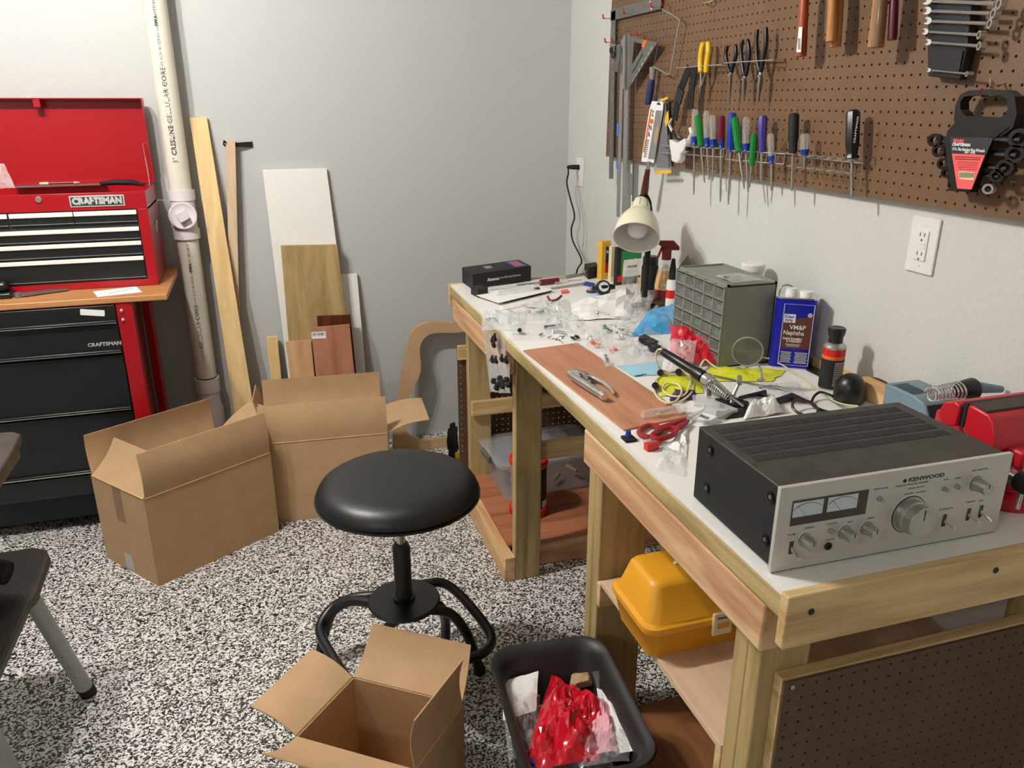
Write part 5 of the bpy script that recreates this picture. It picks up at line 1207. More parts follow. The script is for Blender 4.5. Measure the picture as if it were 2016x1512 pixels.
part('top_print', MB().hexa([tz_+ux*.74+uy*.1, tz_+ux*.95+uy*.1, tz_+ux*.95+uy*.92, tz_+ux*.74+uy*.92], [p+Vector((0, 0, .0003)) for p in (tz_+ux*.74+uy*.1, tz_+ux*.95+uy*.1, tz_+ux*.95+uy*.92, tz_+ux*.74+uy*.92)]), M['purple'], mb_, world=True, label='purple printed patch')
part('top_print', MB().hexa([tz_+ux*.30+uy*.4, tz_+ux*.42+uy*.4, tz_+ux*.42+uy*.72, tz_+ux*.30+uy*.72], [p+Vector((0, 0, .0003)) for p in (tz_+ux*.30+uy*.4, tz_+ux*.42+uy*.4, tz_+ux*.42+uy*.72, tz_+ux*.30+uy*.72)]), M['alu'], mb_, world=True)
for k in range(3):
    q = tz_ + ux*.77 + uy*(.25+.2*k) + Vector((0, 0, .0004)); part('print_line', MB().hexa([q, q+ux*.15, q+ux*.15+uy*.08, q+uy*.08], [v_+Vector((0, 0, .0003)) for v_ in (q, q+ux*.15, q+ux*.15+uy*.08, q+uy*.08)]), M['pink_label'], mb_, world=True)
def block(name, label, cat, px3, h, m, bevel=.001, z=0):   # front-left, front-right, back-left photo points at table level
    a, b_, c_ = [tp(u, v, z) for u, v in px3]; ux, uy = b_-a, c_-a
    return item(name, label, cat, MB().hexa([a, b_, b_+uy, a+uy], [p+Vector((0, 0, h)) for p in (a, b_, b_+uy, a+uy)]), M[m] if isinstance(m, str) else m, bevel=bevel)
block('foam_block', 'small matte black block in front of the black printed box', 'block', ((941, 586), (961, 583), (927, 579)), .030, 'black_matte')
bk = block('black_cube', 'black cube with a silver arrow mark by the tall yellow box', 'cube', ((1158, 550), (1180, 546), (1150, 542)), .048, 'black_matte')
p = tp(1150, 542); q = tp(1158, 550)
item('wing_screw', 'silver wing shaped screw on the side of the black cube', 'screw', MB().cyl(lerp(p, q, .3)+Vector((-.004, -.002, .012)), lerp(p, q, .8)+Vector((-.006, -.002, .034)), .0022, seg=6).cyl(lerp(p, q, .3)+Vector((-.004, -.002, .026)), lerp(p, q, .8)+Vector((-.006, -.002, .012)), .0018, seg=6), M['chrome'])
# leaflet, black thing underneath
item('black_pouch', 'flat black pouch under the white leaflet', 'pouch', slabq([(990, 597), (1050, 584), (1086, 574), (1030, 574)], 0, .007), M['rubber'], bevel=.002)
lf = item('leaflet', 'white folded leaflet with a dark printed emblem near the small black block', 'leaflet', slabq([(938, 582), (982, 597), (1090, 571), (1040, 561)], .009, .0105), M['paper'])
item('printed_card', 'curled printed sheet with emblem lying on the leaflet', 'paper', crumple([tp(978, 583, .011), tp(1060, 572, .011), tp(1046, 561, .011), tp(985, 568, .011)], .006, 8, 31), M['film_milky'], smooth=30)
adopt(item('emblem_print', '', '', slabq([(1052, 571), (1064, 570), (1062, 565), (1050, 566)], .0106, .0110), M['ink']), lf)
item('white_strip', 'white folded strip of paper in front of the black pouch', 'paper', slabq([(990, 612), (1036, 602), (1033, 596), (985, 604)], .0, .004), M['paper'])
# pens and tools at back
def stick(name, label, cat, segs, z=.006):
    t = thing(name, label, cat, tuple(tp(*segs[0][0])))
    for pn_, P, r_, m in [(s[4], s[0:2], s[2], s[3]) for s in segs]:
        part(pn_, MB().cyl(tp(*P[0], z), tp(*P[1], z), r_, seg=10), M[m], t, world=True)
    return t
stick('nut_driver', 'red handled nut driver with grey shaft beyond the leaflet', 'screwdriver', [((1064, 556), (1099, 552), .0115, 'red_blue', 'handle'), ((1018, 561), (1066, 556), .0045, 'wire_grey', 'shaft')], .0115)
stick('test_probe', 'grey steel rod with green band lying toward the black cube', 'tool', [((1098, 549), (1156, 537), .0035, 'steel', 'rod'), ((1115, 545), (1134, 541), .0055, 'green_label', 'band')], .007)
stick('tweezers', 'long steel tweezers lying behind the white leaflet', 'tweezers', [((1085, 569), (1150, 560), .0022, 'steel', 'arm'), ((1085, 567), (1150, 557), .0022, 'steel', 'arm')], .003)
stick('clear_tube', 'clear plastic tube beside the black printed box', 'tube', [((963, 568), (1018, 561), .007, 'film_milky', 'tube')], .008)
stick('mini_screwdriver', 'small clear handled screwdriver behind the nut driver', 'screwdriver', [((1094, 558), (1120, 553), .006, 'clear_handle', 'handle'), ((1120, 553), (1146, 551), .0018, 'steel', 'shaft')], .007)
item('red_ribbon', 'curved dark red strip on the clear wrappers', 'strip', MB().tube(spline([tp(1078, 583, .012), tp(1084, 592, .012), tp(1096, 590, .014), tp(1106, 582, .018)], 5), .0045, 8, flat=.4), M['red_blue'])
block('red_tag', 'small red and white tag beyond the dark red strip', 'tag', ((1106, 579), (1120, 577), (1104, 574)), .006, 'pink_label')
lo = thing('blue_loupe_cap', 'round blue cap holding a tan pad near the black loupe', 'cap', tuple(tp(1165, 575)))
p = tp(1165, 575); part('cap', MB().cyl(p, p+Vector((0, 0, .006)), .021, seg=24), M['blue_plastic'], lo, world=True); part('pad', MB().box(p.x-.013, p.x+.014, p.y-.010, p.y+.010, p.z+.006, p.z+.019), M['birch_z'], lo, world=True, bevel=.002)
block('blue_packet', 'flat blue and white packet behind the round blue cap', 'packet', ((1148, 562), (1168, 566), (1152, 556)), .005, 'blue_plastic')
lu = thing('loupe', 'black loupe with a pale round lens near the black cube', 'loupe', tuple(tp(1188, 572)))
p = tp(1188, 566, .030); d = (Vector(CAM)-p).normalized()
F = frame(p, d.cross(Vector((0, 0, 1))), (0, 0, 1))
part('body', MB().lathe([(.026, -.018), (.029, -.002), (.026, .008), (.020, .012), (.0185, .0105)], frame(p, (1, -.25, 0), Vector((.1, .45, .9))), 24), M['black_satin'], lu, world=True)
part('lens', MB().lathe([(.0185, .0106), (.0001, .0112)], frame(p, (1, -.25, 0), Vector((.1, .45, .9))), 24, False), M['meter_face'], lu, world=True)
part('lug', MB().tube([p+Vector((-.040, .012, -.004)), p, p+Vector((.042, -.008, .002))], [.008, .014, .009], 8), M['black_satin'], lu, world=True)
# upright boxes and packs
def upbox(name, label, cat, u0, u1, vb, vt, dep, m, lean_=0, z=0):
    a, b_ = tp(u0, vb, z), tp(u1, vb-(u1-u0)*.12, z); t = thing(name, label, cat, tuple(a))
    ux = b_-a; uy = Vector((-ux.y, ux.x, 0)).normalized()*dep; h = ony(u0, vt, a.y).z - a.z; up = Vector((0, 0, h)) + uy.normalized()*lean_
    part('box_body', MB().hexa([a, b_, b_+uy, a+uy], [p_+up for p_ in (a, b_, b_+uy, a+uy)]), M[m], t, world=True, bevel=.0008)
    return t, a, ux, up, -uy.normalized()*.0006
yb2, a, ux, up, n_ = upbox('yellow_box', 'tall narrow yellow box with dark label under the lamp shade', 'box', 1183, 1200, 551, 476, .03, 'yellow_plain')
part('label', MB().sheet([a+ux*.45+up*.18+n_, a+ux*.98+up*.18+n_, a+ux*.98+up*.86+n_, a+ux*.45+up*.86+n_], .0003), M['navy'], yb2, world=True)
part('label_band', MB().sheet([a+ux*.45+up*.18+n_*1.8, a+ux*.98+up*.18+n_*1.8, a+ux*.98+up*.42+n_*1.8, a+ux*.45+up*.42+n_*1.8], .0003), M['red_plastic'], yb2, world=True)
text('lettering', 'Bi', .016, M['white_ink'], yb2, frame(a+ux*.5+up*.72+n_*2.4, ux, up), .0002, 'LEFT', .8, .0004, world=True)
wb, a, ux, up, n_ = upbox('ivory_tool', 'upright ivory piece with a dark foot beside the tall yellow box', 'tool', 1202, 1213, 553, 486, .02, 'ivory')
part('foot', MB().box(a.x-.005, a.x+.05, a.y-.008, a.y+.02, Z, Z+.014), M['ivory'], wb, world=True, bevel=.002)
gb, a, ux, up, n_ = upbox('green_pack', 'black and green card pack standing behind the lamp shade', 'package', 1213, 1262, 562, 488, .02, 'black_matte')
part('green_band', MB().sheet([a+ux*.15+up*.2+n_, a+ux*.99+up*.2+n_, a+ux*.99+up*.9+n_, a+ux*.15+up*.9+n_], .0003), M['green_label'], gb, world=True)
part('white_field', MB().sheet([a+ux*.25+up*.2+n_*1.8, a+ux*.97+up*.2+n_*1.8, a+ux*.97+up*.66+n_*1.8, a+ux*.25+up*.66+n_*1.8], .0003), M['paper'], gb, world=True)
part('red_spot', MB().sheet([a+ux*.02+up*.08+n_*2, a+ux*.26+up*.08+n_*2, a+ux*.26+up*.25+n_*2, a+ux*.02+up*.25+n_*2], .0003), M['red_plastic'], gb, world=True)
part('print_line', MB().sheet([a+ux*.4+up*.44+n_*2.2, a+ux*.8+up*.44+n_*2.2, a+ux*.8+up*.5+n_*2.2, a+ux*.4+up*.5+n_*2.2], .0002), M['ink'], gb, world=True)
crumpled('clear_bag', 'upright clear zip bag with pink and green print leaning by the lamp post', 'plastic bag', [tp(1222, 585, .005), tp(1262, 578, .005), onx(1252, 508, tp(1252, 575).x), onx(1226, 520, tp(1226, 580).x)], .012, 'film_milky', 12, 41)
# desk lamp
ly = -1.22
dl = thing('desk_lamp', 'cream desk lamp shade on a black ribbed neck', 'desk lamp', tuple(tp(1268, 612)))
base = tp(1268, 606)
S0, S1 = ony(1263, 392, base.y+.005), ony(1228, 478, base.y-.02)
part('lamp_base', MB().lathe([(.045, 0), (.045, .010), (.030, .016), (.014, .020)], Matrix.Translation(base), 24), M['black_satin'], dl, world=True)
nk = spline([base+Vector((0, 0, .016)), ony(1270, 560, base.y), ony(1275, 500, base.y), ony(1279, 440, base.y+.03), ony(1277, 402, base.y+.03), ony(1269, 386, base.y+.01), ony(1262, 390, base.y)], 18)
part('ribbed_neck', MB().tube(nk, [.0108 if k % 2 else .0092 for k in range(len(nk))], 12), M['rubber'], dl, world=True)
ax = (S1-S0); L_ = ax.length; Tm = Matrix.Translation(S0) @ (ax+Vector((-.010, -.105, 0))).to_track_quat('Z', 'Y').to_matrix().to_4x4()
pr = [(.010, -.004), (.014, 0), (.024, .010), (.031, .028), (.0345, .052), (.0355, .062), (.0385, .064), (.047, .071), (.058, .088), (.068, .112), (.0735, .142), (.075, .160)]
pi = [(.0735, .160), (.072, .142), (.066, .113), (.056, .090), (.042, .073), (.030, .062), (.0001, .060)]
part('shade', MB().lathe(pr + pi[:1], Tm, 44, False), M['cream'], dl, world=True, smooth=60, label='cream enamel shade')
part('shade_lining', MB().lathe(pi, Tm, 44, False), M['lamp_inside'], dl, world=True, smooth=60)
part('bulb', MB().lathe([(.013, .064), (.015, .075), (.026, .095), (.0335, .115), (.034, .127), (.028, .143), (.016, .153), (.0001, .156)], Tm, 28, False), M['bulb'], dl, world=True, smooth=60, label='frosted white bulb')
for k in range(8):
    a = 2*PI*k/8; q1, q2 = Tm @ Vector((.0292*math.cos(a), .0292*math.sin(a), .022)), Tm @ Vector((.0338*math.cos(a), .0338*math.sin(a), .050))
    part('vent_slit', MB().cyl(q1, q2, .0011, seg=5), M['ink'], dl, world=True)
part('shade_rim', MB().lathe([(.0735, .158), (.0765, .158), (.0765, .163), (.0735, .163), (.0735, .158)], Tm, 44, False), M['cream'], dl, world=True)
# spray bottle with maroon trigger
sp_ = thing('spray_bottle', 'spray bottle with maroon trigger and amber liquid behind the drawer cabinet', 'spray bottle', tuple(tp(1305, 596)))
c = tp(1306, 598); H_ = lambda v: ony(1306, v, c.y).z
Tb = Matrix.Translation((c.x, c.y, 0))
part('liquid', MB().lathe([(.030, Z+.002), (.034, Z+.01), (.034, H_(560)), (.030, H_(545)), (.022, H_(532)), (.0001, H_(531.5))], Tb, 28, False), M['amber'], sp_, world=True)
part('bottle', MB().lathe([(.033, Z), (.036, Z+.01), (.036, H_(560)), (.032, H_(545)), (.025, H_(525)), (.016, H_(512)), (.013, H_(506))], Tb, 28, False), M['film'], sp_, world=True)
part('label', MB().lathe([(.0364, Z+.015), (.0364, H_(568))], Tb, 28, False), M['dark_red'], sp_, world=True)
part('collar', MB().lathe([(.0165, H_(511)), (.0165, H_(492)), (.013, H_(488))], Tb, 18), M['dark_red'], sp_, world=True)
hx = frame((c.x, c.y, 0), (.94, -.34, 0), (0, 0, 1)); zs = H_(488); zt = H_(474)
part('trigger_head', MB().prism([(-.046, zt-.010), (-.046, zt), (.022, zt), (.042, zs+.004), (.042, zs-.008), (.014, zs-.008), (-.012, zs+.002), (-.020, zs+.005), (-.036, zt-.010)], -.009, .009, hx), M['dark_red'], sp_, world=True, bevel=.003)
part('trigger', MB().tube(spline([hx @ Vector((-.016, zs+.004, 0)), hx @ Vector((-.022, zs-.012, 0)), hx @ Vector((-.030, zs-.034, 0))], 4), .0045, 8), M['dark_red'], sp_, world=True)
text('lettering', 'OIL', .014, M['white_ink'], sp_, frame((c.x-.030, c.y-.027, H_(557)), (.9, -.42, 0), (0, 0, 1)), .0003, 'LEFT', .9, .0004, world=True)
jb = thing('black_jar', 'black canister with red and white label behind the lamp neck', 'canister', tuple(tp(1283, 590)))
c = tp(1284, 590); part('body', MB().lathe([(.030, Z), (.031, Z+.11), (.027, Z+.12)], Matrix.Translation((c.x+.01, c.y+.05, 0)), 24), M['rubber'], jb, world=True)
part('cap', MB().lathe([(.028, Z+.12), (.028, Z+.145), (.024, Z+.15)], Matrix.Translation((c.x+.01, c.y+.05, 0)), 24), M['black_satin'], jb, world=True)
db = thing('dropper_bottle', 'white bottle with tall black cap and red label left of the drawer cabinet', 'bottle', tuple(tp(1318, 612)))
c = tp(1319, 612); Tb = Matrix.Translation((c.x, c.y, 0)); H_ = lambda v: ony(1319, v, c.y).z
part('bottle', MB().lathe([(.017, Z), (.018, Z+.004), (.018, H_(556)), (.014, H_(550))], Tb, 22), M['white_plastic'], db, world=True)
part('label', MB().lathe([(.0184, H_(586)), (.0184, H_(570))], Tb, 22, False), M['red_plastic'], db, world=True)
part('cap', MB().lathe([(.012, H_(552)), (.011, H_(530)), (.008, H_(520)), (.006, H_(510))], Tb, 18), M['rubber'], db, world=True)
# ---------------------------------------------------------------- drawer cabinet
dc = thing('drawer_cabinet', 'grey small parts cabinet with clear drawers on the bench against the wall', 'drawer cabinet', (-.265, -1.85, Z))
DW, DD, DH = .265, .152, .2225     # along +y, +x, z
fx = -.265; y0, y1 = -1.85, -1.85+DW
b = MB()
t_ = .003
b.box(fx+.004, fx+DD, y0, y0+t_, Z, Z+DH); b.box(fx+.004, fx+DD, y1-t_, y1, Z, Z+DH); b.box(fx+.004, fx+DD, y0, y1, Z+DH-t_, Z+DH); b.box(fx+.004, fx+DD, y0, y1, Z, Z+t_)
b.box(fx+DD-t_, fx+DD, y0, y1, Z, Z+DH)
b.box(fx+.004, fx+DD, y0, y0+.006, Z+DH, Z+DH+.004); b.box(fx+.004, fx+DD, y1-.006, y1, Z+DH, Z+DH+.004); b.box(fx+.004, fx+.010, y0, y1, Z+DH, Z+DH+.004); b.box(fx+DD-.006, fx+DD, y0, y1, Z+DH, Z+DH+.004)
part('cabinet_shell', b, M['grey_plastic'], dc, world=True, smooth=0)
NC, NR = 5, 6; cw, chh = (DW-.008)/NC, (DH-.008)/NR
g = MB()
for i in range(NC+1): y = y0+.004+cw*i; g.box(fx-.0045, fx+.06, y-.0016, y+.0016, Z+.001, Z+DH-.001)
for j in range(NR+1): z = Z+.004+chh*j; g.box(fx-.0045, fx+.06, y0+.001, y1-.001, z-.0014, z+.0014)
part('divider_grid', g, M['grey_plastic'], dc, world=True, smooth=0)
rnd = random.Random(12)
for i in range(NC):
    for j in range(NR):
        ya, za = y0+.004+cw*i+.0022, Z+.004+chh*j+.0022; yb3, zb3 = ya+cw-.0044, za+chh-.0044
        s = MB(); s.box(fx-.004, fx-.0028, ya, yb3, za, zb3-.003).box(fx-.0028, fx+.06, ya, ya+.001, za, zb3-.006).box(fx-.0028, fx+.06, yb3-.001, yb3, za, zb3-.006).box(fx-.0028, fx+.06, ya, yb3, za, za+.001)
        d = part('clear_drawer', s, M['drawer_clear'], dc, world=True, smooth=0)
        part('drawer_lip', MB().box(fx-.010, fx-.003, ya+.004, yb3-.004, zb3-.0045, zb3-.003), M['drawer_clear'], d, world=True, smooth=0)
        part('drawer_rim', MB().box(fx-.0046, fx-.0040, ya, yb3, za, za+.0016).box(fx-.0046, fx-.0040, ya, ya+.0014, za, zb3-.003).box(fx-.0046, fx-.0040, yb3-.0014, yb3, za, zb3-.003), M['alu'], d, world=True, smooth=0)
        if rnd.random() < .62:
            part('contents', MB().box(fx+.004, fx+.05, ya+.003, yb3-.003, za+.002, za+rnd.uniform(.008, .02)), M[rnd.choice(['grey_dark', 'dull_steel', 'black_matte', 'green_label', 'brown_hard', 'dull_steel', 'ivory'])], d, world=True, bevel=.002)
crumpled('clear_bag', 'small clear bag with greenish parts lying on top of the drawer cabinet', 'plastic bag', [(-.235, -1.83, Z+DH+.004), (-.135, -1.83, Z+DH+.004), (-.150, -1.73, Z+DH+.004), (-.235, -1.74, Z+DH+.004)], .012, 'film_milky', 14, 51)
item('steel_disc', 'small dark disc in the bag on top of the drawer cabinet', 'disc', MB().cyl((-.205, -1.775, Z+DH+.0025), (-.205, -1.775, Z+DH+.008), .022, seg=20), M['dull_steel'])
p = onz(1478, 545, Z+.18); item('white_jar', 'white capped jar behind the drawer cabinet by the wall', 'jar', MB().lathe([(.030, Z), (.030, Z+.215), (.034, Z+.217), (.034, Z+.235), (.031, Z+.238)], Matrix.Translation((-.062, -1.66, 0)), 26), M['white_plastic'])
item('steel_scraper', 'triangular steel blade leaning on the wall behind the drawer cabinet', 'blade', flatpoly([(1340, 523), (1356, 502), (1364, 523), (1364, 560), (1340, 560)], -.03, -.034), M['dull_steel'], smooth=0)
# naphtha tin
a, b_ = tp(1513, 722), tp(1592, 729)
ux = (b_-a); uy = Vector((-ux.y, ux.x, 0)).normalized()*.055
nz = thing('solvent_tin', 'tall blue solvent tin with brown label beside the drawer cabinet', 'tin', tuple(a))
ta, tb2 = ony(1532, 590, a.y+.0), ony(1624, 594, b_.y)
Hn = ony(1606, 592, b_.y).z - Z; Wn = ux.length
ln = Vector((.012, 0, 0))
Fn = frame(a, ux, (0, 0, 1))
part('tin_body', MB().prism(rrect(Wn, .062, .012, 4, Wn/2, 0), 0, Hn, frame(a + uy*.5, ux, uy)), M['blue_paint'], nz, world=True)
for z_ in (0, Hn): part('tin_rim', MB().prism(rrect(Wn+.003, .065, .013, 4, Wn/2, 0), z_, z_+.004, frame(a+uy*.5, ux, uy)), M['chrome'], nz, world=True)
nrm = -uy.normalized()
def on_tin(s_, h_, e=.0042): return a + ux*s_ + Vector((0, 0, Hn*h_)) + nrm*e
def tin_patch(name, s0, s1, h0, h1, m, e): part(name, MB().sheet([on_tin(s0, h0, e), on_tin(s1, h0, e), on_tin(s1, h1, e), on_tin(s0, h1, e)], .0002), M[m], nz, world=True)
E0 = .0006 + .0035
fr_ = [on_tin(.22, .06, E0), on_tin(.95, .06, E0), on_tin(.95, .93, E0), on_tin(.22, .93, E0)]
part('label_frame', MB().tube([fr_[0], fr_[1], fr_[2], fr_[3]], .0008, 4, True), M['white_ink'], nz, world=True)
tin_patch('brown_panel', .22, .95, .30, .68, 'brown_label', E0)
part('brown_panel', MB().add([on_tin(.22, .68, E0), on_tin(.95, .68, E0), on_tin(.95, .78, E0)], [(0, 1, 2)]), M['brown_label'], nz, world=True)
tin_patch('white_flag', .24, .52, .67, .79, 'white_ink', E0+.0005)
for s, sz, s_, h_, m, k in (('Klean', .0115, .26, .755, 'blue_paint', .9), ('Strip', .0115, .27, .705, 'blue_paint', .9), ('VM&P', .017, .40, .605, 'white_ink', .95), ('Naphtha', .0165, .26, .525, 'white_ink', .92),
                         ('THINS ENAMELS', .0082, .26, .44, 'white_ink', .82), ('& VARNISH', .0082, .36, .405, 'white_ink', .9)):
    text('lettering', s, sz, M[m], nz, frame(on_tin(s_, h_, E0+.0008), ux, (0, 0, 1)), .0002, 'LEFT', k, .0002, world=True)
for k in range(7):
    for s0_, s1_ in ((.25, .52), (.60, .92)): tin_patch('print_line', s0_+.01*(k % 3), s1_-.02*(k % 2), .095+.024*k, .107+.024*k, 'silver_ink', E0+.0004)
for k in range(2): tin_patch('print_line', .34+.04*k, .72-.04*k, .355-.022*k, .366-.022*k, 'silver_ink', E0+.0006)
part('emblem', MB().lathe([(.006, 0), (.006, .0003)], frame(on_tin(.86, .79, E0+.0005), ux, (0, 0, 1)), 16), M['silver_ink'], nz, world=True)
part('cap', MB().lathe([(.0150, 0), (.0150, .012), (.0135, .014), (.0135, .018), (.0001, .0185)], Matrix.Translation(a+ux*.36+uy*.55+Vector((0, 0, Hn+.004))), 22, False), M['white_plastic'], nz, world=True, label='white screw cap')
part('cap', MB().lathe([(.0170, 0), (.0170, .010), (.016, .012), (.0001, .0125)], Matrix.Translation(a+ux*.72+uy*.55+Vector((0, 0, Hn+.004))), 22, False), M['white_plastic'], nz, world=True, label='white screw cap')
part('handle', MB().tube(spline([a+ux*.06+uy*.6+Vector((0, 0, Hn+.004)), a+ux*.12+uy*.6+Vector((0, 0, Hn+.024)), a+ux*.30+uy*.8+Vector((0, 0, Hn+.026)), a+ux*.5+uy*.8+Vector((0, 0, Hn+.012))], 5), .002, 6), M['dull_steel'], nz, world=True)
# spray can
c = tp(1634, 764); c = Vector((c.x, c.y+.004, 0)); H_ = lambda v: ony(1637, v, c.y-.0).z
sc_ = thing('spray_can', 'metal spray can with black nozzle cap beside the blue tin', 'spray can', (c.x, c.y, Z))
Tb = Matrix.Translation((c.x, c.y, 0)); rc = .0265
h0, h1 = Z, H_(682)
part('can_body', MB().lathe([(rc, h0), (rc, h1), (rc+.001, h1+.001), (rc-.003, h1+.006), (rc-.008, h1+.010), (.010, h1+.012)], Tb, 36), M['steel'], sc_, world=True)
part('dark_label', MB().lathe([(rc+.0004, h0+.004), (rc+.0004, h1-.030)], Tb, 36, False), M['black_matte'], sc_, world=True)
part('orange_band', MB().lathe([(rc+.0004, h1-.030), (rc+.0004, h1-.021)], Tb, 36, False), M['orange'], sc_, world=True)
part('red_band', MB().lathe([(rc+.0005, h1-.021), (rc+.0005, h1-.004)], Tb, 36, False), M['red_plastic'], sc_, world=True)
part('nozzle_cap', MB().lathe([(.0175, h1+.008), (.0165, h1+.022), (.020, h1+.032), (.0215, h1+.044), (.018, h1+.048), (.0001, h1+.046)], Tb, 10, False), M['black_satin'], sc_, world=True)
for k in range(14):
    z = h0+.012+k*(h1-.045-h0)/14
    vs = []
    for j in range(7):
        a_ = R(-118+60*j/6)
        for zz in (z, z+.0022): vs.append((c.x+(rc+.0008)*math.cos(a_), c.y+(rc+.0008)*math.sin(a_), zz))
    part('print_line', MB().add(vs, [(2*j, 2*j+2, 2*j+3, 2*j+1) for j in range(6)]), M['silver_ink'], sc_, world=True)
# black dome, cords, wood block
c = tp(1665, 792); item('black_dome', 'glossy black dome shaped tool beside the spray can', 'tool', MB().lathe([(.033, Z), (.036, Z+.006), (.036, Z+.030), (.033, Z+.046), (.025, Z+.060), (.012, Z+.068), (.0001, Z+.070)], Matrix.Translation((c.x+.01, c.y+.004, 0)), 36, False), M['black_satin'], smooth=60)
item('black_cable', 'black cable running from the dome behind the spray can', 'cord', MB().tube(spline([tp(1640, 780, .03), tp(1615, 772, .02), tp(1600, 785, .008), tp(1603, 800, .004), tp(1640, 812, .004), tp(1690, 806, .004)], 6), .0032, 8), M['rubber'])
item('dark_cable', 'dark cable arching behind the black dome to the grey blue station', 'cord', MB().tube(spline([tp(1690, 760, .02), tp(1712, 745, .035), tp(1745, 755, .04), tp(1775, 790, .03)], 6), .0035, 8), M['cord_brown'])
item('wood_block', 'pale pine block against the wall right of the black dome', 'wood piece', MB().box(-.060, -.024, -2.31, -2.13, Z, Z+.045), M['pine_y'], bevel=.002)
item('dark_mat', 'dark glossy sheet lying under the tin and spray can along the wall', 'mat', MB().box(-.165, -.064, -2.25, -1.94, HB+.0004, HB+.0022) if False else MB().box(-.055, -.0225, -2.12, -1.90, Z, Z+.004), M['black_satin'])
# soldering station, stand, vise
wl = thing('solder_station', 'blue grey soldering station with red switch behind the amplifier', 'soldering station', (-.078, -2.355, Z))
part('housing', MB().prism([(0, 0), (.130, 0), (.130, .060), (.112, .084), (.085, .0905), (0, .091)], -.046, .046, frame((-.078, -2.29, Z), (0, -1, 0), (0, 0, 1))), M['weller'], wl, world=True, bevel=.004)
part('front_plate', MB().box(-.119, -.037, -2.4225, -2.4205, Z+.006, Z+.060).hexa([(-.119, -2.4225, Z+.060), (-.037, -2.4225, Z+.060), (-.037, -2.4205, Z+.060), (-.119, -2.4205, Z+.060)], [(-.119, -2.409, Z+.080), (-.037, -2.409, Z+.080), (-.037, -2.407, Z+.080), (-.119, -2.407, Z+.080)]), M['black_matte'], wl, world=True, label='black front plate')
part('power_switch', MB().box(-.100, -.080, -2.426, -2.418, Z+.048, Z+.068), M['red_plastic'], wl, world=True, bevel=.001, label='red power switch')
for k in range(8): part('vent_slit', MB().box(-.119, -.080, -2.310-.008*k, -2.307-.008*k, Z+.0905, Z+.0917), M['ink'], wl, world=True)
ih = thing('iron_holder', 'coiled steel iron holder with black cup beside the station', 'iron holder', (-.11, -2.455, Z))
co = []; A_, B_ = Vector((-.185, -2.470, 1.035)), Vector((-.108, -2.470, 1.035))
for k in range(9*12+1):
    t = k/(9*12); a = 2*PI*k/12; co.append(lerp(A_, B_, t) + Vector((0, math.cos(a), math.sin(a)))*(.013+.006*t))
part('coil', MB().tube(co, .0017, 6), M['chrome'], ih, world=True)
part('cup', MB().lathe([(.018, 0), (.021, .012), (.023, .030), (.020, .031), (.016, .004), (.0001, .004)], frame(B_, (0, 1, 0), (0, 0, 1)), 24, False), M['black_satin'], ih, world=True)
part('stand_post', MB().tube([(-.10, -2.47, 1.015), (-.10, -2.47, .91), (-.14, -2.47, .905)], .004, 8), M['steel'], ih, world=True)
part('stand_base', MB().box(-.18, -.07, -2.50, -2.44, Z, Z+.012), M['dull_steel'], ih, world=True, bevel=.003)
part('iron_grip', MB().tube([B_+Vector((.018, 0, .0)), B_+Vector((.040, -.002, .003)), B_+Vector((.095, -.01, -.004))], [.013, .012, .007], 12), M['weller'], ih, world=True)
# vise
vs_ = thing('bench_vise', 'red bench vise with steel jaws at the right end of the bench', 'vise', (-.15, -2.645, Z))
VX0, VX1 = -.232, -.060
SW = lambda x: Matrix(((0, 0, 1, 0), (1, 0, 0, 0), (0, 1, 0, Z+.105), (0, 0, 0, 1)))
part('base', MB().lathe([(.078, 0), (.080, .006), (.078, .022), (.054, .028), (.052, .038)], Matrix.Translation((-.160, -2.640, Z)), 36), M['vise_red'], vs_, world=True)
part('swivel_body', MB().hexa([(-.205, -2.690, Z+.03), (-.115, -2.690, Z+.03), (-.115, -2.59, Z+.03), (-.205, -2.59, Z+.03)], [(-.195, -2.695, Z+.085), (-.125, -2.695, Z+.085), (-.125, -2.56, Z+.085), (-.195, -2.56, Z+.085)]), M['vise_red'], vs_, world=True, bevel=.008)
part('slide', MB().box(-.20, -.12, -2.700, -2.54, Z+.078, Z+.112), M['vise_red'], vs_, world=True, bevel=.006)
part('movable_jaw', MB().prism([(-2.600, .010), (-2.600, .062), (-2.612, .064), (-2.645, .060), (-2.656, .050), (-2.668, .020), (-2.672, 0), (-2.640, -.004), (-2.622, .004)], VX0, VX1, SW(0)), M['vise_red'], vs_, world=True, bevel=.004)
part('jaw_top', MB().box(VX0+.003, VX1-.003, -2.640, -2.602, Z+.1655, Z+.1700), M['brown_hard'], vs_, world=True, label='worn brown steel jaw top')
part('fixed_jaw', MB().prism([(-2.592, .018), (-2.592, .058), (-2.580, .062), (-2.556, .052), (-2.548, .030), (-2.560, .004)], VX0-.008, VX1, SW(0)), M['vise_red'], vs_, world=True, bevel=.003)
part('jaw_plate', MB().box(VX0-.001, VX1, -2.6015, -2.5915, Z+.125, Z+.1690), M['black_matte'], vs_, world=True)
part('anvil', MB().box(-.195, -.125, -2.57, -2.50, Z+.080, Z+.118), M['vise_red'], vs_, world=True, bevel=.006)
sp0 = ony(2008, 946, -2.715)
part('screw', MB().cyl((sp0.x, -2.69, sp0.z), (sp0.x, -2.712, sp0.z), .013, seg=18), M['steel'], vs_, world=True)
part('screw_head', MB().lathe([(.016, 0), (.0195, .004), (.0195, .018), (.014, .024), (.0001, .025)], frame((sp0.x, -2.712, sp0.z), (1, 0, 0), (0, 0, 1)), 26, False), M['rubber'], vs_, world=True)
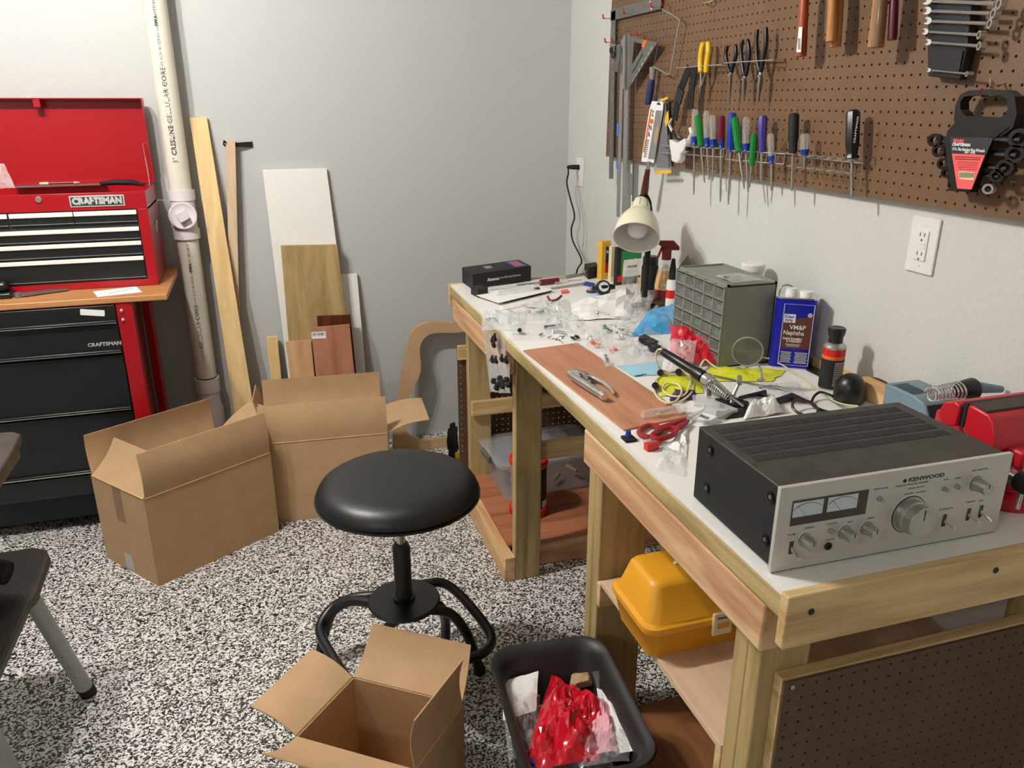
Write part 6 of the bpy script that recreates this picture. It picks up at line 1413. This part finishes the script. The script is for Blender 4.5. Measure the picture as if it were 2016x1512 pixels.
part('handle_bar', MB().cyl((sp0.x, -2.722, sp0.z-.05), (sp0.x, -2.722, sp0.z+.065), .0045, seg=10), M['chrome'], vs_, world=True)

# ---------------------------------------------------------------- soldering iron, third hand with magnifier
si = thing('soldering_iron', 'black handled soldering iron resting in a steel coil on the yellow film', 'soldering iron', tuple(tp(1360, 760)))
a, b_ = tp(1304, 692, .080), tp(1384, 742, .050)
part('handle', MB().tube([a, lerp(a, b_, .03), lerp(a, b_, .45), lerp(a, b_, .78), lerp(a, b_, .86), b_], [.0085, .0105, .0115, .0125, .0155, .0155], 18), M['black_satin'], si, world=True)
c_ = tp(1398, 752, .042); part('flange', MB().tube([b_, lerp(b_, c_, .5), c_], [.013, .017, .016], 18), M['chrome'], si, world=True)
d_ = tp(1436, 784, .020)
part('barrel', MB().cyl(c_, tp(1430, 778, .024), .004, seg=10), M['steel'], si, world=True)
co = []; ax_ = (d_-c_); u_ = ax_.orthogonal().normalized(); w2 = ax_.normalized().cross(u_)
for k in range(11*12+1):
    t = k/(11*12); an = 2*PI*k/12; co.append(lerp(c_, d_, t) + (u_*math.cos(an) + w2*math.sin(an))*(.0145-.004*t))
part('rest_coil', MB().tube(co, .0016, 6), M['chrome'], si, world=True)
part('coil_bracket', MB().box(c_.x-.004, c_.x+.004, c_.y-.004, c_.y+.004, Z, c_.z-.012), M['dull_steel'], si, world=True)
cr = lambda L, z=.004: [tp(u, v, z+.0005*k) for k, (u, v) in enumerate(L)]
lead = [a+Vector((.0, .0, .004)), tp(1296, 688, .075), tp(1291, 700, .055), tp(1298, 725, .020), tp(1318, 733, .008), tp(1345, 735, .006), tp(1362, 748, .006), tp(1362, 772, .006), tp(1335, 792, .006), tp(1305, 790, .006), tp(1288, 770, .006), tp(1292, 748, .006), tp(1315, 735, .009), tp(1345, 730, .010), tp(1360, 745, .012),
        tp(1350, 775, .010), tp(1325, 780, .008), tp(1305, 768, .008), tp(1312, 755, .010), tp(1335, 757, .012), tp(1342, 772, .012), tp(1330, 790, .010), tp(1310, 795, .007)]
part('power_cord', MB().tube(spline(lead, 6), .0026, 8), M['cord_cream'], si, world=True, label='cream coiled power cord')
item('cream_flex', 'cream flat cord sweeping past the magnifier behind the amplifier', 'cord', MB().tube(spline([tp(1378, 722, .012), tp(1388, 708, .020), tp(1402, 718, .016), tp(1425, 730, .008), tp(1455, 722, .008), tp(1480, 708, .012), tp(1504, 704, .020), tp(1532, 714, .014), tp(1570, 738, .006), tp(1610, 768, .006), tp(1650, 793, .02), tp(1690, 800, .03)], 7), .0034, 8, flat=.55), M['cord_cream'])
th = thing('third_hand', 'steel third hand stand with round magnifying lens before the grey cabinet', 'magnifier stand', tuple(tp(1432, 800)))
part('stand_foot', MB().prism([(0, .005), (.06, .0), (.075, .02), (.05, .055), (0, .05)], 0, .010, frame(tp(1420, 806), (1, -.2, 0), (.2, 1, 0))), M['rubber'], th, world=True, bevel=.003)
pA, pB = tp(1404, 740, .060), tp(1530, 766, .034)
part('cross_rod', MB().cyl(pA, tp(1500, 760, .040), .0028, seg=10), M['steel'], th, world=True)
part('clamp_block', MB().tube([tp(1456, 742, .058), tp(1456, 755, .052)], [.006, .006], 8), M['steel'], th, world=True)
part('post', MB().tube([tp(1441, 796, .006), tp(1441, 784, .018), tp(1455, 754, .050)], [.006, .005, .0035], 8), M['steel'], th, world=True)
part('arm', MB().tube([tp(1430, 776, .028), tp(1464, 800, .012)], .0035, 8), M['dull_steel'], th, world=True)
for u, v, z1 in ((1498, 748, .056), (1502, 762, .042), (1517, 762, .036)):
    p = tp(u, v, z1); part('wing_nut', MB().ball((p.x, p.y, p.z), .0062, 8).box(p.x-.010, p.x+.010, p.y-.002, p.y+.002, p.z-.003, p.z+.003), M['steel'], th, world=True)
part('alligator_clip', MB().tube([tp(1510, 762, .038), tp(1530, 763, .038), tp(1550, 769, .036)], [.004, .006, .002], 8), M['steel'], th, world=True)
lc = tp(1472, 719, .090); mc = lc
part('lens_arm', MB().tube([tp(1500, 745, .055), tp(1500, 735, .062), tp(1492, 716, .072)], .0032, 8), M['steel'], th, world=True)
ctr = onx(1472, 692, tp(1500, 740, .06).x); nv = (Vector(CAM)-ctr).normalized()
F = frame(ctr, nv.cross(Vector((0, 0, 1))), (0, 0, 1)); F = frame(ctr, (.82, -.57, 0), (0, 0, 1))
rl = .036
part('lens_rim', MB().tube([F @ Vector((rl*math.cos(2*PI*k/36), rl*math.sin(2*PI*k/36), 0)) for k in range(36)], .0016, 8, True), M['steel'], th, world=True)
part('lens', MB().lathe([(.0001, -.0042), (rl*.5, -.0034), (rl*.96, -.0006), (rl*.96, .0006), (rl*.5, .0034), (.0001, .0042)], F, 36, False), M['lens'], th, world=True, smooth=60)

# ---------------------------------------------------------------- films, foils and papers
crumpled('yellow_film', 'large neon yellow film sheet in front of the grey cabinet', 'film', [tp(1385, 752), tp(1520, 752), tp(1548, 730), tp(1400, 722)], .014, 'neon', 16, 61)
crumpled('yellow_film', 'small neon yellow film under the coiled cream cord', 'film', [tp(1300, 782), tp(1385, 775), tp(1378, 742), tp(1293, 738)], .012, 'neon', 14, 62)
crumpled('pale_film', 'pale crumpled film lying right of the magnifier toward the spray can', 'film', [tp(1420, 790), tp(1600, 800), tp(1570, 752), tp(1450, 755)], .010, 'film_milky', 16, 63)
crumpled('purple_foil', 'dark purple foil below the coiled cream cord', 'foil', [tp(1318, 790), tp(1368, 788), tp(1370, 770), tp(1326, 766)], .014, 'purple_foil', 9, 64)
crumpled('blue_sheet', 'pale blue paper sheet beside the reddish plywood board', 'paper', [tp(1248, 742), tp(1300, 738), tp(1302, 712), tp(1215, 722)], .003, 'pale_blue', 8, 65)
item('blue_booklet', 'small dark edged blue card lying on the pale blue sheet', 'card', slabq([(1250, 740), (1272, 736), (1262, 731), (1240, 734)], .0035, .0055), M['pale_blue'])
for k, (u, v) in enumerate(((1300, 734), (1336, 732), (1290, 759))): item('end_cap', ('small black cap by the pale blue sheet', 'small black cap beneath the iron handle', 'small black cap at the left end of the yellow film')[k], 'cap', MB().cyl(tp(u, v), tp(u, v, .018), .009, .008, 14), M['rubber'])
crumpled('cyan_bag', 'bright cyan blue film bag leaning at the cabinet foot', 'plastic bag', [tp(1240, 664), tp(1325, 656), onz(1326, 600, Z+.050), onz(1278, 612, Z+.040)], .022, 'cyan_bag', 16, 66)
crumpled('red_bubble_bag', 'crumpled red bag with clear film before the lower cabinet drawers', 'plastic bag', [tp(1318, 712, .012), tp(1412, 716, .010), onz(1414, 650, Z+.060), onz(1320, 640, Z+.060)], .035, 'red_film', 18, 67, freq=20)
crumpled('pink_film', 'pinkish clear bubble film beside the iron handle', 'film', [tp(1300, 735, .004), tp(1362, 728, .006), tp(1372, 672, .055), tp(1322, 668, .055)], .018, 'film_milky', 16, 68, freq=24)
for k in range(1):
    p = tp(1368, 690, .050)
bl = thing('black_bracket', 'angular black plastic bracket left of the iron handle', 'bracket', tuple(tp(1278, 680)))
for (u, v, s_) in ((1268, 668, .016), (1282, 676, .018), (1290, 686, .014)):
    p = tp(u, v, .018); part('rib', MB().box(-s_, s_, -s_*.7, s_*.7, -.010, .010, Matrix.Translation(p) @ Matrix.Rotation(.6, 4, 'Z') @ Matrix.Rotation(.3, 4, 'X')), M['black_plastic'], bl, world=True, bevel=.002)
# white papers in the middle
crumpled('white_tissue', 'crumpled white packing paper with bolts in the middle of the bench', 'paper', [tp(1126, 632), tp(1246, 628), tp(1246, 574), tp(1122, 590)], .050, 'paper', 7, 71, freq=7, smooth=0)
crumpled('paper_sleeve', 'white padded sleeve slanting up toward the dropper bottle', 'paper', [tp(1215, 640, .003), tp(1262, 630, .006), tp(1300, 570, .040), tp(1250, 575, .035)], .022, 'film_milky', 12, 72, smooth=20)
for k, (px, sd, l) in enumerate(((([(948, 652), (1030, 650), (1040, 610), (950, 612)]), 81, 'clear bag nearest the bench edge with dark rings inside'),
        ([(985, 640), (1090, 640), (1080, 595), (990, 602)], 82, 'clear bag with printed text behind the dark ring bag'),
        ([(1040, 630), (1130, 628), (1120, 590), (1045, 594)], 83, 'clear bag of screws left of the white packing paper'),
        ([(1000, 672), (1085, 668), (1075, 636), (1000, 640)], 84, 'clear bag with blue handwriting near the bench edge'),
        ([(1075, 655), (1150, 655), (1150, 622), (1070, 625)], 85, 'clear bag holding grey rods before the white packing paper'),
        ([(1150, 690), (1245, 690), (1250, 636), (1165, 640)], 86, 'clear bag with orange caps and white beads'),
        ([(1190, 725), (1305, 710), (1300, 668), (1180, 680)], 87, 'sparkling bubble bag by the far corner of the plywood board'),
        ([(1220, 660), (1300, 665), (1310, 615), (1235, 620)], 88, 'clear wrapper spread before the cyan bag'),
        ([(1240, 615), (1325, 620), (1325, 575), (1265, 570)], 89, 'clear bag bunched against the dropper bottle'),
        ([(1130, 680), (1200, 685), (1205, 645), (1140, 640)], 90, 'thin clear bag over the screws right of centre'))):
    bags = globals().setdefault('BAGS', []); bags.append(None)
    bags[-1] = crumpled('clear_bag', l, 'plastic bag', [tp(u, v, .002) for u, v in px], .026 if k != 3 else .010, 'film' if k % 2 else 'film_milky', 16, sd, freq=22)
adopt(item('blue_writing', '', '', MB().tube([tp(1008+3.2*k, 657+(k % 2)*3.2-(k*.15), .014) for k in range(12)], .0006, 4), M['blue_ink']), BAGS[3])
adopt(item('black_print', '', '', (lambda b: [b.box(tp(1037+5*k, 606+.9*k, .024).x, tp(1037+5*k, 606, .024).x+.006, tp(1040, 606+.6*k, .024).y, tp(1040, 606+.6*k, .024).y+.007, Z+.024, Z+.0244) for k in range(4)] and b)(MB()), M['ink'], kind='stuff'), BAGS[1])
rnd = random.Random(31)
def rod(name, label, cat, a, b_, r_, m, z=.005, head=0):
    t = thing(name, label, cat, tuple(tp(*a)))
    part('shank', MB().cyl(tp(*a, z), tp(*b_, z), r_, seg=8), M[m], t, world=True)
    if head: p, q = tp(*a, z), tp(*b_, z); part('head', MB().cyl(p, p+(p-q).normalized()*.004, r_*head, seg=12), M[m], t, world=True)
    return t
rod('steel_pin', 'grey steel pin in the bag of rods', 'rod', (1072, 644), (1108, 641), .0058, 'dull_steel', .007)
rod('bolt', 'bright steel bolt lying beside the bag of rods, upper', 'bolt', (1090, 651), (1112, 654), .0028, 'chrome', .004, 1.9)
rod('bolt', 'bright steel bolt lying beside the bag of rods, lower', 'bolt', (1091, 655), (1116, 659), .0028, 'chrome', .004, 1.9)
rod('nail', 'single thin nail on bare white bench top near the plywood board', 'nail', (1102, 670), (1109, 676), .0010, 'dull_steel', .0012, 2)
rod('bolt', 'steel bolt lying on the crumpled white packing paper', 'bolt', (1178, 616), (1200, 619), .0028, 'steel', .045, 2.2)
kp = rod('flat_key', 'flat steel key lying beside the plywood board', 'key', (1192, 700), (1197, 712), .0045, 'dull_steel', .004)
adopt(item('key_bow', '', '', MB().tube([tp(1200, 716, .003)+Vector((.008*math.cos(k*PI/6), .008*math.sin(k*PI/6), 0)) for k in range(12)], .0018, 6, True), M['steel']), kp)
def clus(label, c, n, kind, m, sp=.020, z=.006, r_=.0045, group=None, ):
    for k in range(n):
        p = tp(*c, z) + Vector((rnd.uniform(-sp, sp), rnd.uniform(-sp, sp), rnd.uniform(0, r_)))
        if kind == 'nut': item('hex_nut', label, 'nut', MB().cyl(p, p+Vector((rnd.uniform(-.003, .003), rnd.uniform(-.003, .003), r_*.8)), r_, seg=6), M[m], group)
        if kind == 'bead': item('bead', label, 'bead', MB().ball(tuple(p), r_, 10), M[m], group)
        if kind == 'screw':
            a = rnd.uniform(0, PI); d = Vector((math.cos(a), math.sin(a), .1))*r_*2; o_ = item('screw', label, 'screw', MB().cyl(p-d, p+d, r_*.32, seg=6).cyl(p-d-d*.15, p-d, r_*.8, seg=8), M[m], group)
        if kind == 'ring': item('rubber_ring', label, 'ring', MB().tube([p+Vector((r_*1.5*math.cos(j*PI/5), r_*1.5*math.sin(j*PI/5), r_*.5*math.sin(j*PI/5+k))) for j in range(10)], r_*.45, 6, True), M[m], group)
        if kind == 'chip': item('scrap', label, 'scrap', MB().box(-r_, r_, -r_*.6, r_*.6, -r_*.3, r_*.3, Matrix.Translation(p) @ Matrix.Rotation(rnd.uniform(0, PI), 4, 'Z') @ Matrix.Rotation(.3, 4, 'X')), M[m], group)
clus('dark rubber ring in the clear bag nearest the bench edge', (968, 628), 5, 'ring', 'cord_brown', .016, .006, .0045, 'dark rings in the edge bag')
clus('small screw in the clear bag left of the white packing paper', (1070, 612), 9, 'screw', 'steel', .030, .008, .0045, 'screws in the bag left of the packing paper')
clus('small nut in the clear bag left of the white packing paper', (1058, 618), 6, 'nut', 'steel', .024, .006, .005, 'nuts in the bag left of the packing paper')
clus('loose steel nut on the bare bench top beside the writing bag', (1066, 661), 3, 'nut', 'steel', .010, .002, .0045, 'loose nuts beside the writing bag')
clus('loose small screw on the bare bench top between bags', (1096, 663), 5, 'screw', 'dull_steel', .022, .003, .004, 'loose screws between the bags')
clus('small black scrap piled near the far plywood corner', (1134, 666), 8, 'chip', 'rubber', .014, .005, .006, 'black scraps near the plywood corner')
clus('small white bead in the orange cap bag', (1166, 667), 12, 'bead', 'white_plastic', .020, .008, .0065, 'white beads in the orange cap bag')
clus('white bead right of the orange cap bag', (1218, 664), 7, 'bead', 'white_plastic', .012, .006, .006, 'white beads by the cyan bag')
clus('small orange plastic piece in the bag near the plywood', (1172, 680), 3, 'chip', 'orange', .010, .008, .007, 'orange pieces in the bead bag')
clus('small orange piece in the sparkling bubble bag', (1208, 690), 3, 'chip', 'orange', .010, .008, .007, 'orange pieces in the bubble bag')
clus('small grey screw in the bags before the cyan bag', (1232, 655), 8, 'screw', 'dull_steel', .030, .006, .004, 'screws before the cyan bag')
clus('small black scrap in the bags before the cyan bag', (1205, 648), 6, 'chip', 'rubber', .032, .006, .004, 'black scraps before the cyan bag')
item('green_tag', 'bright green tag in the clear bags right of the packing paper', 'tag', slabq([(1186, 648), (1196, 648), (1193, 640), (1188, 641)], .016, .019), M['green_plastic'])
item('round_stud', 'single black round stud on the writing bag near the bench edge', 'knob', MB().cyl(tp(1023, 650, .008), tp(1023, 650, .018), .007, .006, 12), M['rubber'])
item('rubber_band', 'tan rubber band lying in front of the white packing paper', 'band', MB().tube([tp(1222, 624, .010)+Vector((.020*math.cos(k*PI/8), .006*math.sin(k*PI/8), 0)) for k in range(16)], .0012, 5, True), M['card_edge'])
item('knife_blades', 'fan of thin dark blades lying against the cabinet front', 'blades', slabq([(1262, 595), (1330, 602), (1332, 590), (1300, 588)], .020, .023), M['dull_black'])
# pieces near the amplifier
sx = thing('scissors', 'red handled scissors lying near the amplifier back corner', 'scissors', tuple(tp(1300, 845)))
def loop(P, z, r_): return MB().tube(spline([tp(u, v, z) for u, v in P], 6, True), r_, 8, True)
part('handle_loop', loop([(1259, 848), (1262, 856), (1280, 860), (1300, 850), (1298, 841), (1275, 838)], .007, .0058), M['scissor_red'], sx, world=True)
part('handle_loop', loop([(1284, 861), (1300, 864), (1325, 856), (1332, 845), (1315, 842), (1292, 850)], .014, .0058), M['scissor_red'], sx, world=True)
part('handle_shank', MB().tube([tp(1298, 843, .009), tp(1325, 836, .010), tp(1350, 826, .011)], [.006, .0075, .0045], 8), M['scissor_red'], sx, world=True)
part('handle_shank', MB().tube([tp(1325, 848, .013), tp(1342, 838, .012), tp(1355, 829, .011)], [.0065, .007, .004], 8), M['scissor_red'], sx, world=True)
part('blade', MB().tube([tp(1350, 828, .010), tp(1385, 808, .006)], [.004, .001], 6), M['steel'], sx, world=True)
bs = thing('blue_connector', 'small black base with a blue knob at the bench edge', 'connector', tuple(tp(1238, 862)))
p = tp(1238, 866); part('base', MB().box(p.x-.013, p.x+.013, p.y-.014, p.y+.014, Z, Z+.006), M['rubber'], bs, world=True, bevel=.001); part('knob', MB().cyl((p.x, p.y+.004, Z+.006), (p.x, p.y+.004, Z+.020), .007, .005, 12), M['blue_plastic'], bs, world=True)
rs = thing('pencil_sharpener', 'small red pencil sharpener on the white bench edge', 'sharpener', tuple(tp(1289, 895)))
F = frame(tp(1275, 890), tp(1303, 884)-tp(1275, 890), (0, 1, 0))
part('body', MB().prism([(0, 0), (.016, -.002), (.030, .002), (.031, .016), (.016, .014), (0, .016)], 0, .016, F), M['red_plastic'], rs, world=True, bevel=.0015)
part('blade', MB().box(.007, .026, .005, .011, .016, .0168, F), M['steel'], rs, world=True)
crumpled('clear_bag', 'clear bag with small wires at the bench edge by the amplifier corner', 'plastic bag', [tp(1290, 925), tp(1350, 940), tp(1352, 880), tp(1305, 885)], .018, 'film_milky', 14, 91, freq=18)
crumpled('grey_bag', 'grey translucent sleeve behind the red pencil sharpener', 'plastic bag', [tp(1300, 885), tp(1335, 890), tp(1345, 872), tp(1305, 868)], .012, 'film_milky', 10, 92)
crumpled('white_cloth', 'white paper towel between the scissors and the amplifier', 'cloth', [tp(1310, 880), tp(1352, 905), tp(1356, 840), tp(1345, 845)], .022, 'paper', 10, 93)
bu = thing('glass_bulb', 'small clear bulb in a wrapper in front of the scissors', 'bulb', tuple(tp(1290, 868)))
part('glass', MB().tube([tp(1265, 869, .006), tp(1280, 868, .006), tp(1296, 866, .006)], [.002, .005, .005], 10), M['film_milky'], bu, world=True); part('base', MB().cyl(tp(1296, 866, .006), tp(1303, 864, .006), .006, seg=12), M['chrome'], bu, world=True)
cg = thing('clear_cylinder', 'clear plastic tube with a spring lying on the end of the plywood board', 'tube', tuple(tp(1300, 810, BT)))
part('shell', MB().cyl(tp(1265, 815, BT+.010), tp(1338, 805, BT+.010), .0095, seg=18), M['film'], cg, world=True)
part('spring', MB().tube([tp(1290, 809, BT+.010), tp(1292, 815, BT+.008), tp(1300, 813, BT+.012), tp(1320, 806, BT+.010)], .0016, 6), M['steel'], cg, world=True)
part('plug', MB().cyl(tp(1338, 805, BT+.010), tp(1346, 803, BT+.010), .011, seg=16), M['film_milky'], cg, world=True)
pcs = thing('clear_case', 'clear flat case with barcode label behind the amplifier', 'case', tuple(tp(1395, 820)))
part('case', slabq([(1352, 828), (1405, 836), (1452, 814), (1410, 798)], .0005, .012), M['film_milky'], pcs, world=True)
part('label', slabq([(1372, 826), (1398, 828), (1412, 820), (1384, 812)], .0125, .0129), M['paper'], pcs, world=True)
for k in range(8): part('barcode_bar', slabq([(1381+2.2*k, 815.5+.9*k), (1382.2+2.2*k, 816+.9*k), (1377.2+2.2*k, 820+.9*k), (1376+2.2*k, 819.5+.9*k)], .0131, .0134), M['ink'], pcs, world=True)
part('parts_inside', slabq([(1408, 822), (1424, 823), (1432, 815), (1412, 813)], .004, .010), M['brown_hard'], pcs, world=True)
item('black_cloth', 'black fabric piece between the clear case and white tissue', 'cloth', crumple([tp(1428, 826), tp(1462, 822), tp(1480, 805), tp(1432, 798)], .010, 9, 94), M['rubber'], smooth=25)
crumpled('white_napkin', 'crumpled white tissue directly behind the amplifier', 'tissue', [tp(1462, 828), tp(1545, 815), tp(1530, 792), tp(1478, 798)], .045, 'paper', 12, 95, freq=16, smooth=0)
item('black_lever', 'flat black bent bracket piece left of the white tissue', 'bracket', slabq([(1452, 789), (1500, 783), (1510, 789), (1508, 775), (1452, 782)][:4], .002, .014), M['black_plastic'], bevel=.002)
item('black_lever', 'flat black bent bracket piece right of the other one', 'bracket', slabq([(1506, 800), (1560, 790), (1590, 796), (1558, 781)], .002, .014), M['black_plastic'], bevel=.002)
item('brown_ring', 'dark brown cable ring just behind the amplifier', 'cord', MB().tube([tp(1585, 803, .012)+Vector((.030*math.cos(k*PI/10), .026*math.sin(k*PI/10), .010*math.sin(k*PI/10))) for k in range(20)], .0034, 8, True), M['cord_brown'])
item('clear_sleeve', 'long clear plastic sleeve left of the third hand foot', 'sleeve', slabq([(1365, 800), (1425, 803), (1428, 786), (1362, 782)], .001, .008), M['film_milky'], bevel=.002)
item('white_tube', 'thin curved white tube lying behind the clear case', 'tube', MB().tube(spline([tp(1345, 812, .003), tp(1375, 812, .003), tp(1385, 800, .003), tp(1365, 792, .003)], 6), .0018, 6), M['white_plastic'])
# hanging bag over the bench edge
hb_ = thing('hanging_bag', 'clear zip bag with black rubber parts hanging over the bench edge', 'plastic bag', (XB-.004, -1.19, .74))
def hp_(u, v, dx=0): return onx(u, v, XB-.004-dx)
sh = crumple([hp_(965, 770), hp_(1003, 773), hp_(994, 668), hp_(948, 636)], .003, 16, 97, freq=20); 
part('bag_film', sh, M['film_milky'], hb_, world=True, smooth=30)
sh = crumple([hp_(966, 772, .022), hp_(1005, 775, .022), hp_(1003, 715, .012), hp_(962, 712, .012)], .004, 12, 98, freq=20)
part('bag_film', sh, M['film_milky'], hb_, world=True, smooth=30)
for u, v in ((974, 664), (970, 669), (972, 677), (969, 707), (976, 708), (988, 705), (996, 708)):
    p = hp_(u, v, .018); part('rubber_ring', MB().tube([p+Vector((.002*math.sin(k), .0085*math.cos(k*PI/6), .0100*math.sin(k*PI/6))) for k in range(12)], .0042, 8, True), M['rubber'], hb_, world=True)
for u, v in ((972, 750), (980, 757), (988, 752), (997, 748), (1001, 757), (990, 760), (978, 763), (984, 745)):
    p = hp_(u, v, .026); part('rubber_part', MB().ball(tuple(p), .0105, 8), M['rubber'], hb_, world=True)
